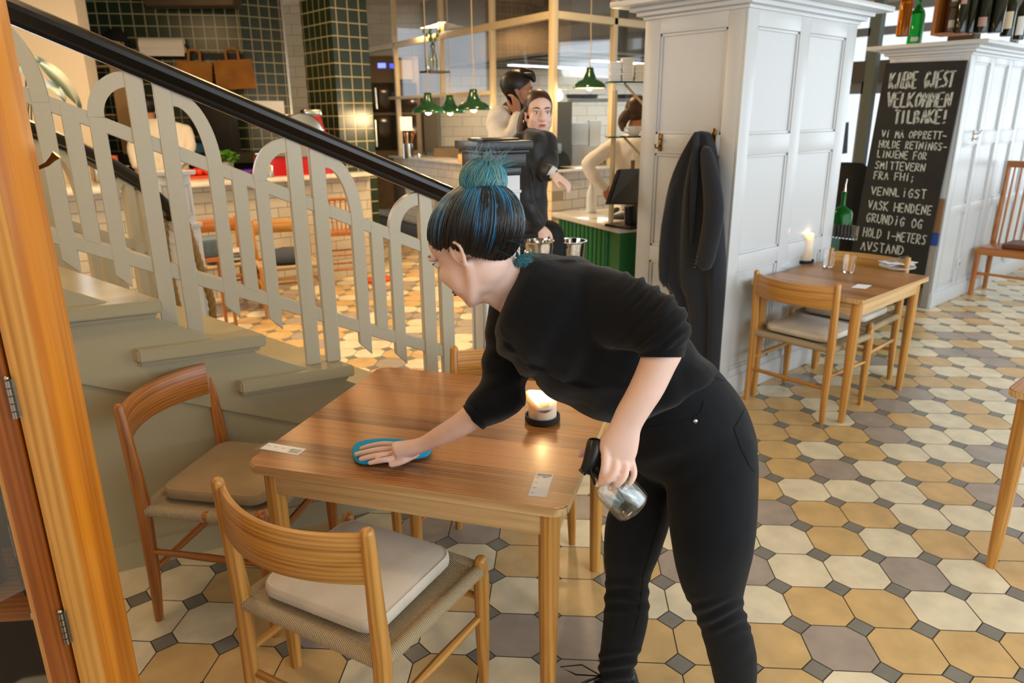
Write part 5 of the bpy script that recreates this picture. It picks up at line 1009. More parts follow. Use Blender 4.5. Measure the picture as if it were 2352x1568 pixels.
p = G(1358, 487, cz); T = thing('plastic_bottle', 'white plastic bottle standing on the marble till counter', 'bottle', (p.x, p.y, cz+.0005)); bm = bmn(); lathe(bm, [(0, 0), (.034, 0), (.038, .006), (.038, .13), (.030, .165), (.017, .195), (.016, .2), (.016, .212), (0, .212)], 24); obj('bottle_body', bm, mat('frosted_plastic', '#dce3ea', .4, sss=.4), T); bm = bmn(); lathe(bm, [(.018, .212), (.018, .235), (0, .236)], 18); obj('cap', bm, WHITE, T)
pos = thing('till_terminal', 'black touch-screen till seen from behind on the green counter', 'till', (0, 0, 0)); 
a, b, c_, d_ = D(1388, 470, 4.45), D(1462, 470, 4.7), D(1462, 388, 4.75), D(1415, 390, 4.5)
bm = bmn(); vs = [bm.verts.new(v) for v in (a, b, c_, d_)]; bm.faces.new(vs); thick(bm, -.035); bmesh.ops.bevel(bm, geom=bm.edges[:], offset=.006, segments=2, affect='EDGES'); obj('screen_back', bm, BLK, pos)
q = D(1450, 470, 4.7); bm = bmn(); tube(bm, [q, V((q.x+.02, q.y, cz+.02))], [(.06, .03), (.07, .04)], 12); box(bm, (q.x-.12, q.y-.1, cz+.0003), (q.x+.14, q.y+.12, cz+.022), bev=.006); obj('stand', bm, BLK, pos)
q = G(1432, 505, cz); bm = bmn(); box(bm, (-.05, -.16, 0), (.10, .12, .022), bev=.004); box(bm, (-.04, -.15, .022), (.09, .11, .027)); o = obj('keyboard', bm, BLK); o.location = (q.x+.05, q.y, cz+.0003); o.rotation_euler = (0, 0, .2); tag(o, 'flat black keyboard at the front of the till counter', 'keyboard')
q = G(1330, 480, cz); bm = bmn(); box(bm, (0, -.3, 0), (.16, .05, .03), bev=.004); box(bm, (.01, -.29, .03), (.15, .04, .032)); o = obj('paper_tray', bm, mat('white_tray', '#dcdedb', .4)); o.location = (q.x+.30, q.y-.1, cz+.0003); tag(o, 'low white tray behind the white bottle on the till counter', 'tray')
q = D(1453, 385, 5.0); bottle('small dark red bottle behind the till', V((q.x, q.y, cz+.0005)), .03, .40, .012, mat('dark_red_glass', '#2a0f0c', .15), None, mat('wood_cap', '#7a5a48', .5))
# glass shelves on brackets left of the partition, cup and napkin stacks
for y, lb in ((188, 'upper glass shelf with stacked napkins beside the partition'), (313, 'lower green-edged glass shelf carrying a cup beside the partition')):
    p = D(1394, y, 4.55); T = thing('glass_shelf', lb, 'shelf', (p.x, p.y, p.z)); bm = bmn(); dx_ = D(1490, y, 4.62)-p; M_ = Mx(((dx_.x, FW.x, 0, 0), (dx_.y, FW.y, 0, 0), (0, 0, 1, 0), (0, 0, 0, 1))); box(bm, (0, -.09, -.009), (1, .10, 0), M_); obj('shelf_glass', bm, mat('green_edge_glass_%d' % y, '#1d5a48', .05, trans=.5, ior=1.2), T, smooth=False)
    bm = bmn(); tube(bm, [M_ @ V((.42, 0, -.012)), M_ @ V((.95, 0, -.15))], .008, 8); obj('bracket', bm, BARS, T)
q = D(1413, 200, 4.6); bm = bmn(); box(bm, (q.x-.012, q.y-.012, cz+.0003), (q.x+.012, q.y+.012, q.z-.02)); tag(obj('shelf_upright', bm, BARS, smooth=False), 'thin cream upright between counter and glass shelves', 'upright')
q = D(1456, 313, 4.56); T = thing('coffee_cup', 'white coffee cup on the lower glass shelf', 'cup', (q.x, q.y, q.z+.0005), 2.6); bm = bmn(); lathe(bm, [(0, 0), (.026, 0), (.036, .02), (.044, .06), (.041, .06), (.033, .022), (0, .006)], 24); obj('cup_body', bm, CER, T); bm = bmn(); tube(bm, [(.038, 0, .05), (.062, 0, .05), (.065, 0, .03), (.036, 0, .02)], .005, 8); obj('handle', bm, CER, T)
rg = random.Random(9)
for i, (px, n) in enumerate(((1412, 9), (1438, 11), (1468, 8))):
    q = D(px, 188, 4.55)
    for k_ in range(n): bm = bmn(); box(bm, (-.034, -.05, 0), (.034, .05, .0125), Mx.Rotation(rg.uniform(-.08, .08), 4, 'Z'), .004); o = obj('folded_napkin', bm, NAP); o.location = (q.x+rg.uniform(-.002, .002), q.y, q.z+.0006+.0127*k_); o.rotation_euler = (0, 0, HEAD-pi/2); tag(o, 'folded white napkin in the stacks on the upper glass shelf', 'napkin', 'napkins on the upper glass shelf')
# ice buckets on stands
def ice_bucket(label, px, py, t, r=.095):
    q = D(px, py, t); T = thing('ice_bucket', label, 'bucket', (q.x, q.y, 0)); bm = bmn(); h = q.z; lathe(bm, [(0, h-.22), (r*.74, h-.22), (r*.8, h-.21), (r*.98, h-.01), (r*1.06, h-.004), (r*1.06, h), (r*.95, h), (r*.76, h-.2), (0, h-.205)], 32); obj('bucket', bm, CHROME, T)
    for s in (-1, 1): bm = bmn(); ball(bm, (s*(r+.012), -.0, h-.05), .013, seg=10); obj('knob', bm, CHROME, T)
    bm = bmn(); lathe(bm, [(r*.86, h-.235), (r*.86, h-.222), (0, h-.222)], 24); tube(bm, [(0, 0, .02), (0, 0, h-.23)], .012, 10); lathe(bm, [(0, 0), (.14, 0), (.14, .008), (.02, .025), (0, .025)], 28); obj('stand', bm, DARKM, T)
ice_bucket('polished ice bucket on a stand in front of the green till counter', 1309, 552, 4.15); ice_bucket('polished ice bucket under the hand of the woman in black', 1238, 552, 3.72, .075)
# ================================================================ PEOPLE
def melt(bm, voxel, it=6, fac=.5, dec=None):
    """join closed shapes into one continuous skin"""
    bmesh.ops.recalc_face_normals(bm, faces=bm.faces)
    me = bpy.data.meshes.new('m'); bm.to_mesh(me); bm.free(); o = bpy.data.objects.new('m', me); COL.objects.link(o)
    m = o.modifiers.new('r', 'REMESH'); m.mode = 'VOXEL'; m.voxel_size = voxel; m.adaptivity = 0
    s = o.modifiers.new('s', 'SMOOTH'); s.factor = fac; s.iterations = it
    dg = bpy.context.evaluated_depsgraph_get(); out = bpy.data.meshes.new_from_object(o.evaluated_get(dg)); bpy.data.objects.remove(o); bpy.data.meshes.remove(me)
    r = bmn(); r.from_mesh(out); bpy.data.meshes.remove(out); return r
def cr(p0, p1, p2, p3, t): return .5*((2*p1)+(p2-p0)*t+(2*p0-5*p1+4*p2-p3)*t*t+(3*p1-p0-3*p2+p3)*t**3)
def loft(bm, st, n=28, sub=4, shrink=1, cap=.5, ex=1.0):
    """st: (x1, y1, x2, y2, distance, half depth): a limb through its outlines in the photograph, given its distance and depth"""
    rows = []
    for x1, y1, x2, y2, d, h in st:
        a, b = D(x1, y1, d), D(x2, y2, d); rows.append(((a+b)/2, (b-a)/2*shrink, FW*h*shrink))
    R = []
    for i in range(len(rows)-1):
        P = [rows[max(i-1, 0)], rows[i], rows[i+1], rows[min(i+2, len(rows)-1)]]
        for k in range(sub): R.append([cr(*[p[j] for p in P], k/sub) for j in range(3)])
    R.append(list(rows[-1]))
    def dome(r, q): d = (r[0]-q[0]).normalized()*min(r[1].length, r[2].length)*cap; return [(r[0]+d*sin(t), r[1]*cos(t), r[2]*cos(t)) for t in (.6, 1.1, 1.4)]
    if cap: R = dome(R[0], R[1])[::-1]+R+dome(R[-1], R[-2])
    def pw_(v): return math.copysign(abs(v)**ex, v)
    skin(bm, [[bm.verts.new(c+a*pw_(cos(2*pi*i/n))+b*pw_(sin(2*pi*i/n))) for i in range(n)] for c, a, b in R])
def limb(bm, pts, rs, n=14, sub=4):
    pts = [V(p) for p in pts]; P, Q = [], []
    for i in range(len(pts)-1):
        a = [pts[max(i-1, 0)], pts[i], pts[i+1], pts[min(i+2, len(pts)-1)]]; r = [rs[max(i-1, 0)], rs[i], rs[i+1], rs[min(i+2, len(pts)-1)]]
        for k in range(sub): P.append(cr(*a, k/sub)); Q.append(max(.002, cr(*r, k/sub)))
    tube(bm, P+[pts[-1]], Q+[rs[-1]], n, round_end=.9)
def px_of(p): q = p-CP; z = q.dot(FW); return 1176+FOC*q.dot(RT)/z, 784-FOC*q.dot(UP)/z, z
def cv(x, y, z): return RT*x+UP*y+FW*z      # a direction as the camera sees it: right, up, away
def head_frame(c, f, u):
    f = f.normalized(); u = (u-f*u.dot(f)).normalized(); s = u.cross(f)    # s: the person's left
    return Mx(((s.x, f.x, u.x, c.x), (s.y, f.y, u.y, c.y), (s.z, f.z, u.z, c.z), (0, 0, 0, 1)))
def head(bm, H, k=1.0, ears=(1, -1)):
    def e(c, r, R=None): ball(bm, H @ V(c), 1, (H.to_3x3().to_4x4()) @ (R or Mx()) @ Mx.Diagonal((r[0], r[1], r[2], 1)), 20)
    def t(p, r): limb(bm, [H @ V(q) for q in p], r, 10)
    e((0, -.012, .032), (.073, .093, .083)); e((0, .04, -.025), (.060, .055, .082)); e((0, .032, .03), (.066, .062, .06)); e((0, .074, -.098), (.024, .022, .018)); e((0, .062, -.07), (.042, .035, .035)); e((0, .022, -.07), (.056, .05, .04)); e((0, .0, -.06), (.06, .05, .045)); [e((s*.040, .050, -.050), (.026, .032, .044)) for s in (1, -1)]
    for s in (1, -1):
        e((s*.037, .066, -.036), (.026, .026, .028)); t([(s*.054, -.002, -.045), (s*.052, .012, -.072), (s*.035, .05, -.098), (s*.008, .077, -.102)], [.014, .014, .015, .016]); e((s*.032, .085, .017), (.022, .011, .008)); e((s*.011, .104, -.037), (.0085, .011, .008))
        if s in ears:
            t([(s*.070, .004, -.036), (s*.075, .007, -.020), (s*.078, .002, -.002), (s*.082, -.012, .006), (s*.084, -.024, .0), (s*.083, -.026, -.014), (s*.078, -.018, -.030), (s*.073, -.008, -.043), (s*.070, -.001, -.042)], [.0035, .0035, .004, .0045, .0048, .0045, .004, .0055, .0045]); e((s*.073, -.010, -.018), (.006, .013, .020))
    t([(0, .094, .012), (0, .108, -.012), (0, .112, -.032), (0, .107, -.042)], [.0075, .009, .0100, .008]); e((0, .098, -.063), (.021, .009, .006)); e((0, .096, -.074), (.018, .009, .006)); e((0, .088, -.066), (.028, .016, .022))
SKIN = mat('skin', '#e9c4b4', .48, sss=.12, nz=(14, .05)); SKIN2 = mat('tanned_skin', '#b07a5c', .5, nz=(14, .05)); LIP = mat('lip', '#b8685f', .45); EYEW = mat('eye_white', '#e8e4de', .15); IRIS = mat('iris', '#2b241d', .1); DHAIR = mat('dark_hair', '#17110e', .45); BHAIR = mat('brown_hair', '#3c2517', .42)
def face_bits(H, par, hair, lip=LIP):
    def b(name, m, f): bm = bmn(); f(bm); return obj(name, bm, m, par)
    Q = H.to_3x3().to_4x4()
    for s in (1, -1):
        b('eye', EYEW, lambda bm: ball(bm, H @ V((s*.031, .0845, .0)), 1, Q @ Mx.Diagonal((.0125, .0115, .0085, 1)), 16)); b('iris', IRIS, lambda bm: ball(bm, H @ V((s*.031, .0935, -.0005)), 1, Q @ Mx.Diagonal((.0052, .003, .0052, 1)), 12))
        b('eyelash', DHAIR, lambda bm: tube(bm, [H @ V((s*x, y, z)) for x, y, z in ((.018, .094, .003), (.026, .099, .0085), (.036, .0975, .0085), (.046, .088, .003))], .0013, 6))
        b('eyebrow', hair, lambda bm: tube(bm, [H @ V((s*x, y, z)) for x, y, z in ((.014, .0985, .020), (.028, .0985, .026), (.042, .091, .025), (.052, .080, .019))], [(.002, .003), (.0024, .0036), (.002, .003), (.001, .0015)], 8))
    b('lips', lip, lambda bm: [tube(bm, [H @ V((x, y, z+dz)) for x, y in ((-.021, .0985), (-.010, .1065), (0, .1075), (.010, .1065), (.021, .0985))], [.001, .0036, .004, .0036, .001], 8) for z, dz in ((-.066, .0028), (-.066, -.0042))])
def hand(bm, w, d, nrm, s=1, curl=.5, k=1.0, spread=.1):
    """a relaxed hand at wrist w, pointing along d, back of the hand facing nrm; s=+1 puts the thumb on the side of d x nrm"""
    d = d.normalized(); nrm = (nrm-d*nrm.dot(d)).normalized(); x = d.cross(nrm)*s
    P = lambda a, b, c: w+(x*a+d*b+nrm*c)*k
    tube(bm, [P(0, -.02, 0), P(0, .01, 0), P(.002, .05, 0), P(0, .088, -.002)], [(.024*k, .018*k), (.028*k, .016*k), (.039*k, .014*k), (.038*k, .012*k)], 16, x=x, round_end=.6)
    for a, L in ((.029, .072), (.010, .08), (-.010, .074), (-.028, .058)):
        p = P(a, .084, 0); pts = [p]; ang = .15
        for seg in (.45, .3, .25): dv = d*cos(ang)-nrm*sin(ang)+x*spread*a*8; pts.append(pts[-1]+dv*L*seg*k); ang += curl
        limb(bm, pts, [.0095*k, .0088*k, .0078*k, .0066*k], 10, 3)
    limb(bm, [P(.026, .012, -.004), P(.048, .038, -.012), P(.054, .066, -.02), P(.05, .09, -.028)], [.015*k, .0125*k, .0105*k, .0085*k], 10, 3)
def wrinkle(bm, f):
    bm.normal_update(); mv = [(v, v.normal.copy(), f(v.co, v.normal)) for v in bm.verts]
    for v, nv, a in mv: v.co += nv*a
def smooth(a, b, x): t = max(0, min(1, (x-a)/(b-a))); return t*t*(3-2*t)

# ---------------------------------------------------------------- the woman wiping the table
TORSO = [(1188, 588, 1166, 712, 1.655, .058), (1222, 582, 1142, 735, 1.655, .105), (1300, 588, 1138, 795, 1.66, .165), (1385, 612, 1188, 850, 1.67, .18), (1450, 655, 1245, 895, 1.68, .172), (1510, 715, 1305, 935, 1.70, .160), (1575, 780, 1365, 963, 1.72, .152), (1645, 850, 1412, 972, 1.74, .15)]
SLV = [(1350, 604, 1290, 770, 1.575, .068), (1430, 622, 1368, 792, 1.53, .072), (1500, 654, 1432, 806, 1.485, .068), (1556, 692, 1458, 808, 1.455, .064), (1584, 742, 1464, 806, 1.445, .060), (1581, 782, 1466, 807, 1.447, .055), (1569, 812, 1472, 811, 1.45, .050)]
SLV2 = [(1125, 690, 1240, 720, 1.79, .07), (1113, 765, 1228, 800, 1.81, .064), (1109, 830, 1220, 862, 1.83, .060), (1098, 880, 1206, 922, 1.845, .057), (1084, 906, 1166, 962, 1.855, .050), (1069, 929, 1114, 981, 1.865, .044)]
FORE = [(1572, 755, 1482, 765, 1.452, .040), (1567, 812, 1474, 812, 1.45, .043), (1549, 850, 1461, 850, 1.452, .042), (1522, 905, 1439, 897, 1.458, .038), (1496, 945, 1418, 935, 1.463, .033), (1473, 984, 1402, 971, 1.467, .026), (1468, 1015, 1388, 998, 1.47, .0225), (1462, 1045, 1379, 1028, 1.474, .021), (1449, 1074, 1380, 1062, 1.478, .019)]
FORE2 = [(1095, 900, 1150, 950, 1.855, .040), (1074, 926, 1112, 973, 1.865, .037), (1038, 956, 1070, 1000, 1.89, .034), (1000, 981, 1026, 1020, 1.92, .030), (966, 1003, 985, 1034, 1.955, .025), (938, 1010, 955, 1046, 1.975, .030), (905, 1014, 918, 1056, 1.99, .036)]
PELV = [(1610, 815, 1392, 945, 1.735, .14), (1655, 858, 1422, 968, 1.745, .147), (1702, 922, 1442, 1008, 1.76, .158), (1731, 1000, 1448, 1050, 1.775, .150), (1734, 1050, 1452, 1078, 1.79, .115), (1700, 1090, 1490, 1100, 1.80, .06)]
LEGN = [(1700, 960, 1500, 985, 1.735, .11), (1729, 1000, 1512, 1022, 1.727, .108), (1738, 1060, 1522, 1080, 1.72, .104), (1737, 1150, 1533, 1160, 1.718, .098), (1730, 1250, 1545, 1262, 1.725, .087), (1711, 1335, 1563, 1343, 1.75, .072), (1705, 1382, 1588, 1395, 1.77, .063), (1718, 1425, 1606, 1440, 1.79, .060), (1735, 1490, 1625, 1505, 1.825, .056), (1737, 1560, 1643, 1575, 1.87, .050), (1730, 1640, 1657, 1655, 1.925, .042), (1725, 1690, 1664, 1700, 1.96, .038)]
LEGF = [(1580, 975, 1452, 1005, 1.84, .095), (1570, 1050, 1440, 1070, 1.86, .085), (1545, 1140, 1418, 1140, 1.865, .088), (1538, 1195, 1392, 1195, 1.88, .086), (1514, 1272, 1387, 1270, 1.91, .076), (1491, 1332, 1391, 1333, 1.945, .061), (1491, 1400, 1387, 1403, 1.98, .057), (1479, 1470, 1381, 1468, 2.02, .050), (1458, 1530, 1374, 1522, 2.05, .043), (1450, 1572, 1376, 1562, 2.075, .041)]
HC_ = D(1086, 556, 1.545); H1 = head_frame(HC_, cv(-.68, -.43, .60), cv(-.50, .865, .05))
bm = bmn(); head(bm, H1)
limb(bm, [D(1100, 598, 1.555), D(1140, 632, 1.585), D(1185, 652, 1.63), D(1260, 690, 1.68)], [.054, .054, .060, .075]); limb(bm, [D(1092, 652, 1.565), D(1145, 680, 1.60), D(1185, 705, 1.64)], [.026, .028, .03])
loft(bm, TORSO, shrink=.84); loft(bm, PELV[:5], shrink=.8, cap=.2); loft(bm, LEGN, shrink=.8); loft(bm, LEGF, shrink=.8)
limb(bm, [D(1345, 690, 1.60), D(1450, 730, 1.51), D(1528, 768, 1.45)], [.06, .045, .04]); limb(bm, [D(1190, 720, 1.78), D(1165, 840, 1.83), D(1130, 925, 1.855)], [.055, .045, .04])
loft(bm, FORE, sub=5); loft(bm, FORE2, sub=5)
# left hand closed round the neck of the spray bottle
def chain(pts, r): limb(bm, [D(*p) for p in pts], r, 12, 4)
chain([(1391, 1030, 1.468), (1391, 1058, 1.460), (1388, 1080, 1.458), (1382, 1097, 1.470)], [.0098, .0095, .0088, .0076])
chain([(1412, 1048, 1.468), (1413, 1078, 1.455), (1396, 1102, 1.455), (1372, 1111, 1.475)], [.0094, .009, .0082, .007])
chain([(1434, 1056, 1.470), (1436, 1086, 1.456), (1422, 1108, 1.455), (1402, 1121, 1.468)], [.009, .0084, .0076, .0064])
chain([(1450, 1058, 1.478), (1456, 1086, 1.468), (1447, 1108, 1.466), (1432, 1121, 1.474)], [.008, .0074, .0066, .0056])
chain([(1408, 1000, 1.49), (1385, 1020, 1.515), (1356, 1034, 1.522), (1331, 1043, 1.515)], [.015, .0125, .0105, .008])
for a, b in (((1372, 1020), (1385, 1052)),): chain([(1400, 1005, 1.475), (1388, 1030, 1.478)], [.016, .014])
# right hand flat on the cloth
def tz(px, py, z): return G(px, py, z)
for pts, r in ((((912, 1022, .757), (880, 1020, .763), (852, 1024, .757), (830, 1030, .748)), (.0095, .0092, .0082, .0068)), (((910, 1032, .757), (872, 1033, .764), (842, 1038, .757), (818, 1043, .748)), (.0097, .0094, .0084, .007)), (((910, 1042, .756), (876, 1045, .763), (850, 1049, .756), (828, 1054, .748)), (.0095, .009, .0082, .0068)), (((914, 1051, .755), (888, 1055, .760), (866, 1059, .754), (849, 1063, .748)), (.0088, .0082, .0074, .0062)), (((955, 1040, .758), (932, 1054, .757), (915, 1062, .752), (898, 1067, .748)), (.013, .011, .0095, .0078))): limb(bm, [tz(*p) for p in pts], list(r), 12, 4)
bm = melt(bm, .0030, 3, .5)
jaw = [v for v in bm.verts for x, y, z in (px_of(v.co),) if z < 1.72 and 1012 < x < 1185 and 612 < y < 705]
for _ in range(30): bmesh.ops.smooth_vert(bm, verts=jaw, factor=.5, use_axis_x=True, use_axis_y=True, use_axis_z=True)
woman = tag(obj('person', bm, SKIN, angle=180), 'young woman in black with a blue hair bun bending over the table to wipe it', 'person')
face_bits(H1, woman, DHAIR)
# nails on the left hand
NAIL = mat('nail', '#e6b8a8', .25)
for c in ((1381, 1098, 1.463), (1400, 1121, 1.462), (1371, 1112, 1.468)):
    bm = bmn(); ball(bm, D(*c), 1, Mx(((RT.x, UP.x, FW.x, 0), (RT.y, UP.y, FW.y, 0), (RT.z, UP.z, FW.z, 0), (0, 0, 0, 1))) @ Mx.Diagonal((.0045, .0055, .0022, 1)), 10); obj('nail', bm, NAIL, woman)
# sweater
bm = bmn(); loft(bm, TORSO, cap=.25, ex=.95); loft(bm, SLV); loft(bm, SLV2); bm = melt(bm, .0058, 14, .5)
def folds(p, n):
    x, y, z = px_of(p); a = 0
    if z < 1.56:   # gathered sleeve above the near elbow
        m = smooth(1405, 1470, x)*(1-smooth(795, 812, y)); u = (x*.80+y*.60); v = (-x*.60+y*.80)
        a += m*.0042*sin(u*.17+.022*v+1.3*sin(v*.03+u*.02))*(.6+.4*sin(v*.05+1))+m*.0016*sin(u*.33+.05*v)
        a += .005*(1-smooth(1300, 1400, x))*sin((x+y*.6)*.06)
    else:
        m = smooth(700, 800, y)*(1-smooth(930, 965, y)) if x > 1200 else 0
        a += m*.0035*sin((x*.45+y*1.0)*.060+1.2*sin(x*.016))+m*.002*sin((x*.9-y*.4)*.075)
        m2 = smooth(1230, 1330, x)*(1-smooth(660, 720, y)); a += m2*.004*sin((x*.5+y)*.075+.02*x)
        if x < 1230 and y > 740: a += .0045*sin(y*.085+.04*x)*smooth(740, 800, y)*(1-smooth(940, 975, y))
    return a+mn.noise(p*28)*.0012
wrinkle(bm, folds)
KNIT = mat('black_knit', '#0d0e11', .95, sheen=.14, bump=(700, .3), spec=.2); DENIM = mat('black_denim', '#0a0d12', .85, sheen=.08, bump=(900, .2), spec=.25)
sw = obj('sweater', bm, KNIT, woman, angle=180)
def band(name, par, a, r0, m, n=40, w=.011, t=.004):      # ribbed edge round a limb end; a: (centre, axis1, axis2, direction)
    c, u, v, d = a; bm = bmn(); R = []
    for dz, k in ((-w, .985), (-w, 1+t/u.length), (w, 1+t/u.length), (w, .97)): R.append([bm.verts.new(c+d*dz+u*k*cos(2*pi*i/n)+v*k*sin(2*pi*i/n)) for i in range(n)])
    R.append(R[0]); 
    for p, q_ in zip(R, R[1:]):
        for i in range(n): bm.faces.new((p[i], p[(i+1) % n], q_[(i+1) % n], q_[i]))
    return obj(name, bm, m, par, angle=50)
def ring_of(s, nxt): a, b = D(s[0], s[1], s[4]), D(s[2], s[3], s[4]); c = (a+b)/2; a2, b2 = D(nxt[0], nxt[1], nxt[4]), D(nxt[2], nxt[3], nxt[4]); d = ((a2+b2)/2-c).normalized(); return c, (b-a)/2, FW*s[5], d
band('collar', sw, ring_of((1190, 586, 1166, 715, 1.657, .062), TORSO[1]), 1, KNIT, w=.009)
band('cuff', sw, ring_of((1570, 808, 1471, 808, 1.45, .051), (1560, 840, 1465, 840, 1.45, .05)), 1, KNIT, w=.01, t=.002); band('cuff', sw, ring_of((1071, 927, 1116, 979, 1.864, .045), (1050, 950, 1090, 1000, 1.87, .04)), 1, KNIT, w=.01, t=.002)
bm = bmn(); R = []
# jeans
bm = bmn(); loft(bm, PELV, cap=.6); loft(bm, LEGN, cap=.15); loft(bm, LEGF, cap=.15); bm = melt(bm, .0058, 20, .5)
def jfolds(p, n):
    x, y, z = px_of(p); a = mn.noise(p*22)*.0012
    near = x > 1540 or (z < 1.8 and x > 1500)
    if near: m = smooth(1360, 1390, y)*(1-smooth(1430, 1470, y)); a += m*.0026*sin(y*.20+.07*x+1.5*sin(x*.03))
    else: m = smooth(1320, 1340, y)*(1-smooth(1390, 1430, y)); a += m*.0024*sin(y*.19-.05*x+1.5*sin(x*.04)); m = smooth(1480, 1505, y); a += m*.0030*sin(y*.22+.03*x)
    m = smooth(1010, 1060, y)*(1-smooth(1100, 1170, y))*(1-smooth(1560, 1640, x)); a += m*.004*sin((y*.9+x*.35)*.10)
    return a
wrinkle(bm, jfolds); jn = obj('jeans', bm, DENIM, woman, angle=180)
bm = bmn(); q = D(1597, 967, 1.605); 
def on_front(px, py, d0=1.3):      # the first surface of the jeans along that line of sight
    ok, loc, nr, _ = jn.ray_cast(CP, ray(px, py).normalized()); return (loc, nr) if ok else (D(px, py, 1.62), -FW)
l_, n_ = on_front(1597, 967); bm = bmn(); lathe(bm, [(0, 0), (.0048, 0), (.0048, .0015), (.003, .0025), (0, .0022)], 14, frame(l_, n_)); obj('rivet', bm, STEEL, jn)
for pts in ([(1470, 985), (1500, 980), (1550, 972), (1590, 962), (1610, 945), (1618, 915)], [(1685, 985), (1700, 960), (1712, 935)], [(1686, 985), (1702, 1030), (1722, 1070), (1734, 1085)], [(1520, 1180), (1500, 1250), (1478, 1320), (1470, 1400), (1455, 1470)], [(1420, 985), (1480, 955), (1560, 915), (1640, 865), (1668, 878)]):
    P = []
    for (x0, y0), (x1, y1) in zip(pts, pts[1:]):
        for k in range(5): l_, n_ = on_front(x0+(x1-x0)*k/5, y0+(y1-y0)*k/5); P.append(l_+n_*.0004)
    bm = bmn(); tube(bm, P, .0014, 6); obj('seam', bm, DENIM, jn)
# boots
SHOE = mat('black_boot_leather', '#0e0e10', .3)
def boot(x, y, d, fd, lab):
    c = D(x, y, d); c.z = 0; f = fd.copy(); f.z = 0; f.normalize(); s = V((-f.y, f.x, 0)); bm = bmn(); R = []
    for a, w, z0, z1 in ((-.075, .026, .02, .075), (-.06, .034, .012, .13), (-.02, .036, .012, .15), (.02, .036, .012, .13), (.06, .038, .012, .092), (.11, .043, .012, .070), (.15, .042, .012, .058), (.18, .030, .014, .045), (.192, .012, .02, .035)): R.append([bm.verts.new(c+f*a+s*w*cos(t)+V((0, 0, (z0+z1)/2+(z1-z0)/2*sin(t)))) for t in [2*pi*i/20 for i in range(20)]])
    skin(bm, R); T = obj('boot', bm, SHOE, woman, angle=60); bm = bmn(); prism(bm, [(x_, y_) for x_, y_ in rrect(-.08, -.043, .196, .043, .042, 6)], Mx(((f.x, s.x, 0, c.x), (f.y, s.y, 0, c.y), (0, 0, 1, 0), (0, 0, 0, 1))), .018); obj('sole', bm, BLK, T)
    for k in range(3): bm = bmn(); a = .03+.022*k; tube(bm, [c+f*a-s*.026+V((0, 0, .110-.016*k)), c+f*(a+.006)+V((0, 0, .128-.018*k)), c+f*a+s*.026+V((0, 0, .110-.016*k))], .003, 6); obj('lace', bm, BLK, T)
    b0 = c+f*.04+V((0, 0, .125))
    for sg in (-1, 1): bm = bmn(); tube(bm, [b0, b0+f*.05+s*.03*sg+V((0, 0, .022)), b0+f*.11+s*.045*sg+V((0, 0, .012)), b0+f*.07+s*.02*sg, b0], .0022, 6); obj('lace_bow', bm, BLK, T)
boot(1412, 1560, 2.07, -RT-FW*.2, 0); boot(1695, 1695, 1.955, -RT-FW*.35, 1)

# ---- her hair: scalp cap, combed strands, bun and loose wisps, tinted from brown roots to blue and teal
k = N('dyed_hair'); at_ = k.n('ShaderNodeAttribute', attribute_name='col'); k.l(at_.outputs['Color'], k.b.inputs['Base Color']); k.b.inputs['Roughness'].default_value = .38; k.b.inputs['Specular IOR Level'].default_value = .6; k.b.inputs['Anisotropic'].default_value = .5; HAIRM = k.m
BR, BLU, TEAL, GREYB, SEA = [V(lin(c)[:3]) for c in ('#1e1611', '#2f9ada', '#3d9aa6', '#7fa3b4', '#74a59a')]
rg = random.Random(21)
class Strands:
    def __init__(s): s.v, s.f, s.c = [], [], []
    def add(s, P, r, cols, n=4):
        b = len(s.v); L = len(P); px = None
        for i, p in enumerate(P):
            t = (P[min(i+1, L-1)]-P[max(i-1, 0)]); t = t.normalized() if t.length > 1e-9 else V((0, 0, 1))
            px = t.orthogonal().normalized() if px is None else (px-t*px.dot(t)).normalized(); y = t.cross(px); rr = r*(1 if i < L-2 else .5)
            for k_ in range(n): s.v.append(p+px*rr*cos(2*pi*k_/n)+y*rr*sin(2*pi*k_/n)); s.c.append(cols[i])
        for i in range(L-1):
            for k_ in range(n): a, c = b+i*n+k_, b+i*n+(k_+1) % n; s.f.append((a, c, c+n, a+n))
    def build(s, name, par, m):
        me = bpy.data.meshes.new(name); me.from_pydata(s.v, [], s.f); ca = me.color_attributes.new('col', 'FLOAT_COLOR', 'POINT'); ca.data.foreach_set('color', [x for c in s.c for x in (c[0], c[1], c[2], 1)])
        me.polygons.foreach_set('use_smooth', [True]*len(me.polygons)); me.materials.append(m); o = bpy.data.objects.new(name, me); COL.objects.link(o); o.parent = par; return o
SKC, SKR = V((0, -.020, .016)), V((.083, .110, .088))
def scalp(d, k_=1.0): return V((SKC.x+SKR.x*d.x*k_, SKC.y+SKR.y*d.y*k_, SKC.z+SKR.z*d.z*k_))
def hairy(p):
    if p.y < 0: return p.z > max(-.09, .004+1.5*p.y)
    return p.y*.72-p.z*.69 < .006+.010*max(0, abs(p.x)-.03)/.05*(1 if p.y > .0 else 0)-.010*smooth(.045, .075, abs(p.x))*(1 if p.y < .02 else 0)
BUNW = D(1110, 414, 1.505); BUN = H1.inverted() @ BUNW; bdir = V(((BUN.x-SKC.x)/SKR.x, (BUN.y-SKC.y)/SKR.y, (BUN.z-SKC.z)/SKR.z)).normalized()
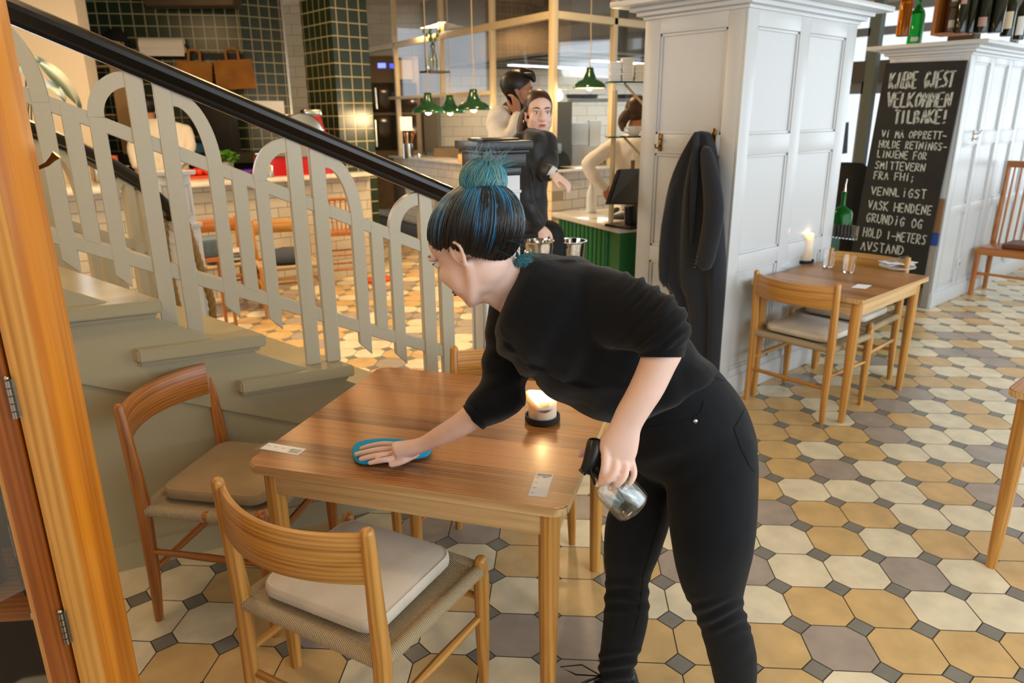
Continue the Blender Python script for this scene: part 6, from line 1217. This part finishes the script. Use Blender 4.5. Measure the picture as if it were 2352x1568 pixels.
def cap_mesh(name, H, par, m, C, Rr, test, k_=1.02):
    bm = bmn(); q = bmesh.ops.create_uvsphere(bm, u_segments=120, v_segments=80, radius=1)
    for v in bm.verts: d = v.co.copy(); v.co = V((C.x+Rr.x*d.x*k_, C.y+Rr.y*d.y*k_, C.z+Rr.z*d.z*k_))
    bmesh.ops.delete(bm, geom=[v for v in bm.verts if not test(v.co)], context='VERTS'); bm.transform(H); thick(bm, .003); return obj(name, bm, m, par, angle=90)
cap_mesh('hair', H1, woman, DHAIR, SKC, SKR, hairy); hairo = [c for c in woman.children if c.name.startswith('hair')][0]
S = Strands(); n_ok = 0
while n_ok < 2600:
    d = V((rg.gauss(0, 1), rg.gauss(0, 1), rg.gauss(0, 1))).normalized()
    if not hairy(scalp(d)): continue
    n_ok += 1; P, Cc = [], []; ph = math.atan2(d.x, d.y); sect = sin(ph*7+1)+.6*sin(ph*17)+rg.uniform(-.5, .5)
    tint = BLU if sect > .75 else (GREYB if sect > .1 else (TEAL if sect > -.3 else BR.lerp(GREYB, .25)))
    start = .34 if sect <= .75 else .12
    lift = 1.03+rg.uniform(0, .035); t0 = rg.uniform(0, .2)
    for i in range(13):
        t = i/12; e = d.lerp(bdir, t); e.normalize(); kk = lift+.03*sin(pi*t)
        p = scalp(e, kk); p = p.lerp(BUN-V((0, 0, .02)), smooth(.86, 1.0, t)*.6); P.append(H1 @ p); w = smooth(start, start+.45, t+rg.uniform(-.03, .03)+t0*.3); Cc.append(BR.lerp(tint, w*.92))
    S.add(P, rg.uniform(.0005, .0010), Cc)
S.build('hair_strands', hairo, HAIRM)
# bun
bm = bmn(); BR_ = V((.047, .047, .044)); bu = (BUNW-(H1 @ scalp(bdir))).normalized(); bx_ = bu.cross(RT).normalized(); by_ = bu.cross(bx_); BF = Mx(((bx_.x, by_.x, bu.x, BUNW.x), (bx_.y, by_.y, bu.y, BUNW.y), (bx_.z, by_.z, bu.z, BUNW.z), (0, 0, 0, 1)))
ball(bm, (0, 0, 0), (BR_.x*.94, BR_.y*.94, BR_.z*.94)); bm.transform(BF); o = obj('bun_core', bm, mat('teal_hair', '#1f4a52', .5), hairo)
S = Strands()
for j in range(1000):
    th0 = rg.uniform(0, 2*pi); sp_ = rg.uniform(.1, .75)*(1 if j % 4 else -1); a0, a1 = rg.uniform(-1.5, -.8), rg.uniform(.5, 1.5); P, Cc = [], []; tint = [TEAL, SEA, GREYB, BLU, TEAL.lerp(BR, .5)][rg.choices(range(5), (34, 30, 16, 10, 12))[0]]; kk = rg.uniform(.97, 1.08); tw = rg.uniform(-.1, .1)
    for i in range(13):
        t = i/12; la = a0+(a1-a0)*t; th = th0+sp_*t; P.append(BF @ V((BR_.x*cos(la)*cos(th)*kk, BR_.y*cos(la)*sin(th)*kk, BR_.z*sin(la)*kk))); Cc.append(tint.lerp(BR, .25*abs(sin(t*3+th0))))
    S.add(P, rg.uniform(.0005, .0010), Cc)
for j in range(0):      # tufts at the foot of the bun
    th = rg.uniform(0, 2*pi); P = []; L = rg.uniform(.03, .075); tint = rg.choice([TEAL, SEA, BLU])
    b0 = V((.04*cos(th), .04*sin(th), -.03)); dr = V((cos(th+.4), sin(th+.4), -.35+rg.uniform(-.4, .4)))
    for i in range(7): t = i/6; P.append(BF @ (b0+dr*L*t+V((0, 0, -.02*t*t))))
    S.add(P, .001, [tint]*7)
def lock(p, d, bend, L, w, tint, n=14, r=.0006):
    for i in range(n):
        o = V((rg.gauss(0, w), rg.gauss(0, w), rg.gauss(0, w))); l = L*rg.uniform(.75, 1.05)
        S.add([p+o*(1-.75*t)+d*l*t+bend*l*t*t*.5 for t in (0, .15, .3, .45, .6, .75, .9, 1)], r, [tint.lerp(BR, .3*rg.random())]*8, 3)
BB = BUNW-bu*.036
for j in range(22):      # tufts drooping from the foot of the bun over the crown
    a = rg.uniform(-1.2, 1.2); lock(BB-FW*.03*cos(a)+RT*.036*sin(a), (-UP*rg.uniform(.3, 1)-FW*.55+RT*rg.uniform(-.7, .7)+RT*a*.4).normalized(), -UP*.6+FW*.5, rg.uniform(.025, .062), .0032, rg.choice([TEAL, SEA, BLU, SEA]))
for j in range(10):      # ends sticking out over the top and side
    a = rg.uniform(-.3, 1.3); lock(BUNW+UP*.032*cos(a)+RT*.036*sin(a), (UP*cos(a*.8)+RT*(sin(a)+.25)+FW*rg.uniform(-.3, .3)).normalized(), RT*.9-UP*.4, rg.uniform(.02, .045), .003, rg.choice([SEA, GREYB, TEAL]))
S.build('bun', hairo, HAIRM)
S = Strands()
for j in range(70):      # fly-aways over the bun
    a, b = rg.uniform(-.9, 1.2), rg.uniform(.6, 1.2); p = BF @ V((.03*cos(j), .03*sin(j), .04)); d = (UP*b+RT*a*.7+FW*rg.uniform(-.5, .5)).normalized(); q = RT*rg.uniform(-.6, .8)-UP*rg.uniform(0, .5); L = rg.uniform(.02, .055)
    S.add([p+d*L*t+q*L*t*t*.5 for t in (0, .25, .5, .75, 1)], rg.uniform(.00025, .0005), [GREYB.lerp(BR, rg.random()*.6)]*5, 3)
for j in range(90):     # fine hair at the nape and temples, long wisps onto the collar
    x = rg.uniform(-.06, .06); p = H1 @ V((x, -.085+.02*rg.random(), -.045+.02*rg.random())); L = rg.uniform(.02, .075); d = (RT*.8-UP*rg.uniform(.1, .75)-FW*rg.uniform(-.1, .5)).normalized(); q = UP*rg.uniform(-.3, .5)+RT*rg.uniform(-.4, .3)
    S.add([p+d*L*t+q*L*t*t*.6 for t in (0, .2, .4, .6, .8, 1)], rg.uniform(.0002, .0004), [BR.lerp(TEAL if L > .068 else BR, .5)]*6, 3)
for j in range(60):
    p = D(1182+rg.uniform(-6, 8), 606+rg.uniform(-14, 10), 1.555); e = D(1215+rg.uniform(-25, 30), 612+rg.uniform(-25, 28), 1.56); mid = (p+e)/2+UP*.022-FW*.012
    S.add([p.lerp(mid, t).lerp(mid.lerp(e, t), t) for t in (0, .2, .4, .6, .8, 1)], .0006, [BR.lerp(TEAL, .35+.12*i) for i in range(6)], 3)
S.build('loose_wisps', hairo, HAIRM)['kind'] = 'stuff'
# ---- cloth under her hand
CLOTH = mat('bright_blue_cloth', '#0f9fd6', .85, bump=(500, .3)); pts = [(806, 1038), (812, 1074), (850, 1073), (900, 1066), (950, 1062), (992, 1055), (994, 1033), (960, 1024), (900, 1014), (850, 1018), (815, 1026)]
bm = bmn(); rg = random.Random(3); lo = [G(x, y, .7205) for x, y in pts]; cc = sum(lo, V())/len(lo)
R = [[bm.verts.new(p) for p in lo], [bm.verts.new(p+V((0, 0, .013))) for p in lo], [bm.verts.new(p.lerp(cc, .08)+V((0, 0, .020+.004*sin(i*2.1)))) for i, p in enumerate(lo)], [bm.verts.new(p.lerp(cc, .4)+V((0, 0, .021))) for p in lo], [bm.verts.new(p.lerp(cc, .97)+V((0, 0, .021))) for p in lo]]
skin(bm, R); o = obj('cleaning_cloth', bm, CLOTH, angle=50); m = o.modifiers.new('s', 'SUBSURF'); m.levels = m.render_levels = 2; tag(o, 'bright blue folded cleaning cloth under the hand of the woman wiping the table', 'cloth')
# ---- spray bottle in her left hand
na, nb_ = D(1379, 1082, 1.488), D(1453, 1163, 1.50); ax = (nb_-na).normalized(); LB = (nb_-na).length; SB = thing('spray_bottle', 'clear spray bottle with a black trigger head, held by the woman wiping the table', 'spray bottle', (0, 0, 0)); MB_ = frame(na, ax, RT); rb = .0415
k = N('thin_clear_plastic'); k.t.nodes.remove(k.b); tr = k.n('ShaderNodeBsdfTransparent'); tr.inputs[0].default_value = (.93, .96, .95, 1); gl = k.n('ShaderNodeBsdfGlossy', i_1=.05); lw = k.n('ShaderNodeLayerWeight', i_0=.45); mm = k.n('ShaderNodeMath', operation='MULTIPLY_ADD', i_1=.32, i_2=.05); k.l(lw.outputs['Facing'], mm.inputs[0]); mx = k.n('ShaderNodeMixShader'); k.l(mm.outputs[0], mx.inputs[0]); k.l(tr.outputs[0], mx.inputs[1]); k.l(gl.outputs[0], mx.inputs[2]); k.l(mx.outputs[0], k.t.nodes['Material Output'].inputs[0]); THIN = k.m
bm = bmn(); lathe(bm, [(.012, -.004), (.0135, .012), (.020, .018), (.036, .026), (rb, .038), (rb, LB-.006), (rb*.97, LB), (rb*.88, LB+.003), (0, LB+.001)], 36, MB_)
for f in [f for f in bm.faces if len(f.verts) > 6 and (f.calc_center_median()-na).length < .02]: bm.faces.remove(f)
obj('bottle_body', bm, THIN, SB, angle=60)
bm = bmn(); lathe(bm, [(0, .045), (rb-.002, .045), (rb-.002, .05), (rb-.002, LB-.007), (rb*.9, LB-.002), (0, LB-.0015)], 36, MB_); obj('liquid', bm, THIN, SB, angle=60)
bm = bmn(); tube(bm, [MB_ @ V((0, 0, 0)), MB_ @ V((.004, 0, .06)), MB_ @ V((.018, .006, LB-.01))], .003, 8); obj('dip_tube', bm, mat('tube_plastic', '#c8d2d0', .3), SB)
bm = bmn(); lathe(bm, [(0, -.018), (.0165, -.018), (.0165, .014), (0, .014)], 24, MB_); obj('screw_collar', bm, BLK, SB)
hp = [D(1366, 1012, 1.486), D(1364, 1035, 1.484), D(1356, 1062, 1.482), D(1345, 1082, 1.48)]
bm = bmn(); tube(bm, hp, [(.0155, .015), (.0195, .018), (.017, .016), (.012, .012)], 14, x=FW, round_end=.4); tube(bm, [hp[1], MB_ @ V((0, 0, -.014))], [.013, .014], 12); obj('spray_head', bm, BLK, SB)
bm = bmn(); tube(bm, [D(1341, 1080, 1.48), D(1336, 1086, 1.479)], [.009, .0085], 12); obj('nozzle', bm, BLK, SB)
bm = bmn(); tube(bm, [D(1356, 1068, 1.476), D(1358, 1085, 1.470), D(1363, 1100, 1.468), D(1367, 1112, 1.470)], [(.006, .004), (.0065, .004), (.006, .0035), (.004, .003)], 10, x=FW); obj('trigger', bm, BLK, SB)
# ================================================================ STAFF IN THE BACKGROUND
ZU = V((0, 0, 1)); FWH = V((cos(HEAD), sin(HEAD), 0))
SHIRTB = mat('black_shirt', '#0e1017', .55, sheen=.2); SHIRTW = mat('white_shirt', '#e2ddd8', .8); VEST = mat('black_vest', '#101114', .8); TROUS = mat('black_trousers', '#0c0d10', .8)
def legs(bm, x, d, y0, w, sh=1):
    """trousers from the hips at image height y0 to the floor, straight down below image column x"""
    c = D(x, y0, d); out = []
    for s in (-1, 1):
        o = RT*s*w*.5; limb(bm, [c+o, V((c.x, c.y, c.z*.52))+o*1.05, V((c.x, c.y, .07))+o*1.1], [.095*sh, .068*sh, .045*sh], 14)
    return c
def shoes(par, x, d, y0, w, f):
    c = D(x, y0, d); f = V((f.x, f.y, 0)).normalized(); s_ = V((-f.y, f.x, 0))
    for s in (-1, 1):
        p = V((c.x, c.y, 0))+RT*s*w*.55; bm = bmn(); R = []
        for a, wd, h in ((-.07, .028, .05), (-.04, .036, .075), (.03, .038, .07), (.1, .042, .05), (.16, .034, .04), (.18, .012, .025)): R.append([bm.verts.new(p+f*a+s_*wd*cos(t)+V((0, 0, h/2+.002+h/2*sin(t)))) for t in [2*pi*i/16 for i in range(16)]])
        skin(bm, R); obj('shoe', bm, SHOE, par, angle=60)
def staff(label, H, torso, arms, hands, skinm, hairm, hipx, hipy, d, w, cut, shirtm, beard=False, extra=None, ears=(1, -1)):
    bm = bmn(); head(bm, H, ears=ears); limb(bm, [H @ V((0, -.005, -.05)), H @ V((0, -.02, -.11)), D((torso[0][0]+torso[0][2])/2, (torso[0][1]+torso[0][3])/2+14, d)], [.055, .052, .06])
    loft(bm, torso, shrink=.86); legs(bm, hipx, d, hipy, w, .85)
    for a, r in arms: limb(bm, [D(*p) for p in a], [x*.8 for x in r])
    for hd in hands: hand(bm, *hd)
    P = tag(obj('person', melt(bm, .0055, 4), skinm, angle=180), label, 'person'); face_bits(H, P, hairm)
    bm = bmn(); loft(bm, torso)
    for a, r in arms: limb(bm, [D(*p) for p in (a if not cut else a)], r)
    bm = melt(bm, .009, 5); wrinkle(bm, lambda p, n: mn.noise(p*14)*.007+mn.noise(p*34)*.002); sh = obj('shirt', bm, shirtm, P, angle=180)
    bm = bmn(); legs(bm, hipx, d, hipy, w); loft(bm, [(torso[-1][0], torso[-1][1]-16, torso[-1][2], torso[-1][3]-16, d, torso[-1][5]*.95), (torso[-1][0]+2, torso[-1][1]+40, torso[-1][2]-2, torso[-1][3]+40, d, torso[-1][5]*.95)]); obj('trousers', melt(bm, .011, 5), TROUS, P, angle=180)
    shoes(P, hipx, d, hipy, w, H.to_3x3() @ V((0, 1, 0))); return P, sh
# woman in black, facing us
db = 4.05; HB = head_frame(D(1237, 258, db), RT*.18-FWH-ZU*.02, ZU)
P, sh = staff('woman with brown ponytail in a black shirt standing behind the newel, looking at the camera', HB,
  [(1203, 302, 1256, 304, db, .06), (1190, 315, 1262, 318, db, .12), (1186, 345, 1264, 345, db, .17), (1190, 400, 1260, 400, db, .15), (1192, 450, 1257, 450, db, .13), (1188, 500, 1258, 500, db, .14), (1186, 540, 1260, 540, db, .15)],
  [([(1256, 326, db-.02), (1262, 365, db-.08), (1256, 395, db-.16), (1268, 396, db-.22)], [.062, .054, .05, .036]), ([(1196, 328, db-.05), (1196, 400, db-.14), (1210, 470, db-.18), (1236, 516, db-.12)], [.062, .056, .05, .038])],
  [(D(1272, 398, db-.23), cv(.75, -.62, -.1), cv(.4, .6, -.6), 1, .45, .85), (D(1238, 522, db-.12), cv(.15, -1, -.05), cv(-.2, -.1, -1), -1, .75)], SKIN, BHAIR, 1223, 540, db, .17, False, SHIRTB)
HC2, HR2 = V((0, -.012, .033)), V((.079, .101, .091))
def pulled_back(p): return p.y*.80-p.z*.60 < .012
hb = cap_mesh('hair', HB, P, BHAIR, HC2, HR2, pulled_back, 1.0)
bm = bmn(); limb(bm, [HB @ V((0, -.09, .03)), HB @ V((.0, -.115, -.02)), HB @ V((.05, -.11, -.10)), HB @ V((.085, -.08, -.18))] if False else [HB @ V((-.02, -.09, .02)), HB @ V((-.05, -.11, -.03)), HB @ V((-.075, -.08, -.12)), HB @ V((-.085, -.04, -.20))], [.035, .042, .036, .012]); 
limb(bm, [HB @ V((-.065, -.01, .02)), HB @ V((-.078, -.03, -.04)), HB @ V((-.085, -.03, -.12))], [.02, .018, .010]); o = obj('ponytail', melt(bm, .006, 3), BHAIR, P, angle=180)
bm = bmn(); lathe(bm, [(.008, -.002), (.010, 0), (.008, .002)], 14, frame(HB @ V((-.084, -.005, -.05)), RT)); obj('earring', bm, STEEL, P)
bm = bmn(); c = D(1268, 396, db-.222); tube(bm, [c-cv(.012, -.008, 0), c+cv(.012, -.008, 0)], .033, 18); obj('wrist_watch', bm, mat('pale_strap', '#d8dade', .4), P)
bm = bmn(); 
for sg in (-1, 1): limb(bm, [D(1229+sg*14, 302, db-.05), D(1232+sg*10, 312, db-.11), D(1233+sg*3, 322, db-.14)], [.012, .014, .006], 8)
obj('shirt_collar', melt(bm, .004, 2), SHIRTB, P, angle=180)
# man on the phone
dm = 4.75; HM_ = head_frame(D(1187, 208, dm), RT*.9+FWH*.12-ZU*.05, ZU)
P, sh = staff('man in white shirt and black vest with a black phone at his ear', HM_,
  [(1158, 243, 1204, 248, dm, .062), (1136, 256, 1222, 262, dm, .14), (1124, 285, 1226, 285, dm, .19), (1122, 340, 1224, 340, dm, .17), (1128, 400, 1222, 400, dm, .15), (1128, 460, 1222, 460, dm, .15)],
  [([(1146, 268, dm-.16), (1148, 312, dm-.26), (1172, 320, dm-.36), (1188, 268, dm-.24)], [.066, .06, .05, .036]), ([(1212, 272, dm+.05), (1222, 340, dm+.03), (1220, 410, dm-.02)], [.062, .05, .036])],
  [(D(1189, 264, dm-.23), cv(-.10, 1, .25), cv(.75, .1, -.6), -1, .45), (D(1220, 416, dm-.02), cv(0, -1, 0), cv(.6, 0, -.8), 1, .4)], SKIN2, DHAIR, 1175, 460, dm, .18, False, SHIRTW)
hm = cap_mesh('hair', HM_, P, DHAIR, V((0, -.012, .036)), V((.077, .099, .09)), lambda p: p.y*.62-p.z*.78 < .004 and not (abs(p.x) > .05 and p.z < -.02), 1.0)
bm = bmn(); rg = random.Random(6)
for i in range(40): a = rg.uniform(-.05, .05); p = HM_ @ V((a, .02+.06*rg.random(), .10)); ball(bm, p, (.018, .018, .014), seg=8)
limb(bm, [HM_ @ V((0, .03, .12)), HM_ @ V((.01, .085, .105)), HM_ @ V((.0, .11, .07))], [.03, .03, .016]); obj('quiff', melt(bm, .006, 3), DHAIR, P, angle=180)
bm = bmn(); c = D(1181, 232, dm-.17); MP = Mx(((RT.x, UP.x, FW.x, c.x), (RT.y, UP.y, FW.y, c.y), (RT.z, UP.z, FW.z, c.z), (0, 0, 0, 1))) @ Mx.Rotation(rad(28), 4, 'Z') @ Mx.Rotation(rad(-12), 4, 'Y'); box(bm, (-.036, -.07, -.005), (.036, .07, .005), MP, .004); tag(obj('mobile_phone', bm, BLK), 'black mobile phone held to the ear of the man in the vest', 'phone')
bm = bmn(); loft(bm, [(1150, 252, 1212, 254, dm-.005, .15), (1148, 285, 1226, 285, dm-.01, .20), (1124, 340, 1226, 340, dm-.01, .185), (1126, 400, 1224, 400, dm-.01, .165)]); obj('vest', melt(bm, .009, 4), VEST, P, angle=180)
bm = bmn(); limb(bm, [D(1146, 268, dm-.165), D(1148, 312, dm-.265), D(1172, 321, dm-.365), D(1188, 270, dm-.245)], [.075, .064, .053, .038]); ball(bm, D(1148, 285, dm-.19), (.09, .09, .09)); obj('shirt_sleeve', melt(bm, .008, 5), SHIRTW, P, angle=180)
bm = bmn(); limb(bm, [D(1166, 240, dm-.05), D(1180, 252, dm-.10), D(1196, 256, dm-.08)], [.014, .018, .012], 8); obj('shirt_collar', bm, SHIRTW, P, angle=80)
# person in a white shirt half behind the partition
dw = 5.35; HW2 = head_frame(D(1468, 262, dw), RT*.72+FWH*.35-ZU*.1, ZU)
P, sh = staff('person in a white shirt, hand on hip, half hidden behind the white partition', HW2,
  [(1448, 306, 1492, 308, dw, .06), (1412, 320, 1512, 322, dw, .13), (1404, 350, 1516, 350, dw, .17), (1412, 400, 1508, 400, dw, .14), (1414, 450, 1506, 450, dw, .14), (1406, 500, 1512, 500, dw, .15)],
  [([(1414, 334, dw-.05), (1378, 356, dw-.10), (1352, 378, dw-.14), (1366, 408, dw-.16), (1388, 430, dw-.15)], [.062, .056, .052, .046, .034]), ([(1506, 334, dw), (1515, 400, dw), (1512, 460, dw)], [.06, .05, .036])],
  [(D(1390, 432, dw-.15), cv(.8, -.55, .1), cv(-.4, .2, -.9), 1, .5), (D(1512, 468, dw), cv(0, -1, 0), cv(.5, 0, -.8), 1, .4)], SKIN2, BHAIR, 1460, 500, dw, .17, False, SHIRTW)
cap_mesh('hair', HW2, P, BHAIR, HC2, HR2, lambda p: p.y*.7-p.z*.7 < .012, 1.04)
bm = bmn(); limb(bm, [HW2 @ V((0, -.09, .0)), HW2 @ V((.03, -.115, -.06)), HW2 @ V((.05, -.09, -.12))], [.04, .04, .02]); obj('ponytail', melt(bm, .007, 3), BHAIR, P, angle=180)
# chef behind the bar
dc = 7.62; HCF = head_frame(D(338, 250, dc), RT*-.5+FWH*.8-ZU*.25, ZU)
P, sh = staff('cook in a white jacket with black hair, bent behind the bar, seen through the railing', HCF,
  [(322, 276, 358, 276, dc, .07), (312, 286, 424, 286, dc, .14), (308, 315, 438, 318, dc, .18), (312, 360, 434, 360, dc, .17), (316, 420, 430, 420, dc, .17)],
  [([(425, 300, dc), (436, 340, dc-.05), (410, 380, dc-.1)], [.07, .06, .045]), ([(318, 300, dc), (306, 340, dc-.05), (312, 380, dc-.1)], [.07, .06, .045])],
  [(D(406, 384, dc-.1), cv(-.5, -.8, 0), cv(.3, .5, -.6), 1, .4), (D(314, 384, dc-.1), cv(.3, -.8, 0), cv(-.2, .5, -.6), -1, .4)], SKIN2, DHAIR, 372, 420, dc, .2, False, mat('white_cook_jacket', '#ece6da', .8))
cap_mesh('hair', HCF, P, DHAIR, HC2, HR2, lambda p: p.y*.7-p.z*.7 < .006, 1.05)
